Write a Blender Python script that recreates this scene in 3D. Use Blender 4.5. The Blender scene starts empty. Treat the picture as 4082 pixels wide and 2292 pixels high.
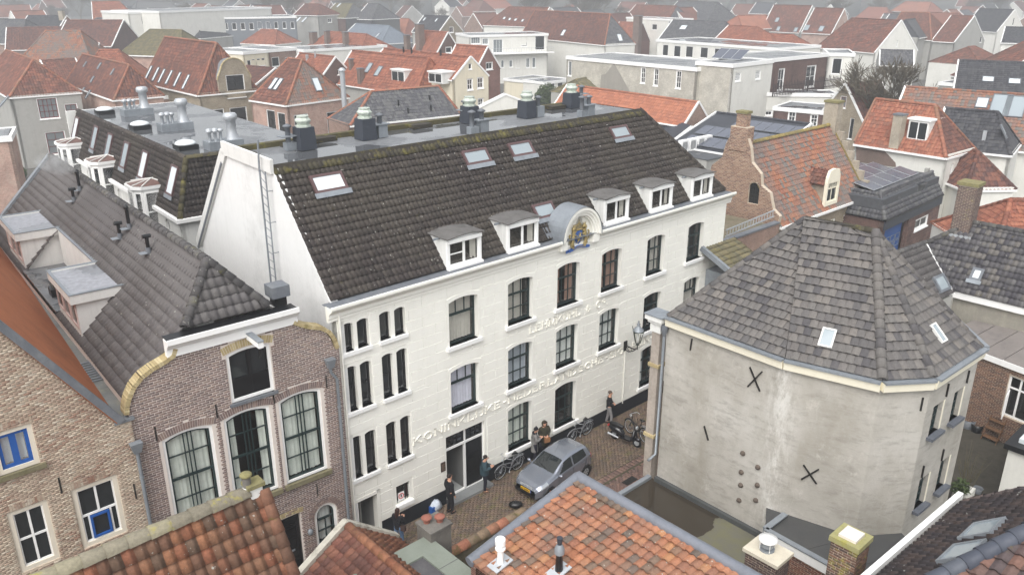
import bpy, bmesh, math, random
import numpy as np
from mathutils import Vector, Matrix
from mathutils.geometry import tessellate_polygon
random.seed(7); rng = np.random.default_rng(7)
sc = bpy.context.scene
col = sc.collection
# ---------------------------------------------------------------- camera
F_PX, CXP, CYP, CAM_H = 3250.0, 2041.0, 1146.0, 20.0
TH = math.atan(1216 / F_PX); CT, ST = math.cos(TH), math.sin(TH)
cam = bpy.data.objects.new('camera', bpy.data.cameras.new('camera'))
col.objects.link(cam); sc.camera = cam
cam.location = (0, 0, CAM_H); cam.rotation_euler = (math.pi/2 - TH, 0, 0)
cam.data.sensor_width = 36; cam.data.lens = 36 * F_PX / 4082
cam.data.clip_start = .1; cam.data.clip_end = 5000
# ---------------------------------------------------------------- light (overcast)
SUN_EL, SUN_AZ = math.radians(52), math.radians(200)      # azimuth from +Y clockwise, behind the camera
w = bpy.data.worlds.new('World'); sc.world = w; w.use_nodes = True
nt = w.node_tree; nt.nodes.clear()
wo = nt.nodes.new('ShaderNodeOutputWorld'); bg = nt.nodes.new('ShaderNodeBackground')
sky = nt.nodes.new('ShaderNodeTexSky'); sky.sky_type = 'NISHITA'; sky.sun_disc = False
sky.sun_elevation = SUN_EL; sky.sun_rotation = SUN_AZ
sky.dust_density = 4; sky.air_density = 1.2; sky.ozone_density = 1
hs = nt.nodes.new('ShaderNodeHueSaturation'); hs.inputs['Saturation'].default_value = .18
nt.links.new(sky.outputs[0], hs.inputs['Color']); nt.links.new(hs.outputs[0], bg.inputs[0])
nt.links.new(bg.outputs[0], wo.inputs[0]); bg.inputs[1].default_value = .15
sl = bpy.data.lights.new('sun', 'SUN'); sl.energy = .8; sl.angle = math.radians(60); sl.color = (1, .97, .93)
so = bpy.data.objects.new('sun', sl); col.objects.link(so)
so.rotation_euler = (math.pi/2 - SUN_EL, 0, math.pi - SUN_AZ)
sc.view_settings.view_transform = 'Standard'; sc.view_settings.look = 'None'
sc.view_settings.exposure = .84; sc.view_settings.gamma = 1; sc.view_settings.use_curve_mapping = False
sc.render.engine = 'CYCLES'
# ---------------------------------------------------------------- pixels to places
C0 = np.array([0, 0, CAM_H])
def ray(p):
    u = (p[0]-CXP)/F_PX; v = (CYP-p[1])/F_PX
    return np.array([u, v*ST+CT, v*CT-ST])
def onz(p, z=0.):
    d = ray(p); return C0 + (z-CAM_H)/d[2]*d
def proj(P):
    q = np.asarray(P, float)-C0; dep = q[..., 1]*CT-q[..., 2]*ST; up = q[..., 1]*ST+q[..., 2]*CT
    return CXP+F_PX*q[..., 0]/dep, CYP-F_PX*up/dep
def zat(P, y):            # height at plan point P that projects to image row y
    d = ray((CXP, y)); return CAM_H + P[1]*d[2]/d[1]
def crop(ix, iy):
    X0 = (0, 1000, 2000, 2982)[ix]; Y0 = (0, 560, 1120, 1672)[iy]
    return lambda x, y: (X0+x*.42886, Y0+y*.42886)
c00, c01, c02, c03 = [crop(0, j) for j in range(4)]
c10, c11, c12, c13 = [crop(1, j) for j in range(4)]
c20, c21, c22, c23 = [crop(2, j) for j in range(4)]
c30, c31, c32, c33 = [crop(3, j) for j in range(4)]
Z = np.array([0, 0, 1.])
class Fr:                 # a building's frame: a along the front, b inward, z up
    def __init__(s, o, ang=None, u=None):
        s.o = np.array([o[0], o[1], 0.])
        s.u = np.array([math.sin(ang), math.cos(ang), 0]) if u is None else np.array([u[0], u[1], 0])/math.hypot(u[0], u[1])
        s.w = np.array([-s.u[1], s.u[0], 0])
    def at(s, a, b, z=0.): return s.o+a*s.u+b*s.w+Z*z
    def __call__(s, a, b, z=0.): return s.at(a, b, z)
    def front(s, p, b=0.):
        d = ray(p); P = C0 + (s.o+b*s.w-C0).dot(s.w)/d.dot(s.w)*d
        return (P-s.o).dot(s.u), P[2]
    def side(s, p, a=0.):
        d = ray(p); P = C0 + (s.o+a*s.u-C0).dot(s.u)/d.dot(s.u)*d
        return (P-s.o).dot(s.w), P[2]
    def z(s, p, z=0.):
        P = onz(p, z)-s.o; return P.dot(s.u), P.dot(s.w)
    def sub(s, a, b, turn=0):    # frame moved to (a,b), turned by quarter turns (1: front looks along +u)
        q = Fr(s.at(a, b), u=s.u)
        for _ in range(turn): q.u, q.w = q.w, -q.u
        return q
    def shift(s, a, b): return Fr(s.at(a, b), u=s.u)
    @property
    def rz(s): return math.atan2(s.u[1], s.u[0])
# ---------------------------------------------------------------- objects
ORG = {}
def org(o): return ORG.get(o.name, np.zeros(3)) if o else np.zeros(3)
def tag(o, label, cat, group=None, kind=None):
    if label: o['label'] = label
    if cat: o['category'] = cat
    if group: o['group'] = group
    if kind: o['kind'] = kind
    return o
def thing(name, label, cat, loc=(0, 0, 0), group=None, rz=0):
    o = bpy.data.objects.new(name, None); col.objects.link(o); o.empty_display_size = .3
    o.location = loc; o.rotation_euler.z = rz; ORG[o.name] = np.array([float(x) for x in loc])
    return tag(o, label, cat, group)
def copy_tree(o, parent=None, loc=None, rz=None, label=None):
    c = o.copy(); col.objects.link(c); c.parent = parent
    if loc is not None: c.location = loc
    if rz is not None: c.rotation_euler.z = rz
    if label: c['label'] = label
    for ch in o.children: copy_tree(ch, c)
    return c
class MB:
    def __init__(s): s.v = []; s.f = []; s.uv = []; s.sm = []
    def poly(s, pts, uv=None, sm=False):
        n = len(s.v); s.v += [tuple(float(x) for x in p) for p in pts]; s.f.append(tuple(range(n, n+len(pts))))
        s.uv.append(uv); s.sm.append(sm); return s
    def mesh(s, vs, fs, sm=False):
        n = len(s.v); s.v += [tuple(float(x) for x in p) for p in vs]
        for f in fs: s.f.append(tuple(i+n for i in f)); s.uv.append(None); s.sm.append(sm)
        return s
    def hexa(s, p):       # 8 points: bottom ring 0-3, top ring 4-7
        return s.mesh(p, [(3, 2, 1, 0), (4, 5, 6, 7), (0, 1, 5, 4), (1, 2, 6, 5), (2, 3, 7, 6), (3, 0, 4, 7)])
    def box(s, fr, a0, a1, b0, b1, z0, z1):
        return s.hexa([fr(a0, b0, z0), fr(a1, b0, z0), fr(a1, b1, z0), fr(a0, b1, z0),
                       fr(a0, b0, z1), fr(a1, b0, z1), fr(a1, b1, z1), fr(a0, b1, z1)])
    def cube(s, x0, x1, y0, y1, z0, z1):
        return s.hexa([(x0, y0, z0), (x1, y0, z0), (x1, y1, z0), (x0, y1, z0), (x0, y0, z1), (x1, y0, z1), (x1, y1, z1), (x0, y1, z1)])
    def prism(s, pts, vec, cap=True):   # planar loop extruded along vec
        n = len(pts); vec = np.asarray(vec, float); q = [np.asarray(p, float) for p in pts]
        v = q + [p+vec for p in q]
        fs = [(i, (i+1) % n, n+(i+1) % n, n+i) for i in range(n)]
        s.mesh(v, fs)
        if cap:
            tr = tessellate_polygon([[Vector(p) for p in q]])
            s.mesh(q, [t[::-1] for t in tr]); s.mesh([p+vec for p in q], tr)
        return s
    def bar(s, p, q, w, h, up=(0, 0, 1)):   # rectangular bar from p to q
        p = np.asarray(p, float); q = np.asarray(q, float); d = q-p; d /= (np.linalg.norm(d) or 1)
        up = np.asarray(up, float); x = np.cross(d, up)
        if np.linalg.norm(x) < 1e-4: x = np.cross(d, (1, 0, 0))
        x /= np.linalg.norm(x); y = np.cross(x, d); x = x*w/2; y = y*h/2
        return s.hexa([p-x-y, p+x-y, p+x+y, p-x+y, q-x-y, q+x-y, q+x+y, q-x+y])
    def tube(s, path, r, n=8, cap=True, sm=True):
        path = [np.asarray(p, float) for p in path]; m = len(path)
        rs = r if hasattr(r, '__len__') else [r]*m
        vs = []; pu = None
        for i, p in enumerate(path):
            d = path[min(i+1, m-1)]-path[max(i-1, 0)]; d = d/(np.linalg.norm(d) or 1)
            if pu is None: pu = np.cross(d, (0.1, .2, 1)) if abs(d[2]) < .9 else np.cross(d, (1, 0, 0))
            x = pu-d*pu.dot(d); x /= (np.linalg.norm(x) or 1); pu = x; y = np.cross(d, x)
            for k in range(n):
                t = 2*math.pi*k/n; vs.append(p+rs[i]*(x*math.cos(t)+y*math.sin(t)))
        fs = [(i*n+k, i*n+(k+1) % n, (i+1)*n+(k+1) % n, (i+1)*n+k) for i in range(m-1) for k in range(n)]
        s.mesh(vs, fs, sm)
        if cap: s.mesh(vs[:n], [tuple(range(n))[::-1]]); s.mesh(vs[-n:], [tuple(range(n))])
        return s
    def cyl(s, c, r0, r1, z0, z1, n=12, sm=True):
        c = np.asarray(c, float); return s.tube([c+Z*z0, c+Z*z1], [r0, r1], n, True, sm)
    def lathe(s, c, prof, n=12, sm=True):     # prof [(r,z)...]
        c = np.asarray(c, float); vs = []; m = len(prof)
        for r, z in prof:
            for k in range(n):
                t = 2*math.pi*k/n; vs.append(c+np.array([r*math.cos(t), r*math.sin(t), z]))
        s.mesh(vs, [(i*n+k, i*n+(k+1) % n, (i+1)*n+(k+1) % n, (i+1)*n+k) for i in range(m-1) for k in range(n)], sm)
        s.mesh(vs[-n:], [tuple(range(n))]); s.mesh(vs[:n], [tuple(range(n))[::-1]]); return s
    def ball(s, c, rx, ry, rz, n=10, m=6):
        prof = [(max(1e-3, math.sin(math.pi*i/m)), -math.cos(math.pi*i/m)) for i in range(m+1)]
        k0 = len(s.v); s.lathe((0, 0, 0), prof, n)
        for i in range(k0, len(s.v)): x, y, z = s.v[i]; s.v[i] = (c[0]+x*rx, c[1]+y*ry, c[2]+z*rz)
        return s
    def data(s, name, o=(0, 0, 0), m=None):
        me = bpy.data.meshes.new(name)
        V = np.array(s.v, float)-np.asarray(o, float) if s.v else np.zeros((0, 3))
        me.from_pydata(V.tolist(), [], s.f)
        if any(u for u in s.uv):
            L = me.uv_layers.new(name='UVMap').data
            for pl, uv in zip(me.polygons, s.uv):
                if uv:
                    for li, t in zip(pl.loop_indices, uv): L[li].uv = t
        me.polygons.foreach_set('use_smooth', s.sm)
        if m: me.materials.append(m)
        me.update(); return me
    def build(s, name, m, parent=None, kind=None, label=None, cat=None, group=None, loc=None):
        o0 = org(parent) if parent is not None else (np.zeros(3) if loc is None else np.asarray(loc, float))
        o = bpy.data.objects.new(name, s.data(name, o0, m)); col.objects.link(o)
        if parent is not None: o.parent = parent
        elif loc is not None: o.location = loc
        ORG[o.name] = o0
        return tag(o, label, cat, group, kind)
def struct(mb, name, m): return mb.build(name, m, kind='structure')
# ---------------------------------------------------------------- materials
MATS = {}
class NT:
    def __init__(s, name):
        s.m = bpy.data.materials.new(name); s.m.use_nodes = True; s.t = s.m.node_tree; s.t.nodes.clear()
        s.out = s.n('OutputMaterial'); s.b = s.n('BsdfPrincipled'); s.l(s.b.outputs[0], s.out.inputs[0])
    def n(s, t, **k):
        x = s.t.nodes.new('ShaderNode'+t)
        for a, v in k.items(): setattr(x, a, v)
        return x
    def l(s, a, b): s.t.links.new(a, b)
    def math(s, op, a, b=0., clamp=False):
        x = s.n('Math', operation=op, use_clamp=clamp)
        for i, q in enumerate((a, b)):
            if isinstance(q, (int, float)): x.inputs[i].default_value = q
            else: s.l(q, x.inputs[i])
        return x.outputs[0]
    def mix(s, fac, a, b, blend='MIX'):
        x = s.n('MixRGB', blend_type=blend)
        for i, q in enumerate((fac, a, b)):
            if isinstance(q, (int, float)): x.inputs[i].default_value = q
            elif isinstance(q, tuple): x.inputs[i].default_value = (*q[:3], 1)
            else: s.l(q, x.inputs[i])
        return x.outputs[0]
    def ramp(s, v, stops, interp='LINEAR'):
        r = s.n('ValToRGB'); r.color_ramp.interpolation = interp; e = r.color_ramp.elements
        while len(e) < len(stops): e.new(.5)
        for x, (p, c) in zip(e, stops):
            x.position = p; x.color = (*c, 1) if isinstance(c, tuple) else (c, c, c, 1)
        s.l(v, r.inputs[0]); return r.outputs[0]
    def noise(s, scale, detail=4, rough=.6, vec=None):
        x = s.n('TexNoise'); x.inputs['Scale'].default_value = scale; x.inputs['Detail'].default_value = detail; x.inputs['Roughness'].default_value = rough
        s.l(vec if vec is not None else s.pos(), x.inputs['Vector']); return x.outputs[0]
    def pos(s):
        if not hasattr(s, '_p'): s._p = s.n('NewGeometry').outputs['Position']
        return s._p
    def scaled(s, sx, sy, sz, vec=None):
        x = s.n('Mapping'); x.inputs['Scale'].default_value = (sx, sy, sz); s.l(vec if vec is not None else s.pos(), x.inputs[0]); return x.outputs[0]
    def bump(s, h, strength=.3, dist=.02):
        x = s.n('Bump'); x.inputs['Strength'].default_value = strength; x.inputs['Distance'].default_value = dist
        s.l(h, x.inputs['Height']); s.l(x.outputs[0], s.b.inputs['Normal'])
    def rnd(s):
        g = s.n('NewGeometry'); o = s.n('ObjectInfo')
        return s.math('FRACT', s.math('ADD', g.outputs['Random Per Island'], o.outputs['Random']))
def L(c): return tuple(((x/255)/12.92 if x/255 <= .04045 else ((x/255+.055)/1.055)**2.4) for x in c)   # sRGB bytes to linear
def dk(c, k): return tuple(x*k for x in c)
def plain(name, c, var=.12, scale=2., rough=.75, streak=.15, metal=0, bump=.15, spec=.3, dirt=None, dirt_amt=.5):
    if name in MATS: return MATS[name]
    N = NT(name)
    n1 = N.noise(scale, 5, .65); n2 = N.noise(scale*9, 3, .6)
    f = N.math('ADD', N.math('MULTIPLY', n1, .65), N.math('MULTIPLY', n2, .35))
    cc = N.ramp(f, [(.3, dk(c, 1-var)), (.5, c), (.7, tuple(min(1, x*(1+var*.7)) for x in c))])
    if streak:
        s1 = N.noise(1, 5, .7, N.scaled(3.2, 3.2, .22))
        cc = N.mix(N.ramp(s1, [(.5, 0.), (.78, streak)]), cc, dirt or dk(c, .35))
    if dirt:
        d1 = N.noise(scale*.6, 8, .75); cc = N.mix(N.ramp(d1, [(.5, 0.), (.68, dirt_amt)]), cc, dirt)
    N.l(cc, N.b.inputs['Base Color']); N.b.inputs['Roughness'].default_value = rough; N.b.inputs['Metallic'].default_value = metal
    N.b.inputs['Specular IOR Level'].default_value = spec
    if bump: N.bump(n2, bump, .01)
    MATS[name] = N.m; return N.m
def pieces(name, cols, moss=0., mosscol=(.16, .15, .03), rough=.8, var=.25, nscale=14., spec=.25, lich=0., wet=0., big=.0, bigcol=None, bigscale=.35, streaky=0.):
    """colour per piece (tile, brick, cobble) picked from cols, plus grain, stains and moss"""
    if name in MATS: return MATS[name]
    N = NT(name); r = N.rnd(); k = len(cols)
    cc = N.ramp(r, [(i/k, c) for i, c in enumerate(cols)], 'CONSTANT')
    n1 = N.noise(nscale, 5, .7)
    cc = N.mix(1., cc, N.ramp(n1, [(.25, 1-var), (.75, 1+var*.5)]), 'MULTIPLY')
    if big:
        n3 = N.noise(bigscale, 4, .6); cc = N.mix(N.ramp(n3, [(.42, 0.), (.62, big)]), cc, bigcol or dk(cols[0], .4))
    if streaky:
        n5 = N.noise(1.2, 4, .7, N.scaled(4, 4, .5)); cc = N.mix(N.ramp(n5, [(.5, 0.), (.7, streaky)]), cc, dk(cols[0], .35))
    if moss:
        n2 = N.noise(2.2, 7, .75); cc = N.mix(N.ramp(n2, [(.62-moss*.2, 0.), (.74-moss*.2, .85)]), cc, mosscol)
    if lich:
        n4 = N.noise(11, 2, .5); cc = N.mix(N.ramp(n4, [(.72-lich*.06, 0.), (.75-lich*.06, .8)]), cc, (.42, .42, .38))
    N.l(cc, N.b.inputs['Base Color']); N.b.inputs['Roughness'].default_value = rough; N.b.inputs['Specular IOR Level'].default_value = spec
    N.bump(n1, .35, .008); MATS[name] = N.m; return N.m
def bricktex(name, c1, c2, mortar, bw=.22, bh=.065, var=.3, stain=None, stain_amt=.4):
    """brickwork too far away to tell apart; uv in metres"""
    if name in MATS: return MATS[name]
    N = NT(name); uv = N.n('UVMap'); uv.uv_map = 'UVMap'
    b = N.n('TexBrick'); N.l(uv.outputs[0], b.inputs['Vector'])
    b.inputs['Color1'].default_value = (*c1, 1); b.inputs['Color2'].default_value = (*c2, 1); b.inputs['Mortar'].default_value = (*mortar, 1)
    b.inputs['Scale'].default_value = 1; b.inputs['Brick Width'].default_value = bw; b.inputs['Row Height'].default_value = bh
    b.inputs['Mortar Size'].default_value = .008; b.inputs['Bias'].default_value = -.1
    n1 = N.noise(.8, 6, .7); n2 = N.noise(9, 4, .6)
    cc = N.mix(1., b.outputs[0], N.ramp(n1, [(.3, 1-var), (.7, 1+var*.4)]), 'MULTIPLY')
    cc = N.mix(1., cc, N.ramp(n2, [(.3, .85), (.7, 1.1)]), 'MULTIPLY')
    if stain: cc = N.mix(N.ramp(N.noise(.5, 7, .75), [(.48, 0.), (.64, stain_amt)]), cc, stain)
    N.l(cc, N.b.inputs['Base Color']); N.b.inputs['Roughness'].default_value = .85; N.b.inputs['Specular IOR Level'].default_value = .2
    N.bump(b.outputs[1], -.4, .01); MATS[name] = N.m; return N.m
def wetflat(name, c, pud=.5, light=None):
    """bitumen roof felt with standing rain water"""
    if name in MATS: return MATS[name]
    N = NT(name); n1 = N.noise(.35, 4, .55); n2 = N.noise(5, 4, .6); n3 = N.noise(40, 3, .6)
    m = N.ramp(n1, [(.60-pud*.2, 0.), (.66-pud*.2, 1.)])
    cc = N.mix(1., c, N.ramp(n2, [(.3, .75), (.7, 1.25)]), 'MULTIPLY')
    if light: cc = N.mix(N.ramp(N.noise(.5, 6, .7), [(.5, 0.), (.65, .6)]), cc, light)
    cc = N.mix(m, cc, dk(c, .55))
    N.l(cc, N.b.inputs['Base Color']); N.l(N.ramp(m, [(0., .6), (1., .04)]), N.b.inputs['Roughness']); N.b.inputs['Specular IOR Level'].default_value = .6
    bp = N.n('Bump'); N.l(N.math('MULTIPLY', n3, N.math('SUBTRACT', 1., m)), bp.inputs['Height']); bp.inputs['Strength'].default_value = .3; bp.inputs['Distance'].default_value = .01
    N.l(bp.outputs[0], N.b.inputs['Normal']); MATS[name] = N.m; return N.m
def glass(name, tint=(.02, .025, .03), see=.0, rough=.06):
    if name in MATS: return MATS[name]
    N = NT(name); N.b.inputs['Base Color'].default_value = (*tint, 1); N.b.inputs['Roughness'].default_value = rough; N.b.inputs['Specular IOR Level'].default_value = .8
    bp = N.noise(1.1, 2, .5); N.bump(bp, .06, .05)
    if see:
        tr = N.n('BsdfTransparent'); mx = N.n('MixShader'); fr = N.n('LayerWeight'); fr.inputs[0].default_value = .5
        tr.inputs[0].default_value = (.95, .96, .95, 1)
        gl = N.n('BsdfGlossy'); gl.inputs['Roughness'].default_value = .03
        N.l(N.math('ADD', N.math('MULTIPLY', N.math('POWER', fr.outputs['Facing'], 4.), .9), .07, True), mx.inputs[0]); N.l(tr.outputs[0], mx.inputs[1]); N.l(gl.outputs[0], mx.inputs[2]); N.l(mx.outputs[0], N.out.inputs[0])
    MATS[name] = N.m; return N.m
# ---------------------------------------------------------------- roof tiles
def _interval(poly, s):
    """u-range of convex polygon poly[(u,s)] at heights s"""
    lo = np.full(s.shape, 1e9); hi = np.full(s.shape, -1e9); n = len(poly)
    for i in range(n):
        (u0, s0), (u1, s1) = poly[i], poly[(i+1) % n]
        if abs(s1-s0) < 1e-9: continue
        t = (s-s0)/(s1-s0); k = (t >= -1e-6) & (t <= 1+1e-6); u = u0+t*(u1-u0)
        lo = np.where(k, np.minimum(lo, u), lo); hi = np.where(k, np.maximum(hi, u), hi)
    return lo, hi
PROF = {'pan': [0, .3, .62, 1., .78, .3, .02], 'flat': [0, .6, .8, .6, .2], 'roman': [.0, .9, 1., .35, .1], 'slab': [.5, .5, .3]}
def tiles(parent, P, m, tw=.25, th=.34, style='pan', amp=.05, lift=.045, single=0, jit=.006, holes=(), ridge=None, name='roof_tile', vis=True, start=0.):
    """lay tiles over the planar convex roof polygon P (3D, first edge = the eave, counter-clockwise from outside)"""
    P = [np.asarray(p, float) for p in P]; o = P[0]; u = P[1]-P[0]; u = u/np.linalg.norm(u)
    n = np.cross(P[1]-P[0], P[2]-P[0]); 
    n = n/np.linalg.norm(n)
    if n[2] < 0: n = -n
    s = np.cross(n, u); 
    if s[2] < 0: s = -s
    poly = [((p-o).dot(u), (p-o).dot(s)) for p in P]
    umin = min(q[0] for q in poly); umax = max(q[0] for q in poly); smax = max(q[1] for q in poly)
    prof = np.array(PROF[style])*amp; k = len(prof)
    nu = int((umax-umin)/tw)+2; ns = int(math.ceil((smax-.08)/th))
    I, J = np.meshgrid(np.arange(nu), np.arange(ns), indexing='ij'); I = I.ravel(); J = J.ravel()
    uc = umin+I*tw+(J % 2)*(tw/2 if style in ('flat', 'slab') else 0)-(tw/2 if style in ('flat', 'slab') else 0); s0 = start+J*th
    lo, hi = _interval(poly, np.clip(s0+th*.5, 1e-4, smax-1e-4))
    lo0, hi0 = _interval(poly, np.clip(s0, 1e-4, smax-1e-4)); lo1, hi1 = _interval(poly, np.clip(s0+th, 1e-4, smax-1e-4))
    keep = (uc+tw > np.minimum(lo0, lo1)+.02) & (uc < np.maximum(hi0, hi1)-.02)
    for (h0, h1, t0, t1) in holes:
        keep &= ~((uc+tw/2 > h0) & (uc+tw/2 < h1) & (s0+th/2 > t0) & (s0+th/2 < t1))
    uc = uc[keep]; s0 = s0[keep]; lo0 = lo0[keep]; hi0 = hi0[keep]; lo1 = lo1[keep]; hi1 = hi1[keep]; N = len(uc)
    whole = (uc >= np.maximum(lo0, lo1)) & (uc+tw <= np.minimum(hi0, hi1)) & (s0+th <= smax)
    pick = np.zeros(N, bool)
    if single:
        ctr = o+np.outer(uc+tw/2, u)+np.outer(s0+th/2, s); x, y = proj(ctr)
        d = np.linalg.norm(ctr-C0, axis=1)
        d = np.where((x > -40) & (x < 4122) & (y > -40) & (y < 2332) & whole, d, 1e9)
        idx = np.argsort(d)[:single]; idx = idx[d[idx] < 1e8]; pick[idx] = True
    x = np.linspace(0, tw, k)
    top = min(1.12, 1.0)
    def shape():
        vs = [(xx, 0., p+lift) for xx, p in zip(x, prof)]+[(xx, th*1.04, p+.004) for xx, p in zip(x, prof)]+[(xx, .004, p+lift-.035) for xx, p in zip(x, prof)]
        fs = [(i, i+1, k+i+1, k+i) for i in range(k-1)]+[(2*k+i, 2*k+i+1, i+1, i) for i in range(k-1)]
        return np.array(vs), fs
    vs, fs = shape()
    B = Matrix(((u[0], s[0], n[0], 0), (u[1], s[1], n[1], 0), (u[2], s[2], n[2], 0), (0, 0, 0, 1)))
    po = org(parent)
    if pick.any():
        me = bpy.data.meshes.new(name); me.from_pydata(vs.tolist(), [], fs); me.materials.append(m)
        me.polygons.foreach_set('use_smooth', [style in ('pan', 'roman') and i < k-1 for i in range(len(fs))])
        for i in np.nonzero(pick)[0]:
            ob = bpy.data.objects.new(name, me); col.objects.link(ob); ob.parent = parent
            p = o+u*uc[i]+s*s0[i]+n*rng.uniform(0, jit)-po
            ob.matrix_local = Matrix.Translation(Vector(p)) @ B @ Matrix.Rotation(rng.normal()*jit*1.6, 4, 'Z') @ Matrix.Rotation(rng.normal()*jit*.8, 4, 'Y')
    rest = np.nonzero(~pick)[0]
    if len(rest):
        R = len(rest); K = len(vs)
        lu = uc[rest][:, None]+vs[None, :, 0]; ls = s0[rest][:, None]+vs[None, :, 1]; ln = np.repeat(vs[None, :, 2], R, 0)
        ln = ln+rng.uniform(0, jit, (R, 1)); lu = lu+rng.normal(size=(R, 1))*jit*.4; ls = ls+rng.normal(size=(R, 1))*jit*.8
        ls = np.minimum(ls, smax); a, b = _interval(poly, np.clip(ls, 1e-4, smax-1e-4)); lu = np.minimum(np.maximum(lu, a), b)
        V = (o-po)+lu[..., None]*u+ls[..., None]*s+ln[..., None]*n
        Fa = np.array(fs)[None]+(np.arange(R)*K)[:, None, None]
        me = bpy.data.meshes.new(name); nf = R*len(fs)
        me.vertices.add(R*K); me.vertices.foreach_set('co', V.reshape(-1)); me.loops.add(nf*4); me.loops.foreach_set('vertex_index', Fa.reshape(-1).astype(np.int32))
        me.polygons.add(nf); me.polygons.foreach_set('loop_start', np.arange(0, nf*4, 4, dtype=np.int32)); me.polygons.foreach_set('loop_total', np.full(nf, 4, np.int32))
        me.polygons.foreach_set('use_smooth', np.tile([style in ('pan', 'roman') and i < k-1 for i in range(len(fs))], R))
        me.materials.append(m); me.update(); me.validate()
        ob = bpy.data.objects.new(name+'s', me); col.objects.link(ob); ob.parent = parent; ob['kind'] = 'stuff'
def caps(parent, p, q, m, r=.13, seg=.36, name='ridge_tile', single=True, over=.03, n=6):
    """half-round ridge or hip tiles from p to q (each one overlaps the next)"""
    p = np.asarray(p, float); q = np.asarray(q, float); d = q-p; Ln = np.linalg.norm(d); d /= Ln
    k = max(1, int(round(Ln/seg))); sg = Ln/k
    x = np.cross(d, Z); x /= np.linalg.norm(x); y = np.cross(x, d)
    vs = []
    for j, (t, rr, off) in enumerate(((0, r*1.12, .0), (sg*1.06, r*.95, .0), (0, r*.9, -.02))):
        for i in range(n+1):
            an = math.pi*(i/n)*1.1-.05*math.pi; vs.append((math.cos(an)*rr, t, math.sin(an)*rr*.9+off))
    fs = [(i, i+1, n+2+i, n+1+i) for i in range(n)]+[(2*n+2+i, 2*n+3+i, i+1, i) for i in range(n)]
    po = org(parent); B = Matrix(((x[0], d[0], y[0], 0), (x[1], d[1], y[1], 0), (x[2], d[2], y[2], 0), (0, 0, 0, 1)))
    sm = [i < n for i in range(2*n)]
    if single:
        me = bpy.data.meshes.new(name); me.from_pydata(vs, [], fs); me.materials.append(m); me.polygons.foreach_set('use_smooth', sm)
        for j in range(k):
            ob = bpy.data.objects.new(name, me); col.objects.link(ob); ob.parent = parent
            ob.matrix_local = Matrix.Translation(Vector(p+d*sg*j-po)) @ B @ Matrix.Rotation(random.gauss(0, .015), 4, 'Z')
    else:
        mb = MB()
        for j in range(k):
            for f in fs: pass
            mb.mesh([p+d*(sg*j+v[1])+x*v[0]+y*v[2] for v in vs], fs, True)
        mb.build(name+'s', m, parent, kind='stuff')
# ---------------------------------------------------------------- walls and openings
def arch_pts(a0, z0, a1, z1, rise=0., n=8):
    if rise <= 0: return [(a0, z0), (a1, z0), (a1, z1), (a0, z1)]
    w_ = (a1-a0)/2; c = (a0+a1)/2
    if rise >= w_*.98: top = [(c+w_*math.cos(math.pi*i/n), z1-w_+w_*math.sin(math.pi*i/n)) for i in range(n+1)]
    else:
        R = (w_*w_+rise*rise)/(2*rise); t0 = math.asin(w_/R)
        top = [(c+R*math.sin(t0-2*t0*i/n), z1-R+R*math.cos(t0-2*t0*i/n)) for i in range(n+1)]
    return [(a0, z0), (a1, z0)]+top
def wall(parent, name, fr, outline, holes, m, b=0., depth=.3, reveal=None, rmat=None):
    mb = MB(); loops = [outline]+list(holes)
    pts = [q for lp in loops for q in lp]
    tr = tessellate_polygon([[Vector((q[0], q[1], 0)) for q in lp] for lp in loops])
    for t in tr:
        q = [pts[i] for i in t]
        if (q[1][0]-q[0][0])*(q[2][1]-q[0][1])-(q[1][1]-q[0][1])*(q[2][0]-q[0][0]) < 0: q = q[::-1]
        mb.poly([fr(a, b, z) for a, z in q], [(a+fr.o[0], z) for a, z in q])
    rv = mb if rmat is None else MB()
    for h in holes:
        n = len(h)
        for i in range(n):
            (a0, z0), (a1, z1) = h[i], h[(i+1) % n]
            rv.poly([fr(a1, b, z1), fr(a0, b, z0), fr(a0, b+(reveal or depth), z0), fr(a1, b+(reveal or depth), z1)], [(a1, z1), (a0, z0), (a0+.2, z0), (a1+.2, z1)])
    n = len(outline)
    for i in range(n):
        (a0, z0), (a1, z1) = outline[i], outline[(i+1) % n]
        mb.poly([fr(a0, b, z0), fr(a1, b, z1), fr(a1, b+depth, z1), fr(a0, b+depth, z0)][::-1], [(a0, z0), (a1, z1), (a1, z1), (a0, z0)])
    o = mb.build(name, m, parent)
    if rmat is not None and holes: rv.build('reveal', rmat, parent if o.parent is None else o)
    return o
def ring(mb, fr, outer, inner, b0, b1):
    """frame between two loops of equal length"""
    n = len(outer)
    for i in range(n):
        j = (i+1) % n; A, B_, C, D = outer[i], outer[j], inner[j], inner[i]
        mb.hexa([fr(A[0], b1, A[1]), fr(B_[0], b1, B_[1]), fr(C[0], b1, C[1]), fr(D[0], b1, D[1]), fr(A[0], b0, A[1]), fr(B_[0], b0, B_[1]), fr(C[0], b0, C[1]), fr(D[0], b0, D[1])])
def inset(lp, d):
    a0 = min(q[0] for q in lp); a1 = max(q[0] for q in lp); z0 = min(q[1] for q in lp); z1 = max(q[1] for q in lp)
    ca, cz = (a0+a1)/2, (z0+z1)/2; ka = 1-2*d/(a1-a0); kz = 1-2*d/(z1-z0)
    return [(ca+(a-ca)*ka, cz+(z-cz)*kz) for a, z in lp]
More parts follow.
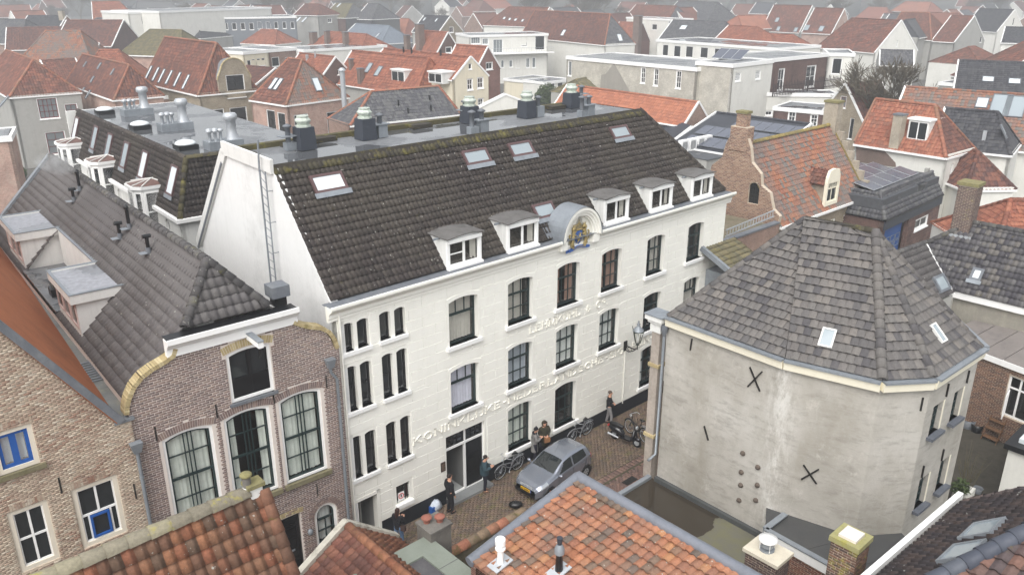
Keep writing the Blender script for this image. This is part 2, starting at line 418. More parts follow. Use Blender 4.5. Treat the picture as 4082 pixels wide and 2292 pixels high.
def window(parent, fr, lp, b, fm, gm, fw=.07, cols=1, rows=1, bars=None, bt=.03, sill=None, sillm=None, casing=0, casm=None, curtain=None, name='window', deep=False, transom=None, sub=True):
    """frame, glazing bars, pane (and curtain) filling the loop lp at depth b"""
    mb = MB(); a0 = min(q[0] for q in lp); a1 = max(q[0] for q in lp); z0 = min(q[1] for q in lp); z1 = max(q[1] for q in lp)
    lp2 = lp
    par = parent
    if casing:
        lp2 = inset(lp, casing)
        cb = MB(); ring(cb, fr, lp, lp2, b-.05, b+.03)
    i1 = inset(lp2, fw); ring(mb, fr, lp2, i1, b-.01, b+.05)
    A0 = min(q[0] for q in i1); A1 = max(q[0] for q in i1); Z0 = min(q[1] for q in i1); Z1 = max(q[1] for q in i1)
    top = Z1-.0
    side = max(q[1] for q in i1 if abs(q[0]-A0) < 1e-3)       # springing height
    def barv(a, za, zb, t=bt):
        zb2 = min(zb, side+(Z1-side)*max(0, 1-((a-(A0+A1)/2)/((A1-A0)/2))**2)) if zb >= side-1e-3 else zb
        mb.box(fr, a-t/2, a+t/2, b-.005, b+.04, za, zb2)
    if bars:
        for q in bars:
            if q[0] == 'v': barv(A0+(A1-A0)*q[1], Z0+(Z1-Z0)*q[2], Z0+(Z1-Z0)*q[3], q[4] if len(q) > 4 else bt)
            else:
                zz = Z0+(Z1-Z0)*q[1]; t = q[4] if len(q) > 4 else bt; mb.box(fr, A0+(A1-A0)*q[2], A0+(A1-A0)*q[3], b-.008, b+.045, zz-t/2, zz+t/2)
    else:
        for i in range(1, cols): barv(A0+(A1-A0)*i/cols, Z0, Z1)
        for j in range(1, rows): zz = Z0+(Z1-Z0)*j/rows; mb.box(fr, A0, A1, b-.003, b+.042, zz-bt/2, zz+bt/2)
    if transom: zz = Z0+(Z1-Z0)*transom; mb.box(fr, A0, A1, b-.02, b+.05, zz-.05, zz+.05)
    wn = mb.build(name, fm, par); 
    if casing: cb.build('casing', casm or fm, wn)
    MB().poly([fr(a, b+.03, z) for a, z in i1]).build('pane', gm, wn)
    if sill: MB().box(fr, a0-.06, a1+.06, b-sill, b+.02, z0-.09, z0+.004).build('sill', sillm or fm, wn)
    if curtain:
        cm, parts = curtain; k = 0
        for (f0, f1) in parts:
            cb2 = MB(); w0 = A0+(A1-A0)*f0; w1 = A0+(A1-A0)*f1; nn = max(6, int((w1-w0)/.045))
            ph = random.random()*6
            vs = []
            for i in range(nn+1):
                x = w0+(w1-w0)*i/nn; d = .16+.025*math.sin(i*1.9+ph)+.015*math.sin(i*.7)
                vs += [fr(x, b+d, Z0-.02), fr(x, b+d, Z1+.05)]
            cb2.mesh(vs, [(2*i, 2*i+2, 2*i+3, 2*i+1) for i in range(nn)], True); cb2.build('curtain', cm, wn)
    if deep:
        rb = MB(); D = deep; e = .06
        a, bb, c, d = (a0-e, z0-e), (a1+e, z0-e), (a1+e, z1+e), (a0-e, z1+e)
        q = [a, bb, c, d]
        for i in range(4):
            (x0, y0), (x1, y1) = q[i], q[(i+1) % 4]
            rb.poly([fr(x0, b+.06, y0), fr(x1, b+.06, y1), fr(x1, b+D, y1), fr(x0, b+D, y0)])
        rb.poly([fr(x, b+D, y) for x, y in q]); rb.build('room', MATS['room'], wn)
    return wn
def bricks(parent, fr, outline, holes, m, bw=.215, bh=.06, jw=.012, proud=.008, b=0., name='brick', zmin=None, zmax=None):
    """single bricks over a wall face, joints recessed; holes are (a,z) loops"""
    a0 = min(q[0] for q in outline); a1 = max(q[0] for q in outline); z0 = min(q[1] for q in outline); z1 = max(q[1] for q in outline)
    if zmin is not None: z0 = zmin
    if zmax is not None: z1 = zmax
    rows = int((z1-z0)/(bh+jw)); R = []
    def spans(lp, z):
        xs = []
        for i in range(len(lp)):
            (x0, y0), (x1, y1) = lp[i], lp[(i+1) % len(lp)]
            if (y0 <= z) != (y1 <= z): xs.append(x0+(z-y0)*(x1-x0)/(y1-y0))
        xs.sort(); return list(zip(xs[::2], xs[1::2]))
    for j in range(rows):
        zb = z0+j*(bh+jw); zc = zb+bh/2; free = spans(outline, zc)
        for h in holes:
            for (c, d) in spans(h, zc)+spans(h, zb+.002)+spans(h, zb+bh-.002):
                nf = []
                for (x, y) in free:
                    if d <= x or c >= y: nf.append((x, y)); continue
                    if c > x: nf.append((x, c))
                    if d < y: nf.append((d, y))
                free = nf
        offs = a0-(bw+jw)*(.5 if j % 2 else 0.)
        for (x, y) in free:
            k = int((x-offs)/(bw+jw))
            while offs+k*(bw+jw) < y:
                l = max(x+.004, offs+k*(bw+jw)); r = min(y-.004, offs+k*(bw+jw)+bw)
                if r-l > .03: R.append((l, r, zb, zb+bh))
                k += 1
    if not R: return
    R = np.array(R); n = len(R); po = org(parent); pr = proud*(.5+rng.random(n)); pr = -pr
    l, r, zb, zt = R.T; zero = np.full(n, b-.0)
    loc = np.stack([np.stack([l, zero, zb], 1), np.stack([r, zero, zb], 1), np.stack([r, zero, zt], 1), np.stack([l, zero, zt], 1),
                    np.stack([l+.004, b+pr, zb+.004], 1), np.stack([r-.004, b+pr, zb+.004], 1), np.stack([r-.004, b+pr, zt-.004], 1), np.stack([l+.004, b+pr, zt-.004], 1)], 1)
    V = (fr.o-po)+loc[..., 0:1]*fr.u+loc[..., 1:2]*fr.w+loc[..., 2:3]*Z
    fs = np.array([(4, 5, 6, 7), (0, 1, 5, 4), (1, 2, 6, 5), (2, 3, 7, 6), (3, 0, 4, 7)])
    soup(V, fs, name+'s', m, parent)
def soup(V, fs, name, m, parent=None, kind='stuff', smooth=False):
    R, K = V.shape[:2]; nf = R*len(fs); Fa = (np.asarray(fs)[None]+(np.arange(R)*K)[:, None, None]).astype(np.int32); q = len(fs[0])
    me = bpy.data.meshes.new(name); me.vertices.add(R*K); me.vertices.foreach_set('co', V.reshape(-1)); me.loops.add(nf*q); me.loops.foreach_set('vertex_index', Fa.reshape(-1))
    me.polygons.add(nf); me.polygons.foreach_set('loop_start', np.arange(0, nf*q, q, dtype=np.int32)); me.polygons.foreach_set('loop_total', np.full(nf, q, np.int32))
    if smooth: me.polygons.foreach_set('use_smooth', np.ones(nf, bool))
    me.materials.append(m); me.update()
    ob = bpy.data.objects.new(name, me); col.objects.link(ob)
    if parent is not None: ob.parent = parent
    if kind: ob['kind'] = kind
    return ob
# ================================================================ materials in use
white = plain('white_stucco', L((243, 242, 234)), .04, .6, .7, .1, dirt=L((190, 186, 172)), dirt_amt=.12, bump=.08)
gablewhite = plain('gable_paint', L((228, 228, 226)), .06, .5, .75, .16, dirt=L((160, 160, 156)), dirt_amt=.4)
paint = plain('white_paint', L((240, 240, 238)), .03, 1.5, .5, .08, bump=.05)
paintw = plain('weathered_white_paint', L((222, 222, 218)), .08, 1.5, .6, .3, bump=.1)
cream = plain('cream_paint', L((236, 230, 210)), .04, 1.5, .55, .08, bump=.05)
black = plain('black_plinth', L((34, 36, 42)), .2, 1.5, .6, .1)
blackpaint = plain('black_paint', L((22, 22, 24)), .2, 2, .35, 0, bump=.03, spec=.5)
green = plain('dark_green_frame', L((38, 52, 52)), .1, 2, .4, 0, bump=.03, spec=.4)
zinc = plain('zinc', L((142, 148, 154)), .15, 1.2, .5, .3, .3, dirt=L((95, 98, 100)), dirt_amt=.4)
lead = plain('lead', L((104, 108, 114)), .2, 2, .6, .3, 0, dirt=L((150, 152, 152)), dirt_amt=.35)
brownframe = plain('brown_frame', L((94, 74, 74)), .1, 2, .5, .2)
felt = wetflat('grey_felt', L((112, 114, 117)), .8)
feltdark = wetflat('dark_felt', L((72, 74, 78)), .25)
iron = plain('iron', L((36, 34, 32)), .2, 4, .6, 0)
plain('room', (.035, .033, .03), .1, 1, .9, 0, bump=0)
g_dark = glass('dark_pane', (.025, .028, .03), 0)
g_see = glass('window_glass', see=1)
g_sky = glass('skylight_glass', L((150, 160, 165)), 0, .02)
g_skyw = glass('white_skylight', L((215, 222, 225)), 0, .15)
def cloth(n, c): return plain(n, L(c), .12, 6, .9, 0, bump=.1)
cur_grey, cur_brown, cur_pale, cur_green, cur_lilac, cur_blue = cloth('grey_curtain', (196, 192, 184)), cloth('brown_curtain', (168, 138, 124)), cloth('pale_curtain', (236, 240, 238)), cloth('green_curtain', (228, 234, 226)), cloth('lilac_blind', (222, 222, 236)), cloth('blue_blind', (186, 194, 204))
t_dark = pieces('dark_concrete_tile', [L((66, 60, 58)), L((72, 66, 63)), L((61, 56, 54)), L((68, 62, 60)), L((75, 69, 65))], .03, L((92, 88, 62)), lich=.45, big=.35, bigcol=L((84, 79, 70)), bigscale=.25)
t_mossy = pieces('mossy_tile', [L((74, 70, 58)), L((84, 79, 58)), L((64, 60, 54))], .45, L((116, 110, 58)))
# ================================================================ the white factory building
M = Fr((-5.928, 25.294), math.radians(47.55))
FACT = thing('factory_building', 'long white stucco building with dark tiled roof, five dormers and raised lettering', 'building', M(11.5, 5, 0))
ML, EZ, RZ = 23.0, 9.93, 13.98             # facade length, eave, roof top
RB0, RB1, RBE = .30, 3.66, 7.35            # eave depth, front ridge, back ridge
BACKB = 10.75
def plane_hit(p, P0, n):
    d = ray(p); return C0+(np.asarray(P0)-C0).dot(n)/d.dot(n)*d
big, small = [], []
for k, (a, w_) in {1: (4.78, 1.43), 2: (7.80, 1.39), 3: (10.63, 1.37), 4: (13.44, 1.35), 5: (16.63, 1.33), 6: (19.81, 1.32)}.items():
    big.append(('T%d' % k, a, 6.88, a+w_, 8.79)); big.append(('M%d' % k, a, 3.97, a+w_, 5.89))
    if k in (2, 3, 5, 6): big.append(('G%d' % k, a, .97, a+w_, 3.08))
for a in (.17, .79, 1.71, 2.34):
    small += [('p', a, 8.07, a+.465, 9.13), ('q', a, 5.75, a+.465, 7.5), ('r', a, 2.99, a+.465, 4.72)]
holes = [arch_pts(*q[1:], rise=.12) for q in big]+[arch_pts(*q[1:], rise=.07) for q in small]
grille = [(2.0, 1.07), (2.62, 1.07), (2.62, 1.86), (2.0, 1.86)]
passage = [(.06, .02), (1.12, .02), (1.12, 1.99), (.06, 1.99)]
doorh = [(4.46, .12), (6.5, .12), (6.5, 3.03), (4.46, 3.03)]
wall(FACT, 'facade', M, [(0, 0), (ML, 0), (ML, 9.6), (0, 9.6)], holes+[grille, passage, doorh], white, 0., .3)
# stucco blocks with recessed joints
rects = [(q[1]-.11, q[2]-.02, q[3]+.11, q[4]+.16) for q in big]
rects += [(a-.03, z0-.02, a+1.12, z1+.12) for a in (.17, 1.71) for z0, z1 in ((8.07, 9.13), (5.75, 7.5), (2.99, 4.72))]
rects += [(1.86, .95, 2.76, 2.0), (-.1, 0, 1.26, 2.13), (4.34, 0, 6.62, 3.17), (10.55, 9.1, 13.05, 9.7)]
def subtract(R, cuts):
    out = [R]
    for (x0, y0, x1, y1) in cuts:
        nx = []
        for (a0, b0, a1, b1) in out:
            if x0 >= a1 or x1 <= a0 or y0 >= b1 or y1 <= b0: nx.append((a0, b0, a1, b1)); continue
            if y0 > b0: nx.append((a0, b0, a1, y0))
            if y1 < b1: nx.append((a0, y1, a1, b1))
            if x0 > a0: nx.append((a0, max(b0, y0), x0, min(b1, y1)))
            if x1 < a1: nx.append((x1, max(b0, y0), a1, min(b1, y1)))
        out = nx
    return [r for r in out if r[2]-r[0] > .03 and r[3]-r[1] > .03]
cells = []
ph, pw = .412, 1.18
for j in range(22):
    z0 = .66+j*ph; z1 = min(9.34, z0+ph)
    if z0 >= 9.3: break
    x = -(pw/2 if j % 2 else 0.)
    while x < ML:
        c = (max(0.01, x), z0, min(ML-.01, x+pw), z1); x += pw
        if c[2]-c[0] < .05: continue
        p = subtract(c, rects)
        if p: cells.append(p)
cells.sort(key=lambda p: -sum((r[2]-r[0])*(r[3]-r[1]) for r in p))
restb = MB()
for i, p in enumerate(cells):
    mb = MB() if i < 290 else restb
    for r in p:
        g = .007
        a0, z0, a1, z1 = r[0]+g, r[1]+g, r[2]-g, r[3]-g; e = .006; pr = -.016
        mb.mesh([M(a0, 0, z0), M(a1, 0, z0), M(a1, 0, z1), M(a0, 0, z1), M(a0+e, pr, z0+e), M(a1-e, pr, z0+e), M(a1-e, pr, z1-e), M(a0+e, pr, z1-e)],
                [(4, 5, 6, 7), (0, 1, 5, 4), (1, 2, 6, 5), (2, 3, 7, 6), (3, 0, 4, 7)])
    if i < 290: mb.build('stucco_block', white, FACT)
restb.build('stucco_blocks', white, FACT, kind='stuff')
# window surrounds
for q in big:
    sur = MB()
    a0, z0, a1, z1 = q[1:]
    o = [(a0-.11, z0), (a1+.11, z0)]+[(a, z+.16) for a, z in arch_pts(a0-.11, z0, a1+.11, z1, .12)[2:]]
    i = [(a0, z0), (a1, z0)]+[(a, z) for a, z in arch_pts(a0, z0, a1, z1, .12)[2:]]
    ring(sur, M, o[1:]+o[:1], i[1:]+i[:1], -.02, .0); sur.build('window_surround', white, FACT)
# plinth
pl = MB()
for a0, a1 in ((1.25, 4.38), (6.58, ML+.03)): pl.box(M, a0, a1, -.035, .0, 0, .655)
pl.build('plinth', black, FACT)
# cornice
prof = [(0, 9.34), (-.05, 9.36), (-.05, 9.46), (-.09, 9.50), (-.09, 9.62), (-.2, 9.72), (-.30, 9.80), (-.34, 9.86), (-.34, 9.95), (-.26, 9.95), (-.24, 9.9), (.1, 9.9), (.1, 9.34)]
for s0, s1 in ((-.3, 10.63), (13.0, 23.32)):
    MB().prism([M(s0, b, z) for b, z in prof], M.u*(s1-s0)).build('cornice', white, FACT)
MB().prism([M(10.63, b, z) for b, z in prof[:5]+[(.1, 9.62), (.1, 9.34)]], M.u*2.37).build('cornice_band', white, FACT)
MB().box(M, -.28, 23.3, -.25, .34, 9.885, 9.905).build('gutter', lead, FACT)
# windows of the facade
bigbars = [('v', 1/3, 0, 1, .028), ('v', 2/3, 0, 1, .028), ('h', .31, 0, 1, .028), ('h', .655, 0, 1, .075)]
onebars = [('v', 1/3, .64, 1, .028), ('v', 2/3, .64, 1, .028), ('h', .64, 0, 1, .09)]
CUR = {'T1': (cur_grey, [(0, .5), (.52, 1)]), 'T2': (cur_grey, [(0, .82)]), 'T3': (cur_brown, [(0, .35), (.62, 1)]), 'T4': (cur_brown, [(0, .4), (.55, 1)]), 'T5': (cur_grey, [(.45, 1)]), 'T6': (cur_grey, [(0, .55)]),
       'M1': (cur_lilac, [(0, 1)]), 'M2': (cur_blue, [(0, 1)]), 'M3': (cur_pale, [(0, 1)]), 'M4': (cur_pale, [(0, 1)]), 'M6': (cur_grey, [(0, 1)]), 'G2': (cur_green, [(0, .42), (.44, .95)]), 'G5': (cur_pale, [(0, .5)])}
for q in big:
    n = q[0]; lp = arch_pts(*q[1:], rise=.12)
    wn = window(FACT, M, lp, .2, green, g_see, .075, bars=onebars if n in ('T1', 'M1', 'M6') else bigbars, curtain=CUR.get(n), deep=1.4)
    MB().box(M, q[1]-.16, q[3]+.16, -.13, .2, q[2]-.15, q[2]+.0).build('sill', paint, wn)
for q in small:
    lp = arch_pts(*q[1:], rise=.07)
    window(FACT, M, lp, .16, blackpaint, g_dark, .065, bars=None if q[0] == 'p' else [('h', .52, 0, 1, .05)], deep=False)
for a in (.17, 1.71):
    for z0 in (8.07, 5.75, 2.99): MB().box(M, a-.06, a+1.15, -.11, .16, z0-.13, z0).build('sill', paint, FACT)
wn = window(FACT, M, grille, .2, brownframe, g_see, .04, deep=.5)
gb = MB()
for i in range(6): gb.cyl(M(2.06+i*.1, .08, 0), .014, .014, 1.09, 1.85, 6)
for z in (1.2, 1.72): gb.box(M, 2.0, 2.62, .07, .09, z-.012, z+.012)
gb.build('bars', iron, wn)
MB().box(M, 1.92, 2.72, -.16, .2, .9, 1.06).build('sill', paint, wn)
sg = MB().box(M, 2.1, 2.38, .045, .055, 1.12, 1.5); s_o = sg.build('notice', paint, wn)
rg = MB(); cc_ = M(2.24, .042, 1.33)
rg.tube([cc_+.11*(M.u*math.cos(t)+Z*math.sin(t)) for t in np.linspace(0, 2*math.pi, 21)], .016, 5, False); rg.build('red_ring', plain('sign_red', L((190, 40, 40)), .05, 3, .5, 0), s_o)
MB().box(M, 2.215, 2.265, .040, .046, 1.27, 1.4).build('pictogram', black, s_o)
# passage
rm = MB()
for q in ([(.06, .3), (.06, 6), (.02, .0), (.02, 1.99)],):
    rm.poly([M(1.12, .3, .02), M(1.12, 6, .02), M(1.12, 6, 1.99), M(1.12, .3, 1.99)])
    rm.build('passage', MATS.get('passage_wall') or plain('passage_wall', L((150, 150, 148)), .1, 1, .8, .3), FACT); rm = MB()
    rm.poly([M(.06, .3, .02), M(.06, 6, .02), M(.06, 6, 1.99), M(.06, .3, 1.99)])
    rm.poly([M(.06, .3, 1.98), M(1.12, .3, 1.98), M(1.12, 6, 1.98), M(.06, 6, 1.98)])
    rm.poly([M(.06, 6, .02), M(1.12, 6, .02), M(1.12, 6, 1.99), M(.06, 6, 1.99)])
rm.build('passage_end', MATS['room'], FACT)  # side, ceiling and end near-black: the deep passage's shade put into the colour
pb = MB(); pb.box(M, 1.12, 1.25, -.03, .0, 0, 2.12); pb.box(M, -.02, 1.25, -.03, 0, 1.99, 2.12); pb.build('passage_frame', white, FACT)
MB().box(M, 1.05, 1.11, 1.2, 1.35, .02, 1.98).build('passage_pilaster', white, FACT)
# entrance
ent = MB(); ring(ent, M, doorh, inset(doorh, .06), .1, .2)
ent.box(M, 5.46, 5.54, .1, .2, .12, 3.0); ent.box(M, 4.5, 6.46, .09, .2, 2.33, 2.43)
dr = ent.build('entrance', paint, FACT)
for a0, a1 in ((4.52, 5.46), (5.54, 6.44)):
    tb = MB(); lp = [(a0, 2.43), (a1, 2.43), (a1, 2.97), (a0, 2.97)]
    window(dr, M, lp, .14, blackpaint, g_dark, .06, 3, 2, bt=.05, name='transom_window')
leaf = MB().box(M, 5.54, 6.44, .13, .18, .14, 2.33); lf = leaf.build('door_leaf', blackpaint, dr)
pn = MB()
for z0, z1 in ((.22, .75), (.85, 1.5), (1.6, 2.25)): ring(pn, M, [(5.64, z0), (6.34, z0), (6.34, z1), (5.64, z1)], [(5.69, z0+.05), (6.29, z0+.05), (6.29, z1-.05), (5.69, z1-.05)], .115, .13)
pn.build('door_panel', blackpaint, lf)
MB().box(M, 4.52, 4.57, .2, 1.1, .14, 2.33).build('open_door_leaf', blackpaint, dr)
hall = MB()
hall.poly([M(4.5, 3.2, .1), M(6.5, 3.2, .1), M(6.5, 3.2, 2.4), M(4.5, 3.2, 2.4)]); hall.poly([M(5.5, .25, .1), M(5.5, 3.2, .1), M(5.5, 3.2, 2.4), M(5.5, .25, 2.4)])
hall.poly([M(4.5, .3, .1), M(4.5, 3.2, .1), M(4.5, 3.2, 2.4), M(4.5, .3, 2.4)]); hall.poly([M(4.5, .3, 2.4), M(5.5, .3, 2.4), M(5.5, 3.2, 2.4), M(4.5, 3.2, 2.4)])
hall.build('hall', plain('hall_wall', L((120, 120, 118)), .08, 1, .8, .1), dr)
hf = MB()
for i in range(7):
    for j in range(3): hf.box(M, 4.52+j*.33, 4.84+j*.33, .3+i*.4, .69+i*.4, .1, .112)
hf.build('hall_floor_tiles', plain('pale_floor_tile', L((170, 172, 170)), .08, 3, .4, 0), dr, kind='stuff')
MB().box(M, 4.38, 6.6, -.42, .3, 0, .13).build('doorstep', plain('grey_stone', L((134, 136, 136)), .15, 2, .7, .2), FACT)
pq = MB().box(M, 4.15, 4.37, -.045, -.012, 1.58, 2.0).build('plaque', plain('bronze_plaque', L((74, 62, 56)), .15, 4, .5, 0), FACT)
pt = MB()
for i in range(5): pt.box(M, 4.18, 4.34-.03*(i % 2), -.048, -.045, 1.65+i*.06, 1.675+i*.06)
pt.build('engraving', plain('bronze_text', L((130, 112, 96)), .1, 4, .5, 0), pq)
MB().tube([M(15.35, -.06, .6), M(15.35, -.06, 3.3)], .03, 6).build('drain_pipe', white, FACT)
MB().tube([M(.1, -.07, 9.75), M(.1, -.07, .7)], .04, 8).build('drain_pipe', white, FACT)
# raised serif lettering
GLY = {'K': [((0, 0), (0, 1), .17), ((.08, .42), (.62, 1), .08), ((.22, .55), (.68, 0), .16)], 'O': 'O', 'N': [((0, 0), (0, 1), .08), ((0, 1), (.66, 0), .17), ((.66, 0), (.66, 1), .08)],
 'I': [((0, 0), (0, 1), .17)], 'L': [((0, 0), (0, 1), .17), ((0, .03), (.52, .03), .07), ((.52, .0), (.52, .25), .07)], 'J': [((.3, 1), (.3, .18), .17), ((.3, .2), (.16, .02), .12), ((.16, .02), (0, .1), .1)],
 'E': [((0, 0), (0, 1), .17), ((0, .03), (.52, .03), .07), ((0, .97), (.5, .97), .07), ((0, .52), (.38, .52), .07), ((.52, 0), (.52, .24), .06), ((.5, .78), (.5, 1), .06)],
 'D': 'D', 'R': 'R', 'A': [((0, 0), (.34, 1), .08), ((.34, 1), (.7, 0), .17), ((.13, .36), (.55, .36), .07)], 'S': 'S', 'C': 'C', 'G': 'G',
 'H': [((0, 0), (0, 1), .17), ((.62, 0), (.62, 1), .17), ((0, .5), (.62, .5), .07)], 'M': [((0, 0), (.05, 1), .08), ((.05, 1), (.4, .05), .17), ((.4, .05), (.75, 1), .08), ((.75, 1), (.8, 0), .17)],
 'U': [((0, 1), (0, .3), .17), ((0, .3), (.12, .05), .15), ((.12, .05), (.42, .05), .1), ((.42, .05), (.58, .3), .08), ((.58, .3), (.58, 1), .08)], '-': [((0, .48), (.32, .48), .13)], '.': [((0, .0), (0, .13), .14)],
 '&': [((.6, .0), (.14, .72), .13), ((.14, .72), (.25, .98), .1), ((.25, .98), (.4, .78), .08), ((.4, .78), (.05, .35), .1), ((.05, .35), (.12, .05), .13), ((.12, .05), (.35, .03), .1), ((.35, .03), (.62, .42), .08)],
 'F': [((0, 0), (0, 1), .17), ((0, .97), (.5, .97), .07), ((0, .52), (.38, .52), .07)], 'B': 'B', 'o': 'o', ' ': []}
def arcs(ch):
    def el(cx, cy, rx, ry, t0, t1, n=9): return [(cx+rx*math.cos(math.radians(t0+(t1-t0)*i/n)), cy+ry*math.sin(math.radians(t0+(t1-t0)*i/n))) for i in range(n+1)]
    if ch == 'O': return [(el(.36, .5, .36, .47, 0, 360, 16), .13)], .72
    if ch == 'o': return [(el(.2, .72, .2, .24, 0, 360, 12), .1)], .4
    if ch == 'C': return [(el(.36, .5, .36, .47, 50, 310, 12), .13), ([(.6, .97), (.6, .68)], .06)], .64
    if ch == 'G': return [(el(.36, .5, .36, .47, 50, 300, 12), .13), ([(.6, .0), (.6, .42)], .14), ([(.4, .42), (.68, .42)], .06)], .68
    if ch == 'D': return [([(0, 0), (0, 1)], .17), ([(0, .03)]+el(.22, .5, .42, .47, -90, 90)+[(0, .97)], .11)], .64
    if ch == 'R': return [([(0, 0), (0, 1)], .17), ([(0, .97)]+el(.26, .74, .26, .23, 90, -90)+[(0, .51)], .1), ([(.24, .5), (.62, 0)], .16)], .64
    if ch == 'B': return [([(0, 0), (0, 1)], .17), ([(0, .97)]+el(.26, .75, .22, .22, 90, -90)+[(0, .53)], .1), ([(0, .53)]+el(.28, .28, .26, .25, 90, -90)+[(0, .03)], .1)], .55
    return [(el(.26, .74, .22, .22, 30, 270, 9)+el(.26, .27, .24, .25, 90, -150, 9), .13), ([(.47, .96), (.47, .7)], .06), ([(.02, .04), (.02, .32)], .06)], .5
def letters(txt, a, z, h, total, b=-.016):
    segs = []; x = 0
    for ch in txt:
        g = GLY.get(ch)
        if isinstance(g, str): st, w_ = arcs(g); st = [(p, t) for p, t in st]; caps_ = []
        else: st = [([p, q], t) for p, q, t in g]; w_ = max([max(p[0], q[0]) for p, q, t in g] or [.3])
        segs.append((x, st, ch)); x += w_+.36
    k = total/(x-.36)
    for x0, st, ch in segs:
        if not st: continue
        mb = MB()
        for P, t in st:
            for i in range(len(P)-1):
                p, q = P[i], P[i+1]
                mb.bar(M(a+(x0+p[0])*k, b-.02, z+p[1]*h), M(a+(x0+q[0])*k, b-.02, z+q[1]*h), t*h*.9, .04+.001*i, up=M.w)
            if len(P) == 2 and t > .06 and ch not in '-.&':
                for e in P:
                    if e[1] in (0, 1): mb.box(M, a+(x0+e[0])*k-.16*h, a+(x0+e[0])*k+.16*h, b-.038, b, z+e[1]*h-.025*h, z+e[1]*h+.035*h)
        mb.build('letter', lettm, FACT)
lettm = plain('letter_paint', L((241, 239, 229)), .03, 2, .6, 0)
letters('KONINKLIJKE-NEDERLANDSCHE-SIGAREN-FABRIEK', 2.9, 3.35, .31, 17.6)
letters('LEHMKUHL & Co.', 9.05, 6.2, .33, 4.85)
# ---------------------------------------------------------------- gable and roof
gab = M.sub(0, 0, 1)             # looks along +u: its a runs along b
GF = Fr(M(0, 0), u=M.w); GF.w = M.u      # a = depth, b = +u (into the house)
gout = [(0, 0), (BACKB, 0), (BACKB, 9.7), (RBE, RZ+.12), (RB1-.05, RZ+.0), (RB0, EZ), (0, 9.6)]
wall(FACT, 'gable_wall', GF, gout, [], gablewhite, 0., .3)
# fascia boards along the gable top and its far slope
fb = MB(); fb.bar(M(-.04, RB1-.2, RZ+.05), M(-.04, RBE+.05, RZ+.17), .12, .5); fb.bar(M(-.03, RBE-.02, RZ-.0), M(-.03, BACKB+.35, 9.5), .14, .42)
fb.build('bargeboard', paintw, FACT)
MB().bar(M(-.09, RBE+.15, RZ-.42), M(-.09, BACKB+.3, 9.35), .08, .1).build('verge_trim', lead, FACT)
nr = np.cross(M.u, M(0, RB1, RZ)-M(0, RB0, EZ)); nr /= np.linalg.norm(nr); P0 = M(0, RB0, EZ)
HR = 20.1                        # ridge stops here, hip to the far corner
rfront = [M(.02, RB0, EZ), M(ML+.25, RB0, EZ), M(HR, RB1, RZ), M(.02, RB1, RZ)]
roof = MB().prism(rfront, -nr*.12).build('roof', t_dark, FACT)
tiles(roof, rfront, t_dark, .195, .29, 'roman', .04, .042, single=300, jit=.009)
rhip = [M(ML+.25, RB0, EZ), M(ML+.25, BACKB-.3, EZ), M(HR, RBE, RZ), M(HR, RB1, RZ)]
rh = MB().poly(rhip).build('hip_slope', t_dark, FACT)
rback = [M(ML+.25, BACKB, EZ-.2), M(.02, BACKB, EZ-.2), M(.02, RBE, RZ), M(HR, RBE, RZ)]
MB().poly(rback).build('rear_slope', t_dark, FACT)
mossn = MB().prism([M(.05, RB1-.1, RZ-.05), M(.05, RB1-.05, RZ+.09), M(.05, RB1+.1, RZ+.05)], M.u*(HR-.05)).build('ridge_edge', t_mossy, FACT)
tiles(roof, [P0+(M(.02, RB1, RZ)-M(.02, RB0, EZ))*.93+M.u*.02+nr*.012, P0+(M(0, RB1, RZ)-M(0, RB0, EZ))*.93+M.u*(HR+.3)+nr*.012, M(HR, RB1, RZ)+nr*.012, M(.02, RB1, RZ)+nr*.012], t_mossy, .195, .29, 'roman', .04, .045, jit=.012, name='mossy_tile')
caps(roof, M(ML+.2, RB0+.05, EZ+.05), M(HR, RB1, RZ+.03), t_dark, .13, .4)
MB().poly([M(0, RB1, RZ-.02), M(HR, RB1, RZ-.02), M(HR, RBE, RZ-.02), M(0, RBE, RZ-.02)]).build('flat_roof', felt, FACT)
bk = MB(); bk.box(M, .0, HR, RBE-.25, RBE+.05, RZ-.02, RZ+.17); bk.build('roof_edge', t_mossy, FACT)
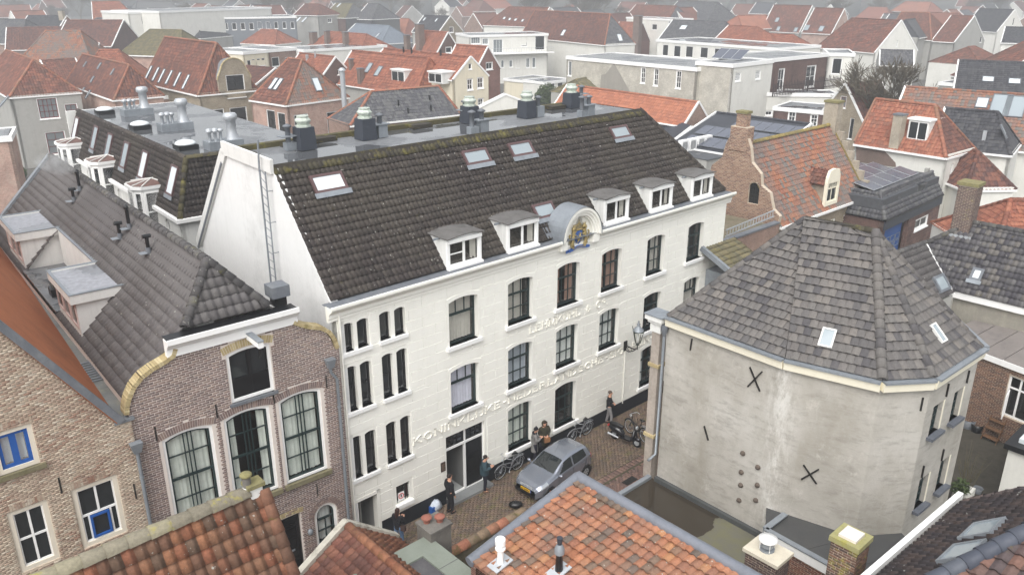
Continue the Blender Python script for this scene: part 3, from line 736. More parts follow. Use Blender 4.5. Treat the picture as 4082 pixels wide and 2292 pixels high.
# skylights on the slope
sdir = (M(0, RB1, RZ)-M(0, RB0, EZ)); sdir /= np.linalg.norm(sdir)
def roof_skylight(parent, quad, P0, u, s, n, fm, gm, fl=True, proud=.1, fw=.1):
    pts = [plane_hit(p, P0, n) for p in quad]; A = [((q-P0).dot(u), (q-P0).dot(s)) for q in pts]
    a0 = (A[0][0]+A[3][0])/2; a1 = (A[1][0]+A[2][0])/2; s1 = (A[0][1]+A[1][1])/2; s0 = (A[2][1]+A[3][1])/2
    return skylight_at(parent, P0, u, s, n, a0, a1, s0, s1, fm, gm, fl, proud, fw)
def skylight_at(parent, P0, u, s, n, a0, a1, s0, s1, fm, gm, fl=True, proud=.1, fw=.1):
    q = lambda a, t, h: P0+u*a+s*t+n*h
    mb = MB()
    for (x0, x1, y0, y1) in ((a0, a1, s0, s0+fw), (a0, a1, s1-fw, s1), (a0, a0+fw, s0+fw, s1-fw), (a1-fw, a1, s0+fw, s1-fw)):
        mb.hexa([q(x0, y0, 0), q(x1, y0, 0), q(x1, y1, 0), q(x0, y1, 0), q(x0, y0, proud), q(x1, y0, proud), q(x1, y1, proud), q(x0, y1, proud)])
    o = mb.build('skylight', fm, parent)
    MB().poly([q(a0+fw, s0+fw, proud*.7), q(a1-fw, s0+fw, proud*.7), q(a1-fw, s1-fw, proud*.7), q(a0+fw, s1-fw, proud*.7)]).build('pane', gm, o)
    if fl:
        f = MB(); k = max(3, int((a1-a0)/.2))
        for i in range(k):
            x0 = a0-.08+(a1-a0+.16)*i/k; x1 = a0-.08+(a1-a0+.16)*(i+1)/k
            f.poly([q(x0, s0-.2, .085+.012*(i % 2)), q(x1, s0-.2, .085+.012*((i+1) % 2)), q(x1, s0, .1), q(x0, s0, .1)])
        f.build('flashing', zinc, o)
    return o
for quad, gm in (([c11(530, 340), c11(835, 295), c11(905, 455), c11(600, 505)], g_skyw), ([c11(1945, 110), c11(2165, 75), c11(2245, 200), c11(2010, 245)], g_sky), ([c21(40, 35), c20(250, 1315), c21(310, 130), c21(105, 165)], g_sky), ([c20(985, 1190), c20(1150, 1170), c20(1205, 1275), c20(1045, 1305)], g_sky), ([c21(265, 610), c21(455, 570), c21(510, 690), c21(340, 750)], g_sky)):
    roof_skylight(FACT, quad, P0+nr*.05, M.u, sdir, nr, brownframe, gm)
# dormers
def dormer(x, wd=1.32, z0=9.97, z1=11.27, b=.16, open_left=False):
    D = MB(); zb = lambda bb: EZ+(bb-RB0)*(RZ-EZ)/(RB1-RB0)
    bt = RB0+(z1-.1-EZ)*(RB1-RB0)/(RZ-EZ)+.15
    a0, a1 = x, x+wd
    lp = [(a0+.1, z0+.06), (a1-.1, z0+.06), (a1-.1, z1-.33), (a0+.1, z1-.33)]
    fr = M
    d = wall(FACT, 'dormer', fr, [(a0, z0-.05), (a1, z0-.05), (a1, z1-.16), (a0+wd*.75, z1-.11), (a0+wd*.5, z1-.09), (a0+wd*.25, z1-.11), (a0, z1-.16)], [lp], paint, b, .1)
    for a in (a0+.0, a1-.03): MB().prism([fr(a, b+.1, z0-.05), fr(a, bt, z1-.16), fr(a, b+.1, z1-.16)], fr.u*.03).build('cheek', paintw, d)
    rf = MB(); n = 8; ov = .09
    row = lambda bb, dz: [fr(a0-ov+(wd+2*ov)*i/n, bb, z1-.16+dz+.08*math.sin(math.pi*i/n)) for i in range(n+1)]
    A, B_ = row(b-.12, 0), row(bt+.25, .02); A2, B2 = row(b-.12, .035), row(bt+.25, .055)
    for i in range(n): rf.poly([A2[i], A2[i+1], B2[i+1], B2[i]], sm=True); rf.poly([A[i], A[i+1], A2[i+1], A2[i]]); rf.poly([A[i+1], A[i], B_[i], B_[i+1]])
    rf.poly([A[0], A2[0], B2[0], B_[0]]); rf.poly([A[-1], B_[-1], B2[-1], A2[-1]])
    rf.build('dormer_roof', plain('weathered_felt', L((104, 102, 100)), .3, 3, .7, .2, dirt=L((60, 58, 52)), dirt_amt=.6), d)
    fm = MB(); fm.box(fr, a0+.02, a1-.02, b-.06, b, z1-.33, z1-.18); fm.box(fr, a0-.02, a1+.02, b-.1, b+.02, z0-.06, z0+.03); fm.build('trim', paint, d)
    MB().bar(fr(a0-.3, b+.45, z1-.2), fr(a0, b+.45, z1-.18), .07, .06).build('spout', zinc, d)
    w_ = window(d, fr, lp, b+.05, paint, g_see, .055, bars=[('v', .5, 0, 1, .1)]+([('h', .5, 0, .5, .03)] if open_left else []), deep=1.0, curtain=(cur_grey, [(.8, 1)]))
    return d
for i, p in enumerate([(c11(1835, 1155), c11(2140, 1085)), (c21(60, 1000), c21(335, 935)), (c21(960, 765), c21(1175, 705)), (c21(1385, 640), c21(1580, 590)), (c21(1770, 535), c21(1950, 490))]):
    x0 = M.front(p[0], .16)[0]; x1 = M.front(p[1], .16)[0]; dormer(x0-.02, x1-x0+.05, open_left=(i == 0))
# ---------------------------------------------------------------- arched pediment with the coat of arms
pa = 11.78; pr_ = 1.17; pz = 9.88
ped = MB(); n = 20
def half(r, z0=9.62): return [(pa+r*math.cos(math.pi*i/n), pz+r*math.sin(math.pi*i/n)*1.12) for i in range(n+1)]
for r0, r1, b0, b1 in ((pr_, pr_-.1, -.36, .3), (pr_-.1, pr_-.2, -.3, .3), (pr_-.2, pr_-.3, -.24, .3), (pr_-.3, pr_-.36, -.16, .3)):
    O_, I_ = half(r0), half(r1)
    for i in range(n): ped.hexa([M(O_[i][0], b1, O_[i][1]), M(O_[i+1][0], b1, O_[i+1][1]), M(I_[i+1][0], b1, I_[i+1][1]), M(I_[i][0], b1, I_[i][1]), M(O_[i][0], b0, O_[i][1]), M(O_[i+1][0], b0, O_[i+1][1]), M(I_[i+1][0], b0, I_[i+1][1]), M(I_[i][0], b0, I_[i][1])])
for s_ in (-1, 1): ped.box(M, pa+s_*(pr_-.18)-.19, pa+s_*(pr_-.18)+.19, -.24, .3, 9.5, pz)
PED = ped.build('pediment', white, FACT)
MB().poly([M(a, -.02, z) for a, z in half(pr_-.3)[::-1]]+[M(pa+.9, -.02, 9.4), M(pa-.9, -.02, 9.4)][::-1]).build('niche', white, PED)
br = MB(); A = half(pr_+.03)
bq = lambda z: RB0+(z-EZ)*(RB1-RB0)/(RZ-EZ)+.1
for i in range(n): br.poly([M(A[i][0], -.38, A[i][1]), M(A[i+1][0], -.38, A[i+1][1]), M(A[i+1][0], min(.75, max(.4, bq(A[i+1][1]))), A[i+1][1]), M(A[i][0], min(.75, max(.4, bq(A[i][1]))), A[i][1])], sm=True)
br.build('barrel_roof', zinc, PED); MB().poly([M(a, .75, z) for a, z in A]).build('pediment_back', zinc, PED)
vl = MB(); vl.bar(M(pa-pr_-.12, .3, 10.0), M(pa-pr_-.1, 1.5, 11.35), .3, .04, up=nr); vl.build('valley_lead', lead, PED)
gold = plain('gold_leaf', L((172, 154, 106)), .3, 12, .45, 0, .3, bump=.3)
blue = plain('arms_blue', L((66, 100, 164)), .15, 6, .5, 0)
ARMS = thing('coat_of_arms', 'gilded coat of arms with two lions, crown and blue ribbon in the arched pediment', 'coat of arms', M(pa, -.05, 9.5))
X = lambda a, z, b=-.1: M(pa+a, b, 9.52+z)
sh = MB().prism([X(-.2, .62), X(.2, .62), X(.2, .25), X(.1, .1), X(0, .04), X(-.1, .1), X(-.2, .25)][::-1], M.w*.05); sh.build('shield', blue, ARMS)
lb = MB()
for (x0, z0, x1, z1, r) in ((-.05, .2, .06, .45, .045), (.06, .45, .1, .54, .035), (-.05, .3, -.13, .42, .02), (.0, .25, .1, .18, .02), (-.05, .2, -.1, .12, .02), (.05, .4, .14, .38, .02), (-.07, .22, -.14, .3, .015)): lb.tube([X(x0, z0, -.13), X(x1, z1, -.13)], r, 6)
for i in range(12): lb.ball(X(random.uniform(-.16, .16), random.uniform(.15, .58), -.12), .014, .014, .02, 5, 4)
lb.build('shield_lion', gold, ARMS)
for s_ in (-1, 1):
    l_ = MB(); q = lambda a, z, b=-.13: X(s_*a, z, b)
    l_.tube([q(.42, .12), q(.38, .35), q(.34, .55), q(.33, .68)], [.075, .06, .075, .07], 8)          # body
    l_.ball(q(.31, .80), .075, .07, .08, 8, 6); l_.ball(q(.24, .78), .05, .05, .045, 6, 5); l_.ball(q(.36, .76), .08, .06, .1, 8, 6)   # head, muzzle, mane
    l_.tube([q(.33, .62), q(.24, .6), q(.2, .66)], [.05, .035, .03], 6); l_.tube([q(.33, .52), q(.25, .46), q(.2, .48)], [.05, .035, .03], 6)   # forelegs
    l_.tube([q(.42, .15), q(.48, .05), q(.38, -.06), q(.32, -.08)], [.08, .06, .04, .035], 6); l_.tube([q(.40, .14), q(.34, .04), q(.28, -.02)], [.07, .045, .03], 6)
    l_.tube([q(.46, .14), q(.58, .2), q(.55, .38), q(.62, .5), q(.55, .56)], [.025, .025, .025, .03, .045], 6)   # tail
    for k_ in (-.06, 0, .06): l_.tube([q(.31+k_, .88), q(.31+k_*1.3, .97)], [.02, .012], 5)
    l_.tube([q(.24, .89), q(.38, .89)], .022, 5)
    l_.build('lion', gold, ARMS)
cr = MB(); cr.tube([X(-.17, .68), X(.17, .68)], .035, 6)
for k_ in (-2, -1, 0, 1, 2): cr.tube([X(k_*.08, .7), X(k_*.1, .84), X(k_*.04, .95), X(0, .97)], .02, 5)
cr.ball(X(0, 1.0), .035, .035, .035, 6, 5); cr.tube([X(0, 1.0), X(0, 1.12)], .014, 5); cr.tube([X(-.04, 1.08), X(.04, 1.08)], .012, 5); cr.build('crown', gold, ARMS)
rb_ = MB()
for i in range(14):
    x0 = -.62+i*1.24/14; f0 = lambda x: -.1+.05*math.cos(x*5)-.0*x; x1 = x0+1.24/14
    rb_.hexa([X(x0, f0(x0)-.06, -.06), X(x1, f0(x1)-.06, -.06), X(x1, f0(x1)-.06, -.15), X(x0, f0(x0)-.06, -.15), X(x0, f0(x0)+.05, -.06), X(x1, f0(x1)+.05, -.06), X(x1, f0(x1)+.05, -.15), X(x0, f0(x0)+.05, -.15)])
for s_ in (-1, 1): rb_.hexa([X(s_*.55, -.2, -.05), X(s_*.72, -.24, -.05), X(s_*.72, -.24, -.1), X(s_*.55, -.2, -.1), X(s_*.55, -.1, -.05), X(s_*.72, -.13, -.05), X(s_*.72, -.13, -.1), X(s_*.55, -.1, -.1)])
rbo = rb_.build('ribbon', blue, ARMS)
rt = MB()
for i in range(11): x = -.36+i*.072; rt.box(M, pa+x, pa+x+.04, -.156, -.15, 9.52-.1+.05*math.cos(x*5)-.03, 9.52-.1+.05*math.cos(x*5)+.03)
rt.build('motto', gold, rbo)
# ---------------------------------------------------------------- ladder and pole on the gable
lad = thing('ladder', 'thin grey steel ladder with tall pole fixed to the white gable wall', 'ladder', M(-.2, 3.6, 6))
(b0, z0), (b1, z1) = GF.front(c11(190, 1350), -.22), GF.front(c11(75, 220), -.22)
(b2, z2) = GF.front(c00(2395, 1300), -.22)
P_ = lambda b, z, o=-.22: M(o, b, z)
MB().tube([P_(b0, z0), P_(b1, z1), P_(b2, z2)], .035, 6).build('pole', zinc, lad)
MB().tube([P_(b0-.42, z0), P_(b1-.42, z1-.2)], .025, 6).build('rail', zinc, lad)
k = int((z1-z0)/.3)
for i in range(k):
    t = (i+.5)/k; MB().tube([P_(b0+(b1-b0)*t, z0+(z1-z0)*t), P_(b0-.42+(b1-b0)*t, z0+(z1-z0-.2)*t)], .014, 5).build('rung', zinc, lad)
for t in (.05, .3, .55, .8): MB().tube([P_(b0-.42+(b1-b0)*t, z0+(z1-z0)*t), P_(b0-.42+(b1-b0)*t-.0, z0+(z1-z0)*t, 0)], .016, 5).build('bracket', zinc, lad)
# ================================================================ brown brick house with yellow curved coping
t_slateg = pieces('grey_pantile', [L((99, 96, 96)), L((104, 101, 100)), L((92, 89, 89)), L((100, 97, 96))], .0, lich=.1, var=.2, big=.35, bigcol=L((72, 68, 66)))
t_ridge = pieces('grey_ridge_tile', [L((84, 82, 82)), L((94, 92, 90)), L((76, 74, 74))], .25, L((110, 108, 70)), lich=.4)
b_brown = pieces('brown_brick', [L((132, 114, 108)), L((142, 122, 114)), L((122, 106, 102)), L((150, 132, 122)), L((126, 112, 108)), L((138, 120, 114))], 0, var=.2, big=.25, bigcol=L((96, 82, 80)))
mortar = plain('light_mortar', L((214, 204, 196)), .1, 2, .9, .08)
b_mixed = pieces('mixed_brick', [L((172, 152, 134)), L((158, 136, 120)), L((184, 168, 150)), L((146, 122, 108)), L((192, 180, 164)), L((166, 142, 126)), L((178, 160, 140)), L((152, 120, 104))], 0, var=.25, big=.45, bigcol=L((196, 184, 166)), bigscale=.9)
mortar2 = plain('pale_mortar', L((192, 178, 160)), .15, 2, .9, .15)
b_yellow = pieces('yellow_brick', [L((188, 172, 132)), L((178, 162, 122)), L((194, 180, 142)), L((170, 154, 116))], .1, L((120, 110, 60)), var=.2)
BH = Fr(M(-6.85, .12), math.radians(50.3))
BRK = thing('brick_house', 'brown brick house with curved yellow brick coping and tall curtained windows', 'house', BH(3.4, 4, 0))
outl = [(0, 0), (6.78, 0), (6.78, 8.42), (6.6, 8.5), (6.5, 8.85), (6.35, 9.1), (6.14, 9.27), (5.7, 9.42), (5.32, 9.63), (5.2, 10.0), (1.6, 10.0), (1.52, 9.67), (1.2, 9.58), (.84, 9.45), (.5, 9.27), (.3, 9.08), (.12, 8.75), (.04, 8.49), (0, 8.42)]
Wb = {'w1': (.76, 4.02, 2.28, 7.27), 'w2': (2.64, 4.02, 4.15, 7.29), 'w3': (4.46, 4.02, 5.98, 7.30)}
hl = {k: arch_pts(*v, rise=.14) for k, v in Wb.items()}
hl['attic'] = arch_pts(2.98, 7.63, 4.4, 9.40, .12); hl['door'] = [(3.95, .12), (4.8, .12), (4.8, 2.76), (3.95, 2.76)]
hl['arch'] = arch_pts(5.32, .98, 6.17, 2.66, .42, 12)
wall(BRK, 'front_wall', BH, outl, list(hl.values()), mortar, 0, .3)
def grow(lp, d): return inset(lp, -d)
arch_h = []
for k in ('w1', 'w2', 'w3'): a0, z0, a1, z1 = Wb[k]; arch_h.append(arch_pts(a0-.1, z0, a1+.1, z1+.26, .16))
bricks(BRK, BH, outl, [grow(hl['attic'], .02)]+[grow(hl['door'], .01), grow(hl['arch'], .02)]+arch_h+[arch_pts(2.85, 9.2, 4.53, 9.72, .13)], b_brown, jw=.016)
def soldier(parent, fr, a0, a1, z, rise, h, m, bw=.07, b=0., wide=0.):
    w_ = (a1-a0)/2; R = (w_*w_+rise*rise)/(2*rise) if rise > 0 else 50.; cz = z-R; t0 = math.asin(min(1, w_/R))+wide
    n = max(4, int(2*t0*R/bw)); mb = MB(); c = (a0+a1)/2
    for i in range(n):
        ta = -t0+2*t0*(i+.08)/n; tb = -t0+2*t0*(i+.92)/n
        q = [(c+r*math.sin(t), cz+r*math.cos(t)) for t, r in ((ta, R+.01), (tb, R+.01), (tb, R+h), (ta, R+h))]
        pr = -.006-.006*random.random()
        mb.hexa([fr(q[0][0], b+.002, q[0][1]), fr(q[1][0], b+.002, q[1][1]), fr(q[2][0], b+.002, q[2][1]), fr(q[3][0], b+.002, q[3][1])]+[fr(a, b+pr, zz) for a, zz in q])
    mb.build('soldier_bricks', m, parent, kind='stuff')
for k in ('w1', 'w2', 'w3'): a0, z0, a1, z1 = Wb[k]; soldier(BRK, BH, a0-.1, a1+.1, z1, .14, .24, b_brown)
soldier(BRK, BH, 2.9, 4.48, 9.42, .13, .26, b_yellow); soldier(BRK, BH, 3.85, 4.9, 2.78, .05, .2, b_yellow)
soldier(BRK, BH, 5.3, 6.19, 2.68, .43, .22, b_brown)
bwb = [('v', .40, 0, 1, .035), ('v', .5, 0, 1, .035), ('v', .60, 0, 1, .035), ('h', .25, 0, 1, .03), ('h', .77, 0, 1, .03), ('h', .5, 0, 1, .08)]
for k in ('w1', 'w2', 'w3'):
    wn = window(BRK, BH, hl[k], .1, green, g_see, .06, bars=bwb, casing=.09, casm=paint, curtain=(cur_green, [(0, .5), (.5, 1)] if k != 'w2' else [(0, .2), (.8, 1)]), deep=1.5)
    MB().box(BH, Wb[k][0]-.1, Wb[k][2]+.1, -.12, .1, Wb[k][1]-.17, Wb[k][1]).build('sill', plain('mossy_stone', L((122, 116, 92)), .25, 4, .9, .2, dirt=L((86, 84, 50)), dirt_amt=.7), wn)
wa = window(BRK, BH, hl['attic'], .1, blackpaint, g_dark, .06, casing=.1, casm=paint, bars=[('v', .5, 0, 1, .12)], name='attic_hatch')
lp = [(3.1, 7.75), (4.28, 7.75), (4.28, 9.1), (3.1, 9.1)]
hd = MB()
for a0, a1 in ((3.14, 3.66), (3.74, 4.26)): hd.box(BH, a0, a1, .09, .125, 7.74, 8.4)
hd.build('hatch_panel', blackpaint, wa)
MB().box(BH, 2.9, 4.48, -.08, .1, 7.53, 7.63).build('sill', lead, wa)
hb = MB().bar(BH(3.75, -.95, 9.75), BH(3.75, .1, 9.75), .16, .2).build('hoist_beam', paint, BRK)
MB().bar(BH(3.75, -.97, 9.865), BH(3.75, .0, 9.865), .2, .03).build('beam_cover', zinc, hb)
MB().tube([BH(3.75, -.75, 9.65), BH(3.75, -.75, 9.4), BH(3.78, -.75, 9.32), BH(3.72, -.75, 9.28)], .018, 5).build('hook', iron, hb)
dd = MB().box(BH, 3.99, 4.76, .12, .17, .12, 2.72).build('door', blackpaint, BRK)
dp = MB()
for i, (z0, z1) in enumerate(((.3, .8), (.92, 1.2), (1.32, 1.75), (1.85, 2.2), (2.3, 2.6))): ring(dp, BH, [(4.08, z0), (4.68, z0), (4.68, z1), (4.08, z1)], [(4.12, z0+.04), (4.64, z0+.04), (4.64, z1-.04), (4.12, z1-.04)], .1, .12)
dp.build('door_panel', blackpaint, dd)
MB().box(BH, 4.25, 4.52, .095, .12, 1.22, 1.29).build('letter_slot', zinc, dd)
MB().box(BH, 3.85, 4.9, -.35, .15, 0, .12).build('doorstep', MATS['grey_stone'], BRK)
window(BRK, BH, hl['arch'], .1, green, g_see, .05, bars=[('v', .5, 0, .62, .04), ('h', .32, 0, 1, .04), ('h', .66, 0, 1, .07)], casing=.09, casm=paint, curtain=(cur_pale, [(0, 1)]), deep=1.)
MB().box(BH, -.0, 6.8, -.03, 0, 0, .55).build('plinth', black, BRK)
MB().lathe(BH(5.05, -.12, 1.75), [(.03, 0), (.09, .05), (.1, .18), (.04, .24)], 8).build('wall_lamp', zinc, BRK)
for a, z in ((.62, 7.45), (2.46, 7.55), (4.32, 7.4), (6.2, 7.35), (5.5, 3.35)): MB().bar(BH(a, -.03, z-.22), BH(a, -.03, z+.25), .035, .03).build('wall_anchor', iron, BRK)
# cornice
cp = [(-.02, 9.72), (-.08, 9.74), (-.08, 10.0), (-.16, 10.05), (-.22, 10.14), (-.3, 10.2), (-.3, 10.36), (-.25, 10.36), (-.25, 10.3), (.12, 10.3), (.12, 9.72)]
MB().prism([BH(1.28, b, z) for b, z in cp], BH.u*4.1).build('cornice', paint, BRK)
gt = MB(); gt.box(BH, 1.3, 5.36, -.24, .3, 10.31, 10.325); gt.build('gutter', blackpaint, BRK)
# yellow coping, brick by brick
def coping(parent, fr, pts, m, w_=.42, h=.13, seg=.075):
    P = [np.array(p) for p in pts]; d = [0]
    for i in range(len(P)-1): d.append(d[-1]+np.linalg.norm(P[i+1]-P[i]))
    n = int(d[-1]/seg)
    A = lambda t: np.array([np.interp(t, d, [p[k] for p in P]) for k in (0, 1)])
    for i in range(n):
        p, q = A(d[-1]*(i+.05)/n), A(d[-1]*(i+.95)/n); tn = q-p; tn /= np.linalg.norm(tn); nn = np.array([-tn[1], tn[0]])
        if nn[1] < 0: nn = -nn
        j = random.uniform(-.008, .008)
        mb = MB().hexa([fr(p[0], -.09+j, p[1]), fr(q[0], -.09+j, q[1]), fr(q[0], w_-.09, q[1]), fr(p[0], w_-.09, p[1]), fr(*((p+nn*h)[:1]), -.09+j, (p+nn*h)[1]), fr((q+nn*h)[0], -.09+j, (q+nn*h)[1]), fr((q+nn*h)[0], w_-.09, (q+nn*h)[1]), fr((p+nn*h)[0], w_-.09, (p+nn*h)[1])])
        mb.build('coping_brick', m, parent)
coping(BRK, BH, [(0, 8.35), (.03, 8.55), (.12, 8.8), (.3, 9.1), (.55, 9.33), (.84, 9.47), (1.2, 9.58), (1.5, 9.72), (1.6, 9.95)], b_yellow)
coping(BRK, BH, [(5.2, 9.75), (5.4, 9.62), (5.7, 9.45), (6.14, 9.29), (6.4, 9.08), (6.55, 8.8), (6.64, 8.45)], b_yellow)
# roof of the brick house
EZb, RZb, RA, RBK = 8.5, 11.9, 3.3, 22.6
def bq(a, b, z): return BH(a, b, z)
hipz = 10.38
left = [bq(.1, RBK, EZb), bq(.1, .32, EZb), bq(2.0, .32, hipz+.05), bq(RA, 1.5, RZb), bq(RA, RBK, RZb)]
nl = np.cross(left[1]-left[0], left[4]-left[0]); nl /= np.linalg.norm(nl)
def lz(a): return EZb+(a-.1)*(RZb-EZb)/(RA-.1)
RF = MB().poly([bq(.1, 9., EZb), bq(.1, .32, EZb), bq(2.0, .32, hipz+.05), bq(RA, 1.5, RZb), bq(RA, 9., RZb)]).build('roof', t_slateg, BRK)
MB().poly([bq(1.74, 14.9, lz(1.74)), bq(1.74, 9., lz(1.74)), bq(RA, 9., RZb), bq(RA, 14.9, RZb)]).build('roof_upper', t_slateg, BRK); MB().poly([bq(.1, RBK, EZb), bq(.1, 14.9, EZb), bq(RA, 14.9, RZb), bq(RA, RBK, RZb)]).build('roof_far', t_slateg, BRK)
tiles(RF, left, t_slateg, .235, .33, 'roman', .05, .068, single=300, jit=.005, holes=((RBK-14.9, RBK-9., -1, 2.35),))
right = [bq(6.55, .32, EZb), bq(6.55, RBK, EZb), bq(RA, RBK, RZb), bq(RA, 1.5, RZb), bq(4.6, .32, hipz+.05)]
MB().poly(right).build('side_slope', t_slateg, BRK)
fronth = [bq(2.0, .3, hipz), bq(4.6, .3, hipz), bq(RA, 1.5, RZb)]
tiles(RF, fronth, t_slateg, .27, .34, 'pan', .06, .05, single=60, jit=.008, name='hip_tile')
MB().poly(fronth).build('hip_slope', t_slateg, BRK)
caps(RF, bq(1.98, .26, hipz+.05), bq(RA, 1.5, RZb+.04), t_ridge, .14, .34); caps(RF, bq(4.62, .26, hipz+.05), bq(RA, 1.5, RZb+.04), t_ridge, .14, .34)
caps(RF, bq(RA, 1.5, RZb+.03), bq(RA, RBK, RZb+.03), t_ridge, .14, .42)
vb = MB(); vb.bar(bq(.0, RBK+.05, EZb+.05), bq(RA, RBK+.05, RZb+.1), .35, .12); vb.build('verge', zinc, BRK)
for a, z0, z1 in ((RBK, 0, 1),): MB().poly([bq(.1, RBK-.05, 0), bq(6.6, RBK-.05, 0), bq(6.6, RBK-.05, EZb), bq(RA, RBK-.05, RZb-.05), bq(.1, RBK-.05, EZb)]).build('rear_wall', mortar, BRK)
MB().poly([bq(.05, .3, 0), bq(.05, RBK, 0), bq(.05, RBK, EZb), bq(.05, .3, EZb)]).build('side_wall', mortar, BRK)
# flue pipes of the brick house
smk = []
for p, hgt, kind in ((c01(745, 470), .75, 0), (c01(690, 570), .55, 1), (c01(1205, 825), .75, 0), (c01(1120, 915), .6, 1), (c01(1385, 1050), .62, 1)):
    q = plane_hit(p, left[0], nl); f = thing('roof_flue', 'black roof flue %s' % ('with cone cap', 'with T-shaped cap')[kind], 'flue', q, 'flues on the grey tiled roof')
    f['label'] = {(745, 470): 'smoking black flue near the ridge of the grey roof', (690, 570): 'black T-capped flue just left of the smoking flue', (1205, 825): 'black cone-capped flue in the middle of the grey roof', (1120, 915): 'black T-capped flue next to the middle cone-capped one'}.get(tuple(round((v-o)/.42886) for v, o in zip(p, (0, 560))), 'single black flue nearest the front hip of the grey roof')
    mb = MB(); mb.cyl(q, .09, .085, -.1, .22, 10); mb.build('base', lead, f)
    mb = MB(); mb.cyl(q, .065, .065, .2, hgt, 10)
    if kind: mb.tube([q+Z*hgt-BH.u*.14, q+Z*hgt+BH.u*.14], .07, 8)
    else: mb.lathe(q, [(.05, hgt), (.1, hgt+.03), (.08, hgt+.12), (.03, hgt+.2)], 8)
    mb.build('pipe', blackpaint, f)
    MB().hexa([q+BH.u*x*.22+nl*np.sign(nl[2])*(.06+h)+BH.w*y for h in (0, .02) for x, y in ((-1.2, -.16), (-.1, -.16), (-.1, .16), (-1.2, .16))]).build('flashing', zinc, f)
    if not smk: smk.append(q+Z*hgt)
# white box dormers with flat roofs and the terrace between them
ZT = 10.2
def boxdormer(b0, b1, lab):
    d = thing('box_dormer', lab, 'dormer', BH(.3, (b0+b1)/2, 8.6), 'white box dormers on the grey roof')
    mb = MB(); mb.box(BH, .22, 1.75, b0+.12, b1-.12, 8.55, ZT-.22); mb.build('body', paintw, d)
    f = MB(); f.box(BH, .05, 1.9, b0, b0+.12, ZT-.26, ZT+.06); f.box(BH, .05, 1.9, b1-.12, b1, ZT-.26, ZT+.06); f.box(BH, .05, .17, b0+.12, b1-.12, ZT-.26, ZT+.06); f.build('fascia', paintw, d)
    e = MB(); e.box(BH, .03, 1.95, b0-.02, b0+.1, ZT+.06, ZT+.09); e.box(BH, .03, 1.95, b1-.1, b1+.02, ZT+.06, ZT+.09); e.box(BH, .03, .15, b0+.1, b1-.1, ZT+.06, ZT+.09); e.build('roof_trim', zinc, d)
    MB().box(BH, .15, 2.0, b0+.1, b1-.1, ZT-.24, ZT+.01).build('flat_roof', wetflat('pale_felt', L((150, 152, 158)), .2), d)
    sf = Fr(BH(.22, b1-.1), u=-BH.w); sf.w = BH.u
    n = 3; W_ = b1-b0-.3
    for i in range(n):
        lp = [(.15+i*W_/n, 9.0), (.15+(i+.86)*W_/n, 9.0), (.15+(i+.86)*W_/n, 9.85), (.15+i*W_/n, 9.85)]
        window(d, sf, lp, -.03, plain('pink_frame', L((200, 176, 170)), .08, 3, .6, .2), g_dark, .06)
    return d
boxdormer(5.7, 9.0, 'white box dormer with flat grey roof nearest the yellow coping')
boxdormer(14.9, 18.4, 'white box dormer with flat grey roof far up the grey tiled roof')
ter = thing('roof_terrace', 'white walled roof terrace between the two box dormers', 'terrace', BH(1, 12, 8.6))
mb = MB(); mb.box(BH, 1.66, 1.78, 9.0, 14.9, 8.6, ZT+.02); mb.build('rear_wall', paintw, ter)
mb = MB(); mb.box(BH, 1.62, 1.86, 9.0, 14.9, ZT+.02, ZT+.07); mb.build('wall_cap', zinc, ter)
mb = MB(); mb.box(BH, .5, 1.66, 10.3, 10.36, 8.6, 9.75); mb.build('screen', paintw, ter); mb = MB(); mb.box(BH, .46, 1.66, 10.27, 10.39, 9.75, 9.79); mb.build('screen_cap', lead, ter)
mb = MB(); mb.box(BH, .08, 1.66, 9.0, 14.9, 8.6, 8.68); mb.build('deck', felt, ter)
pt_ = thing('plant_tub', 'black tub with a bare shrub on the roof terrace', 'planter', BH(.5, 10.9, 8.68))
mb = MB(); mb.box(BH, .3, .75, 10.6, 11.15, 8.68, 9.0); mb.build('tub', blackpaint, pt_)
mb = MB()
for i in range(22): p = BH(random.uniform(.4, .65), random.uniform(10.7, 11.05), 9.0); mb.tube([p, p+np.array([random.gauss(0, .12), random.gauss(0, .12), random.uniform(.2, .7)])], [.01, .004], 4)
mb.build('shrub', plain('twig', L((96, 90, 70)), .2, 5, .9, 0), pt_)
# ================================================================ mixed brick house, far left, with rust coloured roof
LHT = thing('corner_house', 'pale mixed brick house with blue window frames and smooth rust coloured roof', 'house', M(-9, 3, 0))
LH = M.shift(0, .02)
lo = [(-16, 0), (-6.84, 0), (-6.84, 8.22), (-7.25, 8.22), (-9.49, 11.74), (-10.6, 13.4), (-14, 8.3), (-16, 8.3)]
lw1, lw2 = [(-10.32, 4.7), (-9.33, 4.7), (-9.33, 6.67), (-10.32, 6.67)], [(-8.72, 4.66), (-7.49, 4.66), (-7.49, 6.66), (-8.72, 6.66)]
lw3 = [(-10.26, 7.8), (-9.28, 7.8), (-9.28, 9.04), (-10.26, 9.04)]
wall(LHT, 'front_wall', LH, lo, [lw1, lw2, lw3], mortar2, 0, .3)
bricks(LHT, LH, [(-12.5, 3.2)]+[(-6.84, 3.2)]+lo[2:5]+[(-10.6, 13.4), (-12.5, 10.5)], [grow(h, .0) for h in (lw1, lw2, lw3)], b_mixed, bw=.19, bh=.045, jw=.016, proud=.012)
for h in (lw1, lw2, lw3): soldier(LHT, LH, h[0][0]-.02, h[1][0]+.02, h[2][1]+.005, .01, .2, b_mixed, .06, b=-.006)
bw_ = plain('cream_frame', L((222, 214, 198)), .05, 2, .55, .1); bluef = plain('blue_frame', L((40, 88, 160)), .08, 2, .45, .05)
window(LHT, LH, lw1, .08, paint, g_dark, .04, 2, 2, bt=.06, casing=.13, casm=bw_, deep=.8)
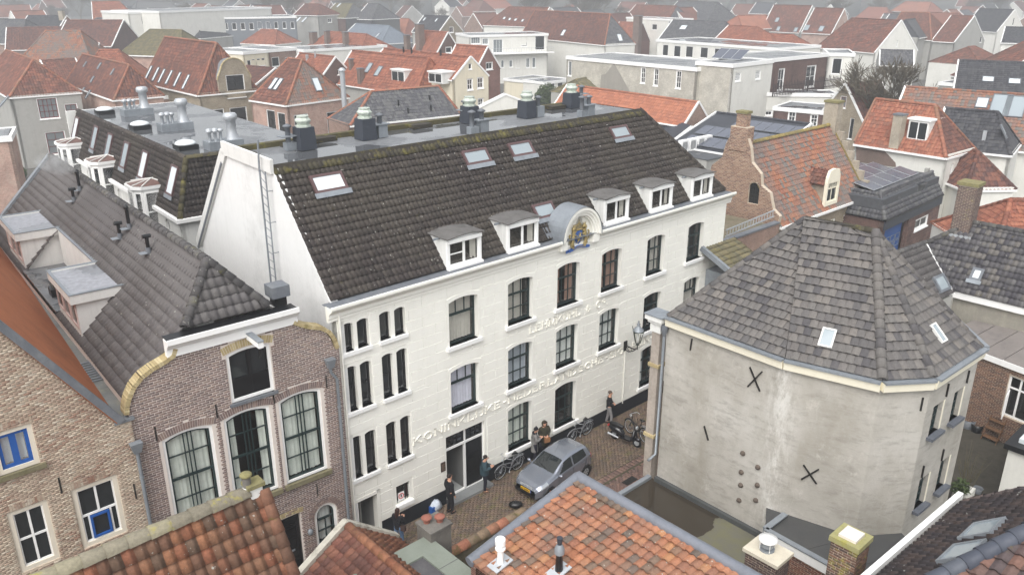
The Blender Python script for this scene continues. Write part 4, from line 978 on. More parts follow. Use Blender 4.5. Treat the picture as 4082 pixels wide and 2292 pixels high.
wn = window(LHT, LH, lw2, .08, paint, g_dark, .04, bars=[('v', .5, .5, 1, .06), ('h', .5, 0, 1, .06), ('v', .17, 0, .5, .05), ('v', .83, 0, .5, .05)], casing=.13, casm=bw_, deep=.8)
mb = MB(); q = [(-8.38, 4.85), (-7.86, 4.85), (-7.86, 5.6), (-8.38, 5.6)]; ring(mb, LH, q, inset(q, .06), .03, .09); mb.build('casement', bluef, wn)
wn = window(LHT, LH, lw3, .08, bluef, g_see, .09, 2, 1, bt=.16, casing=.12, casm=bw_, curtain=(cur_pale, [(0, 1)]))
MB().box(LH, -10.4, -9.16, -.09, .1, 7.66, 7.8).build('sill', MATS['mossy_stone'], wn)
for a, z in ((-8.95, 6.95), (-7.1, 5.9)): MB().bar(LH(a, -.03, z-.25), LH(a, -.03, z+.25), .04, .03).build('wall_anchor', iron, LHT)
# rust roof: the slope that falls to the valley gutter
va = [M.z(p, 8.3) for p in (c02(1050, 1275), c02(460, 470), c01(290, 1440), c01(0, 1000))]
rust = plain('rust_roof', L((172, 104, 66)), .12, .8, .85, .1, dirt=L((124, 74, 50)), dirt_amt=.5, bump=.25)
kx = 2.21/3.48
lowl = [M(-7.22+.0, .0, 8.3)]+[M(a, b, 8.3) for a, b in ((va[0][0], va[0][1]+.6), va[1], va[3])]
dirs = (va[3][0]-va[0][0])/(va[3][1]-va[0][1])
A0 = M(-7.25, -.04, 8.24); A1 = M(-7.25+dirs*26, 26, 8.24); T0 = M(-10.6, -.04, 13.5); T1 = M(-10.6+dirs*26, 26, 13.5)
sn = np.cross(A1-A0, T0-A0); sn /= np.linalg.norm(sn); sn = sn if sn[2] > 0 else -sn
MB().prism([A0, A1, T1, T0], sn*.1).build('roof', rust, LHT)
MB().bar(M(-7.2, -.06, 8.24)+sn*.1, M(-10.6, -.06, 13.5)+sn*.1, .16, .2, up=sn).build('verge', lead, LHT)
MB().prism([M(-7.3, -.02, 8.18), M(-6.75, -.02, 8.18), M(-6.75, -.02, 8.26), M(-7.3, -.02, 8.26)], M.w*.3).build('gutter_end', zinc, LHT)
vg = MB(); vg.poly([M(-7.35, -.0, 8.27), BH(.12, .3, 8.27), BH(.12, 24, 8.27), M(-7.3+dirs*24, 24, 8.27)])
vg.build('valley_gutter', plain('valley_zinc', L((112, 114, 112)), .3, 1.0, .45, 0, 0, dirt=L((150, 150, 122)), dirt_amt=.7), LHT)
st_ = MB(); k = 0
for i in range(9): st_.box(BH, -.62, .04, 2.9+i*.2, 2.96+i*.2, 8.3, 8.33)
for a in (-.64, .04): st_.box(BH, a, a+.04, 2.8, 4.7, 8.3, 8.34)
st_.build('gutter_grating', zinc, LHT)
for a, mm, name_, fr_ in ((6.35, zinc, 'rain_pipe', BH), (-6.87, zinc, 'rain_pipe', LH)):
    z1 = 8.2 if a > 0 else 7.5
    rp = thing('rain_pipe', 'grey zinc downpipe with square hopper %s' % ('beside the white facade' if a > 0 else 'between the two brick houses'), 'downpipe', fr_(a, -.1, 0), 'zinc downpipes')
    mb = MB(); mb.hexa([fr_(a+x*s, -.12+y*s, z) for z, s in ((z1-.32, .6), (z1, 1)) for x, y in ((-.17, -.14), (.17, -.14), (.17, .1), (-.17, .1))]); mb.build('hopper', zinc, rp)
    dx = .2 if a > 0 else .0
    MB().tube([fr_(a, -.12, z1-.3), fr_(a, -.12, z1-.5), fr_(a+dx, -.12, z1-.8), fr_(a+dx, -.12, .1)], .055, 8).build('pipe', zinc, rp)
    for i in range(4): MB().tube([fr_(a+dx, -.12, 1.2+i*1.7), fr_(a+dx, -.12, 1.26+i*1.7)], .068, 8).build('collar', zinc, rp)
rp2 = thing('roof_vent_cowl', 'grey square vent cowl between the white gable and the white cornice', 'vent', BH(5.0, 1.4, 10.4))
vq = BH(5.15, .75, 10.2); MB().box(BH, 4.95, 5.35, .55, .95, 10.2, 10.5).build('base', blackpaint, rp2)
MB().hexa([BH(5.15+x, .75+y, z) for z, s in ((10.52, .3), (10.9, .3)) for x, y in ((-s, -s), (s, -s), (s, s), (-s, s))]).build('cowl', lead, rp2)
# ================================================================ white building behind with mansard roof
WBo = M(1.06, 16.0); WB = Fr(WBo, math.radians(50.2))
WBT = thing('mansard_building', 'white building with dark mansard roof, bay dormers and flat felt roof', 'building', WB(3, 10, 0))
WL, WE, WT, WI = 21.5, 9.3, 12.0, 1.0
SF = Fr(WB(0, 0), u=-WB.w); SF.w = WB.u            # long left face; its a = -b
wins = []
swin = []
for p in (c01(1560, 800), c01(1275, 600), c01(1110, 500), c01(825, 325)):
    b = WB.side(p, 0)[0]; swin.append(arch_pts(-b-.3, 7.6, -b+.3, 8.9, .2))
wall(WBT, 'side_wall', SF, [(-WL, 0), (0, 0), (0, WE), (-WL, WE)], swin, paintw, 0, .2)
for h in swin: window(WBT, SF, h, .1, paint, g_dark, .06, 2, 2)
wall(WBT, 'front_wall', WB, [(0, 0), (7, 0), (7, WE), (0, WE)], [], paintw, 0, .2)
MB().box(WB, -.22, .1, -.22, WL, WE-.12, WE+.06).build('gutter', paint, WBT); MB().box(WB, .1, 6, -.22, .1, WE-.12, WE+.06).build('gutter', paint, WBT)
ls = [WB(0, WL, WE), WB(0, 0, WE), WB(WI, WI, WT), WB(WI, WL, WT)]
ra = MB().poly(ls).build('mansard_slope', t_dark, WBT); tiles(ra, ls, t_dark, .195, .29, 'roman', .04, .042, single=120)
fs_ = [WB(0, 0, WE), WB(7, 0, WE), WB(7, WI, WT), WB(WI, WI, WT)]
rb2 = MB().poly(fs_).build('front_slope', t_dark, WBT); tiles(rb2, fs_, t_dark, .195, .29, 'roman', .04, .042)
caps(rb2, WB(0, 0, WE+.05), WB(WI, WI, WT+.02), t_mossy, .13, .4); caps(rb2, WB(WI, WI, WT+.02), WB(6, WI, WT+.02), t_mossy, .14, .4)
caps(ra, WB(WI, WI, WT+.02), WB(WI, WL, WT+.02), t_dark, .13, .4, single=False)
MB().box(WB, WI, 8, WI, WL, WT-.1, WT).build('flat_roof', felt, WBT)
MB().box(WB, .3, 8, WL, WL+.2, 0, WT).build('rear_wall', paintw, WBT)
us = -WB.w; ss = (WB(WI, 0, WT)-WB(0, 0, WE)); ss /= np.linalg.norm(ss); ns_ = np.cross(us, ss); ns_ = ns_ if ns_[2] > 0 else -ns_
for quad, gm, fm in (([c01(1620, 285), c01(1695, 305), c01(1615, 465), c01(1545, 440)], g_skyw, brownframe), ([c01(1355, 160), c01(1415, 165), c01(1340, 310), c01(1285, 285)], g_skyw, brownframe), ([c01(1185, 65), c01(1240, 85), c01(1170, 215), c01(1115, 195)], g_sky, brownframe), ([c00(1030, 1290), c00(1080, 1310), c00(1020, 1430), c00(970, 1415)], g_sky, brownframe), ([c00(900, 1215), c00(945, 1230), c00(885, 1360), c00(845, 1340)], g_sky, brownframe), ([c00(715, 1140), c00(765, 1150), c00(720, 1260), c00(670, 1240)], g_skyw, brownframe)):
    pts = [plane_hit(p, WB(0, 0, WE), ns_) for p in quad]; A = [((q-WB(0, 0, WE)).dot(us), (q-WB(0, 0, WE)).dot(ss)) for q in pts]
    cxx = sum(a for a, _ in A)/4; czz = sum(s for _, s in A)/4
    skylight_at(WBT, WB(0, 0, WE)+ns_*.05, us, ss, ns_, cxx-.5, cxx+.5, max(.4, czz-.75), min(2.65, czz+.75), fm, gm, True)
for p in (c01(1395, 640), c01(990, 350), c00(680, 1400)):
    b = WB.side(p, -.1)[0]; d = MB(); w2 = .85; dz0, dz1 = 7.9, 10.2
    plan = [(.6, b-w2), (-.55, b-w2), (-.9, b-w2*.55), (-.9, b+w2*.55), (-.55, b+w2), (.6, b+w2)]
    d.prism([WB(x, y, WE-1.8) for x, y in plan], Z*(dz1-WE+1.8)); do = d.build('bay_dormer', paint, WBT)
    hd = MB().prism([WB(x*1.12-.02, b+(y-b)*1.08, dz1) for x, y in plan], Z*.16); hd.build('head', paint, do)
    tp = MB()
    c_ = WB(.2, b, dz1+.36)
    P5 = [WB(-.1+(x+.1)*1.05, b+(y-b)*1.05, dz1+.18) for x, y in plan]
    for i in range(5): tp.poly([P5[i], P5[i+1], c_])
    tp.build('glazed_roof', plain('rusty_glazing', L((110, 84, 76)), .3, 4, .4, .3), do)
    bars_ = MB()
    for q in P5: bars_.bar(q+Z*.02, c_+Z*.02, .05, .05)
    bars_.build('glazing_bars', paintw, do)
    for i in (0, 1, 2, 3):
        x0, y0 = plan[i]; x1, y1 = plan[i+1]
        ff = Fr(WB(x1, y1), u=(WB(x0, y0)-WB(x1, y1))[:2]); Lw = math.hypot(x1-x0, y1-y0)
        if np.dot(ff.w, WB(.5, b)-WB(x0, y0)) < 0: ff = Fr(WB(x0, y0), u=(WB(x1, y1)-WB(x0, y0))[:2])
        window(do, ff, [(.07, WE-1.3), (Lw-.07-(.3 if i == 0 else 0)*(ff.u.dot(WB.u) > 0), WE-1.3), (Lw-.07-(.3 if i == 0 else 0)*(ff.u.dot(WB.u) > 0), dz1-.15), (.07, dz1-.15)], -.03, paint, g_dark, .06, 1, 2, bt=.07)
# roof equipment on the flat roof of the mansard building
galv = plain('galvanised', L((186, 190, 194)), .12, 2, .45, .25, .4)
for i, (p0, lab) in enumerate(((c00(1295, 1075), 'farthest'), (c00(1655, 1215), 'middle'), (c00(2110, 1385), 'nearest'))):
    a, b = WB.z(p0, WT); t = thing('vent_group', '%s of the three galvanised vent groups on the mansard building roof' % lab, 'roof vent', WB(a, b, WT), 'vent groups on the mansard roof')
    MB().box(WB, a-.9, a+.9, b-.1, b+.85, WT, WT+.42).build('plinth', zinc, t)
    MB().lathe(WB(a+.5, b+.4, 0), [(.36, WT+.42), (.25, WT+.75), (.25, WT+1.35), (.36, WT+1.42), (.36, WT+1.62), (.28, WT+1.72)], 12).build('cowl', galv, t)
    for x, y in ((-.75, .2), (-.45, .2), (-.15, .25), (-.6, .6), (-.3, .6)): MB().lathe(WB(a+x, b+y, 0), [(.08, WT+.42), (.08, WT+.85), (.15, WT+.88), (.15, WT+.98), (.05, WT+1.02)], 8).build('pipe', galv, t)
for p0, lab in ((c00(975, 1060), 'farthest'), (c00(1305, 1200), 'middle'), (c00(1730, 1385), 'nearest')):
    a, b = WB.z(p0, WT); t = thing('roof_dome', '%s white roof dome on the mansard building' % lab, 'skylight', WB(a, b, WT), 'roof domes')
    MB().box(WB, a-.5, a+.5, b-.5, b+.5, WT, WT+.25).build('kerb', blackpaint, t)
    mb = MB(); mb.ball((0, 0, 0), 1, 1, 1, 12, 8); 
    mb.v = [tuple(WB(a+x*.55, b+y*.55, WT+.26+max(0, z)*.22)) for x, y, z in mb.v]; mb.build('dome', glass('dome_glass', L((222, 228, 230)), 0, .2), t)
# vents on the factory's flat roof
vin = plain('black_cladding', L((60, 64, 72)), .12, 1.5, .5, .1)
cowlm = plain('pale_cowl', L((188, 196, 186)), .15, 2, .5, .25, .2)
for i, (p0, hh) in enumerate(((c10(505, 1385), .85), (c10(1070, 1295), .85), (c10(2035, 1140), .75), (c20(232, 1095), .8), (c20(645, 1000), .75))):
    a, b = M.z(p0, RZ); b = min(b, RBE-.7); t = thing('exhaust_stack', ('nearest the white gable', 'second from the white gable', 'third from the white gable', 'fourth from the white gable', 'farthest from the white gable')[i]+': black exhaust stack with pale cowl', 'exhaust', M(a, b, RZ), 'exhaust stacks on the factory roof')
    MB().hexa([M(a+x*s, b+y*s, z) for z, s in ((RZ, .34), (RZ+hh, .3)) for x, y in ((-1, -1), (1, -1), (1, 1), (-1, 1))]).build('stack', vin, t)
    MB().lathe(M(a, b, 0), [(.3, RZ+hh), (.3, RZ+hh+.06), (.22, RZ+hh+.08), (.31, RZ+hh+.22), (.31, RZ+hh+.26), (.22, RZ+hh+.36), (.24, RZ+hh+.38), (.24, RZ+hh+.42)], 8, False).build('cowl', cowlm, t)
for i, (p0, lab) in enumerate(((c10(370, 1395), 'beside the nearest black stack'), (c10(1215, 1275), 'beside the second black stack'), (c10(2095, 1250), 'in the middle of the factory roof'), (c10(2180, 1235), 'with white cap in the middle of the factory roof'), (c10(2000, 1130), 'in front of the third black stack'), (c20(345, 1085), 'beside the fourth black stack'), (c20(740, 970), 'beside the farthest black stack'), (c20(820, 1080), 'at the far end of the factory roof'), (c20(750, 1085), 'with flat cover at the far end of the factory roof'))):
    a, b = M.z(p0, RZ); b = max(RB1+.4, min(b, RBE-.3)); t = thing('flue_cluster', 'small grey flue pipe '+lab, 'flue', M(a, b, RZ), 'small flues on the factory roof')
    MB().box(M, a-.22, a+.22, b-.16, b+.16, RZ, RZ+.3+.2*(i % 2)).build('base', zinc, t)
    MB().lathe(M(a-.06, b, 0), [(.1, RZ+.3), (.1, RZ+.85), (.17, RZ+.88), (.17, RZ+.94), (.02, RZ+1.0)], 8).build('pipe', lead, t)
    if i % 3 != 2: MB().box(M, a-.42, a+.3, b-.22, b+.22, RZ+.52, RZ+.56).build('cover', zinc, t)
for p0 in (c10(670, 1310), c10(1545, 1180), c20(495, 1010)):
    a, b = M.z(p0, RZ); MB().box(M, a-.5, a+.5, RBE-.75, RBE-.28, RZ, RZ+.16).build('hatch', t_mossy, FACT)
# ================================================================ plastered corner house with faceted roof
t_oct = pieces('worn_grey_tile', [L((108, 105, 102)), L((102, 99, 97)), L((114, 110, 106)), L((98, 95, 94)), L((106, 103, 100)), L((90, 88, 88)), L((110, 106, 103)), L((118, 113, 108)), L((82, 80, 82)), L((105, 101, 98))], .0, L((150, 140, 50)), var=.35, streaky=.2, nscale=22, big=.25, bigcol=L((104, 101, 99)), bigscale=.6)
NP = NT('old_plaster'); 
def _plaster():
    N = NP; n1 = N.noise(.35, 6, .65); n2 = N.noise(1, 6, .75, N.scaled(1.4, 1.4, 5)); n3 = N.noise(14, 4, .6); n4 = N.noise(.9, 8, .8)
    cc = N.ramp(n1, [(.35, L((160, 156, 147))), (.5, L((176, 172, 164))), (.66, L((188, 185, 178)))])
    cc = N.mix(N.ramp(n2, [(.5, 0.), (.68, .5)]), cc, L((128, 124, 117)))
    cc = N.mix(N.ramp(n4, [(.58, 0.), (.66, .6)]), cc, L((196, 192, 184)))
    mk = N.n('VectorMath', operation='SUBTRACT'); mk.inputs[1].default_value = (8.57, 23.12, 0); N.l(N.pos(), mk.inputs[0]); m2 = N.n('VectorMath', operation='MULTIPLY'); m2.inputs[1].default_value = (1, 1, 0); N.l(mk.outputs[0], m2.inputs[0]); m3 = N.n('VectorMath', operation='LENGTH'); N.l(m2.outputs[0], m3.inputs[0])
    cc = N.mix(N.math('MULTIPLY', N.ramp(m3.outputs['Value'], [(.1, .9), (.75, 0.)]), N.ramp(N.noise(1.6, 7, .8, N.scaled(2, 2, .8)), [(.44, 0.), (.6, 1.)])), cc, L((206, 204, 198)))
    lw_ = N.noise(.5, 6, .7, N.scaled(1, 1, .35)); cc = N.mix(N.ramp(lw_, [(.5, 0.), (.68, .45)]), cc, L((140, 134, 120)))
    w_ = N.n('TexWave', wave_type='BANDS'); w_.inputs['Scale'].default_value = .25; w_.inputs['Distortion'].default_value = 14; w_.inputs['Detail'].default_value = 5; N.l(N.pos(), w_.inputs[0])
    cc = N.mix(N.ramp(w_.outputs[0], [(.996, 0.), (1., .12)]), cc, L((206, 202, 194)))
    N.l(cc, N.b.inputs['Base Color']); N.b.inputs['Roughness'].default_value = .9; N.b.inputs['Specular IOR Level'].default_value = .15
    N.bump(N.math('ADD', N.math('MULTIPLY', n2, .7), N.math('MULTIPLY', n3, .4)), .5, .03)
_plaster(); MATS['old_plaster'] = NP.m; plaster = NP.m
OE, OR = 8.68, 12.3
eA, eB, eC, eD, eE = [onz(p, OE) for p in (c22(1545, 400), c32(340, 800), c32(1230, 1010), c32(1700, 985), c32(2150, 690))]
eF = M(17.6, -12.5, OE); eG = M(17.6, -6.8, OE)
R1, R2 = onz(c31(525, 740), OR), onz(c31(1185, 858), OR)
OCT = thing('plaster_house', 'grey plastered corner house with faceted worn tile roof', 'house', (12, 25, 0))
ev = [eA, eB, eC, eD, eE, eF, eG]; ctr = sum(ev)/7
def wallframe(P, Q): return Fr(P, u=(Q-P)[:2])
wfs = []
for i in range(7):
    P, Q = ev[i], ev[(i+1) % 7]; fr = wallframe(P, Q); ln = np.linalg.norm((Q-P)[:2])
    if fr.w.dot(ctr-P) < 0: fr = wallframe(Q, P)
    wfs.append((fr, ln))
fr, ln = wfs[3]
ow = []
for bl, tr in ((c32(1672, 1440), c32(1815, 1110)), (c32(1865, 1310), c32(2000, 985)), (c33(1540, 835), c33(1680, 495)), (c33(1735, 665), c33(1870, 335))):
    a0, z0 = fr.front(bl); a1, z1 = fr.front(tr); ow.append([(a0, z0), (a1+.02, z0), (a1+.02, z1), (a0, z1)])
for i in range(7):
    f_, l_ = wfs[i]; wall(OCT, 'wall', f_, [(0, 0), (l_, 0), (l_, OE), (0, OE)], ow if i == 3 else [], plaster, 0, .3)
for h in ow:
    wn = window(OCT, fr, h, .14, green, g_see, .06, 2, 4, bt=.035, deep=.8, curtain=(cur_pale, [(0, 1)]))
    MB().box(fr, h[0][0]-.12, h[1][0]+.12, -.2, .14, h[0][1]-.1, h[0][1]).build('sill', plain('blue_stone', L((92, 96, 104)), .12, 3, .6, .1), wn)
    rv = MB(); rv.box(fr, h[1][0]-.001, h[1][0]+.12, -.012, -.004, h[0][1], h[2][1]); rv.build('jamb', cream, wn)
fas = MB()
for i in range(5):
    P, Q = ev[i], ev[i+1]; d = (Q-P)/np.linalg.norm(Q-P); o = np.array([d[1], -d[0], 0]); o = o if o.dot(P-ctr) > 0 else -o
    fas = MB(); fas.hexa([P+Z*-.02, Q-Z*.02, Q+o*.16-Z*.02, P+o*.16-Z*.02, P+Z*.26, Q+Z*.26, Q+o*.2+Z*.26, P+o*.2+Z*.26]); fas.build('fascia', cream, OCT)
    gz = MB(); gz.hexa([P+o*.0+Z*.265, Q+o*.0+Z*.265, Q+o*.26+Z*.265, P+o*.26+Z*.265, P+Z*.31, Q+Z*.31, Q+o*.26+Z*.33, P+o*.26+Z*.33]); gz.build('gutter', zinc, OCT)
up = Z*.28
def roofplane(parent, pts, m, name, single=0, caps_=(), **k):
    o = MB().poly(pts).build(name, m, parent); tiles(o, pts, m, single=single, **k); return o
ok = dict(tw=.235, th=.31, style='flat', amp=.04, lift=.07, jit=.014)
r1 = roofplane(OCT, [eA+up, eB+up, R1], t_oct, 'roof_slope', 170, **ok)
r2 = roofplane(OCT, [eB+up, eC+up, R2, R1], t_oct, 'roof_slope', 300, **ok)
r3 = roofplane(OCT, [eC+up, eD+up, R2], t_oct, 'roof_slope', 100, **ok)
r4 = roofplane(OCT, [eD+up, eE+up, R2], t_oct, 'roof_slope', 170, **ok)
for P, Q in ((eE, eF), (eF, eG)): MB().poly([P+up, Q+up, R2]).build('roof_slope', t_oct, OCT)
MB().poly([eG+up, eA+up, R1, R2]).build('roof_slope', t_oct, OCT)
caps(r1, eA+up, R1+Z*.05, t_oct, .12, .36); caps(r2, R1+Z*.04, R2+Z*.04, t_mossy, .12, .33); caps(r3, eC+up+Z*.05, R2+Z*.06, t_oct, .15, .34); caps(r3, eD+up+Z*.05, R2+Z*.06, t_oct, .13, .34)
caps(r4, eE+up, R2+Z*.03, t_oct, .12, .36)
def planeaxes(pts):
    P = [np.asarray(p) for p in pts]; u = (P[1]-P[0])/np.linalg.norm(P[1]-P[0]); n = np.cross(u, P[2]-P[0]); n /= np.linalg.norm(n); n = n if n[2] > 0 else -n
    s = np.cross(n, u); return P[0], u, s if s[2] > 0 else -s, n
for pl, quad in (([eB+up, eC+up, R2], [c32(705, 435), c32(830, 465), c32(775, 635), c32(640, 600)]), ([eD+up, eE+up, R2], [c32(1680, 405), c32(1735, 395), c32(1840, 560), c32(1790, 585)])):
    P0_, u_, s_, n_ = planeaxes(pl); roof_skylight(OCT, quad, P0_+n_*.06, u_, s_, n_, paintw, g_sky, False, .08, .05)
# X-shaped wall anchors, stones and rods
def anchor(fr_, p, r, ang=.9, x=True):
    a, z = fr_.front(p, -.03); mb = MB()
    for t in ((ang, -ang) if x else (ang,)): mb.bar(fr_(a-r*math.cos(t), -.03, z-r*math.sin(t)), fr_(a+r*math.cos(t), -.03, z+r*math.sin(t)), .05, .04)
    mb.build('wall_anchor', iron, OCT)
anchor(wfs[0][0], c32(62, 912), .42, 1.0); anchor(wfs[1][0], c33(575, 508), .36, .85)
anchor(wfs[0][0], c22(1760, 590), .22, 1.5, False); anchor(wfs[0][0], c23(1900, 125), .26, 2.0, False)
for p in (c32(1615, 1145), c32(1855, 1015), c32(2045, 890), c33(1625, 485), c33(1810, 330), c33(1620, 1010)): anchor(fr, p, .22, 1.57, False)
for p in (c23(2245, 310), c23(2230, 485), c23(2385, 440), c23(2225, 605), c23(2380, 605), c23(2210, 745), c23(2365, 745)):
    a, z = wfs[0][0].front(p); mb = MB(); mb.ball(wfs[0][0](a, -.02, z), .1, .1, .09, 6, 5); mb.build('stub_stone', plain('dark_stone', L((96, 86, 78)), .2, 6, .9, 0), OCT)
# street corner pilaster, cornice block and downpipe
cf = M.shift(9.31, -6.79)
pb = MB(); pb.box(M, 9.2, 9.6, -6.55, -6.2, 0, OE-.1); pb.build('corner_pier', bricktex('pier_brick', L((120, 96, 84)), L((100, 78, 70)), L((170, 160, 150))), OCT)
mb = MB(); mb.box(M, 9.0, 9.7, -6.72, -5.98, OE+.06, OE+.24); mb.box(M, 9.08, 9.68, -6.66, -6.06, OE-.06, OE+.06); mb.box(M, 9.14, 9.66, -6.6, -6.14, OE-.4, OE-.06); mb.build('cornice_return', paintw, OCT); MB().box(M, 8.97, 9.73, -6.75, -5.95, OE+.24, OE+.28).build('cornice_lid', zinc, OCT)
for z in (4.0, 6.9): MB().box(M, 9.14, 9.62, -6.62, -6.14, z, z+.12).build('stone_band', b_yellow, OCT)
rp = thing('rain_pipe', 'grey downpipe at the street corner of the plastered house', 'downpipe', eA*(1, 1, 0), 'zinc downpipes')
q = eA*np.array([1, 1, 0])-M.u*.1+M.w*.05
MB().lathe(q, [(.06, OE-.45), (.14, OE-.2), (.14, OE-.02)], 8).build('hopper', lead, rp)
MB().tube([q+Z*(OE-.4), q+Z*3.4, q-M.u*.45+Z*3.3], .055, 8).build('pipe', zinc, rp)
# street lantern on the white facade
LN = thing('street_lantern', 'black wall lantern with glass panes on a curled bracket, fixed to the white facade', 'lantern', M(14.9, -.6, 4.0))
la, lz = M.front(c22(1145, 600), 0); lb_ = .75
q = lambda b, z: M(la, -b, lz+z)
mb = MB(); mb.box(M, la-.12, la+.12, -.05, 0, lz-.25, lz+.25); mb.build('wall_plate', iron, LN)
mb = MB(); mb.tube([q(.02, 0), q(.3, .02), q(.55, .0), q(lb_, .1)], .03, 6); mb.tube([q(.02, -.2), q(.25, -.25), q(.5, -.12), q(.65, .0)], .022, 6); mb.tube([q(.3+.12*math.cos(t), -.1+.1*math.sin(t)) for t in np.linspace(0, 6, 14)], .015, 5); mb.build('bracket', iron, LN)
mb = MB(); mb.cyl(q(lb_, 0), .03, .03, .05, .3, 6); mb.lathe(q(lb_, 0), [(.03, .25), (.1, .3), (.05, .33)], 8)
for k in range(4):
    t = math.pi/4+k*math.pi/2; d0 = np.array([math.cos(t), math.sin(t), 0]); mb.bar(q(lb_, .42)+d0*.14, q(lb_, 1.0)+d0*.3, .025, .025); mb.bar(q(lb_, .25), q(lb_, .42)+d0*.14, .02, .02)
    t2 = t+math.pi/2; d1 = np.array([math.cos(t2), math.sin(t2), 0]); mb.bar(q(lb_, 1.0)+d0*.31, q(lb_, 1.0)+d1*.31, .03, .05); mb.bar(q(lb_, .42)+d0*.14, q(lb_, .42)+d1*.14, .02, .02)
    mb.tube([q(lb_, 1.03)+d0*.31, q(lb_, 1.16)+d0*.34], [.02, .012], 5)
mb.build('lantern_frame', plain('lamp_green', L((42, 50, 42)), .1, 4, .5, 0), LN)
mb = MB(); mb.lathe(q(lb_, 0), [(.28, 1.02), (.2, 1.14), (.1, 1.22), (.07, 1.3), (.09, 1.36), (.03, 1.42), (.05, 1.46), (.01, 1.55)], 8); mb.build('lantern_roof', zinc, LN)
mb = MB()
for k in range(4):
    t = math.pi/4+k*math.pi/2; d0 = np.array([math.cos(t), math.sin(t), 0]); d1 = np.array([math.cos(t+math.pi/2), math.sin(t+math.pi/2), 0]); mb.poly([q(lb_, .43)+d0*.138, q(lb_, .43)+d1*.138, q(lb_, .99)+d1*.295, q(lb_, .99)+d0*.295])
mb.build('lantern_glass', g_see, LN)
MB().lathe(q(lb_, 0), [(.04, .42), (.05, .6), (.07, .75), (.02, .85)], 8).build('bulb', paint, LN)
# ================================================================ low flat roof with standing water, and the extension
PUD = NT('puddled_felt')
def _pud():
    N = PUD; n1 = N.noise(3, 5, .6); n2 = N.noise(1.3, 3, .5); n3 = N.noise(60, 2, .5)
    sep = N.n('SeparateXYZ'); mp = N.n('Mapping', vector_type='TEXTURE'); c = M(8.2, -8.0); mp.inputs['Location'].default_value = tuple(c); mp.inputs['Rotation'].default_value = (0, 0, M.rz); mp.inputs['Scale'].default_value = (3.6, 2.0, 1)
    N.l(N.pos(), mp.inputs[0]); ln_ = N.n('VectorMath', operation='LENGTH'); xy = N.n('VectorMath', operation='MULTIPLY'); xy.inputs[1].default_value = (1, 1, 0); N.l(mp.outputs[0], xy.inputs[0]); N.l(xy.outputs[0], ln_.inputs[0])
    d = N.math('ADD', ln_.outputs['Value'], N.math('MULTIPLY', N.math('SUBTRACT', n2, .5), .35)); m = N.ramp(d, [(.94, 1.), (.97, 0.)])
    dry = N.mix(N.ramp(n1, [(.35, 0.), (.65, .6)]), L((104, 102, 92)), L((112, 110, 74)))
    N.l(N.mix(m, dry, L((58, 52, 44))), N.b.inputs['Base Color']); N.l(N.ramp(m, [(0., .75), (1., .02)]), N.b.inputs['Roughness'])
    b = N.n('Bump'); b.inputs['Strength'].default_value = .3; b.inputs['Distance'].default_value = .008; N.l(N.math('MULTIPLY', n3, N.math('SUBTRACT', 1., m)), b.inputs['Height']); N.l(b.outputs[0], N.b.inputs['Normal'])
_pud(); MATS['puddled_felt'] = PUD.m
ZF = 2.25
FLT = thing('garage_block', 'low flat roofed block with rain water standing on green felt', 'outbuilding', M(7, -10, 0))
brm = bricktex('shed_brick', L((122, 82, 66)), L((102, 66, 54)), L((150, 140, 130)))
wall(FLT, 'street_wall', M.shift(0, -6.5), [(3.2, 0), (9.15, 0), (9.15, ZF), (3.2, ZF)], [], brm, 0, .2)
MB().poly([M(3.2, -6.5, ZF), M(3.2, -17, ZF), M(9.6, -17, ZF), M(9.35, -11.4, ZF), M(9.25, -6.5, ZF)][::-1]).build('flat_roof', PUD.m, FLT)
MB().box(M, 3.2, 9.2, -6.62, -6.44, ZF-.02, ZF+.12).build('roof_trim', zinc, FLT)
uk = MB(); fA = wfs[0][0]
uk.box(fA, -.0, wfs[0][1]+.3, -.16, -.004, ZF-.02, ZF+.18); uk.build('upstand', plain('bitumen', L((78, 80, 80)), .25, 2, .7, .2), FLT)
EX = thing('extension', 'small flat roofed brick extension with white fascia against the plastered house', 'outbuilding', (10, 21, 0))
ZX = 3.42
x0, x1, x2, x3 = [onz(p, ZX+.1) for p in (c33(160, 1020), c33(790, 1370), c33(1560, 1165), c33(345, 880))]
x1b = x1+(x1-x0)*1.1; x2b = x2+(x1-x0)*1.0
flat = [x0, x1b, x2b, x2, eD*(1, 1, 0)+Z*(ZX+.1), eC*(1, 1, 0)+Z*(ZX+.1), eB*(1, 1, 0)+Z*(ZX+.1)]
MB().poly([p*(1, 1, 0)+Z*(ZX+.02) for p in flat]).build('flat_roof', plain('anthracite_felt', L((72, 72, 72)), .15, 2, .7, 0, dirt=L((88, 86, 80)), dirt_amt=.3), EX)
d = x1b-x0
for P, Q, nm in ((x0, x1b, 0), (x3, x0, 1), (x2, x2b, 1)):
    dd_ = (Q-P)/np.linalg.norm(Q-P); o = np.array([dd_[1], -dd_[0], 0]); o = o if o.dot(P-flat[5]) > 0 else -o
    MB().hexa([P*(1, 1, 0)+Z*(ZX-.22), Q*(1, 1, 0)+Z*(ZX-.22), Q*(1, 1, 0)+o*.08+Z*(ZX-.22), P*(1, 1, 0)+o*.08+Z*(ZX-.22), P*(1, 1, 0)+Z*(ZX+.1), Q*(1, 1, 0)+Z*(ZX+.1), Q*(1, 1, 0)+o*.08+Z*(ZX+.1), P*(1, 1, 0)+o*.08+Z*(ZX+.1)]).build('fascia', paint if nm == 0 else zinc, EX)
    MB().hexa([P-o*.1+Z*.005, Q-o*.1+Z*.005, Q+o*.1+Z*.005, P+o*.1+Z*.005, P-o*.1+Z*.05, Q-o*.1+Z*.05, Q+o*.1+Z*.05, P+o*.1+Z*.05]).build('roof_trim', zinc, EX)
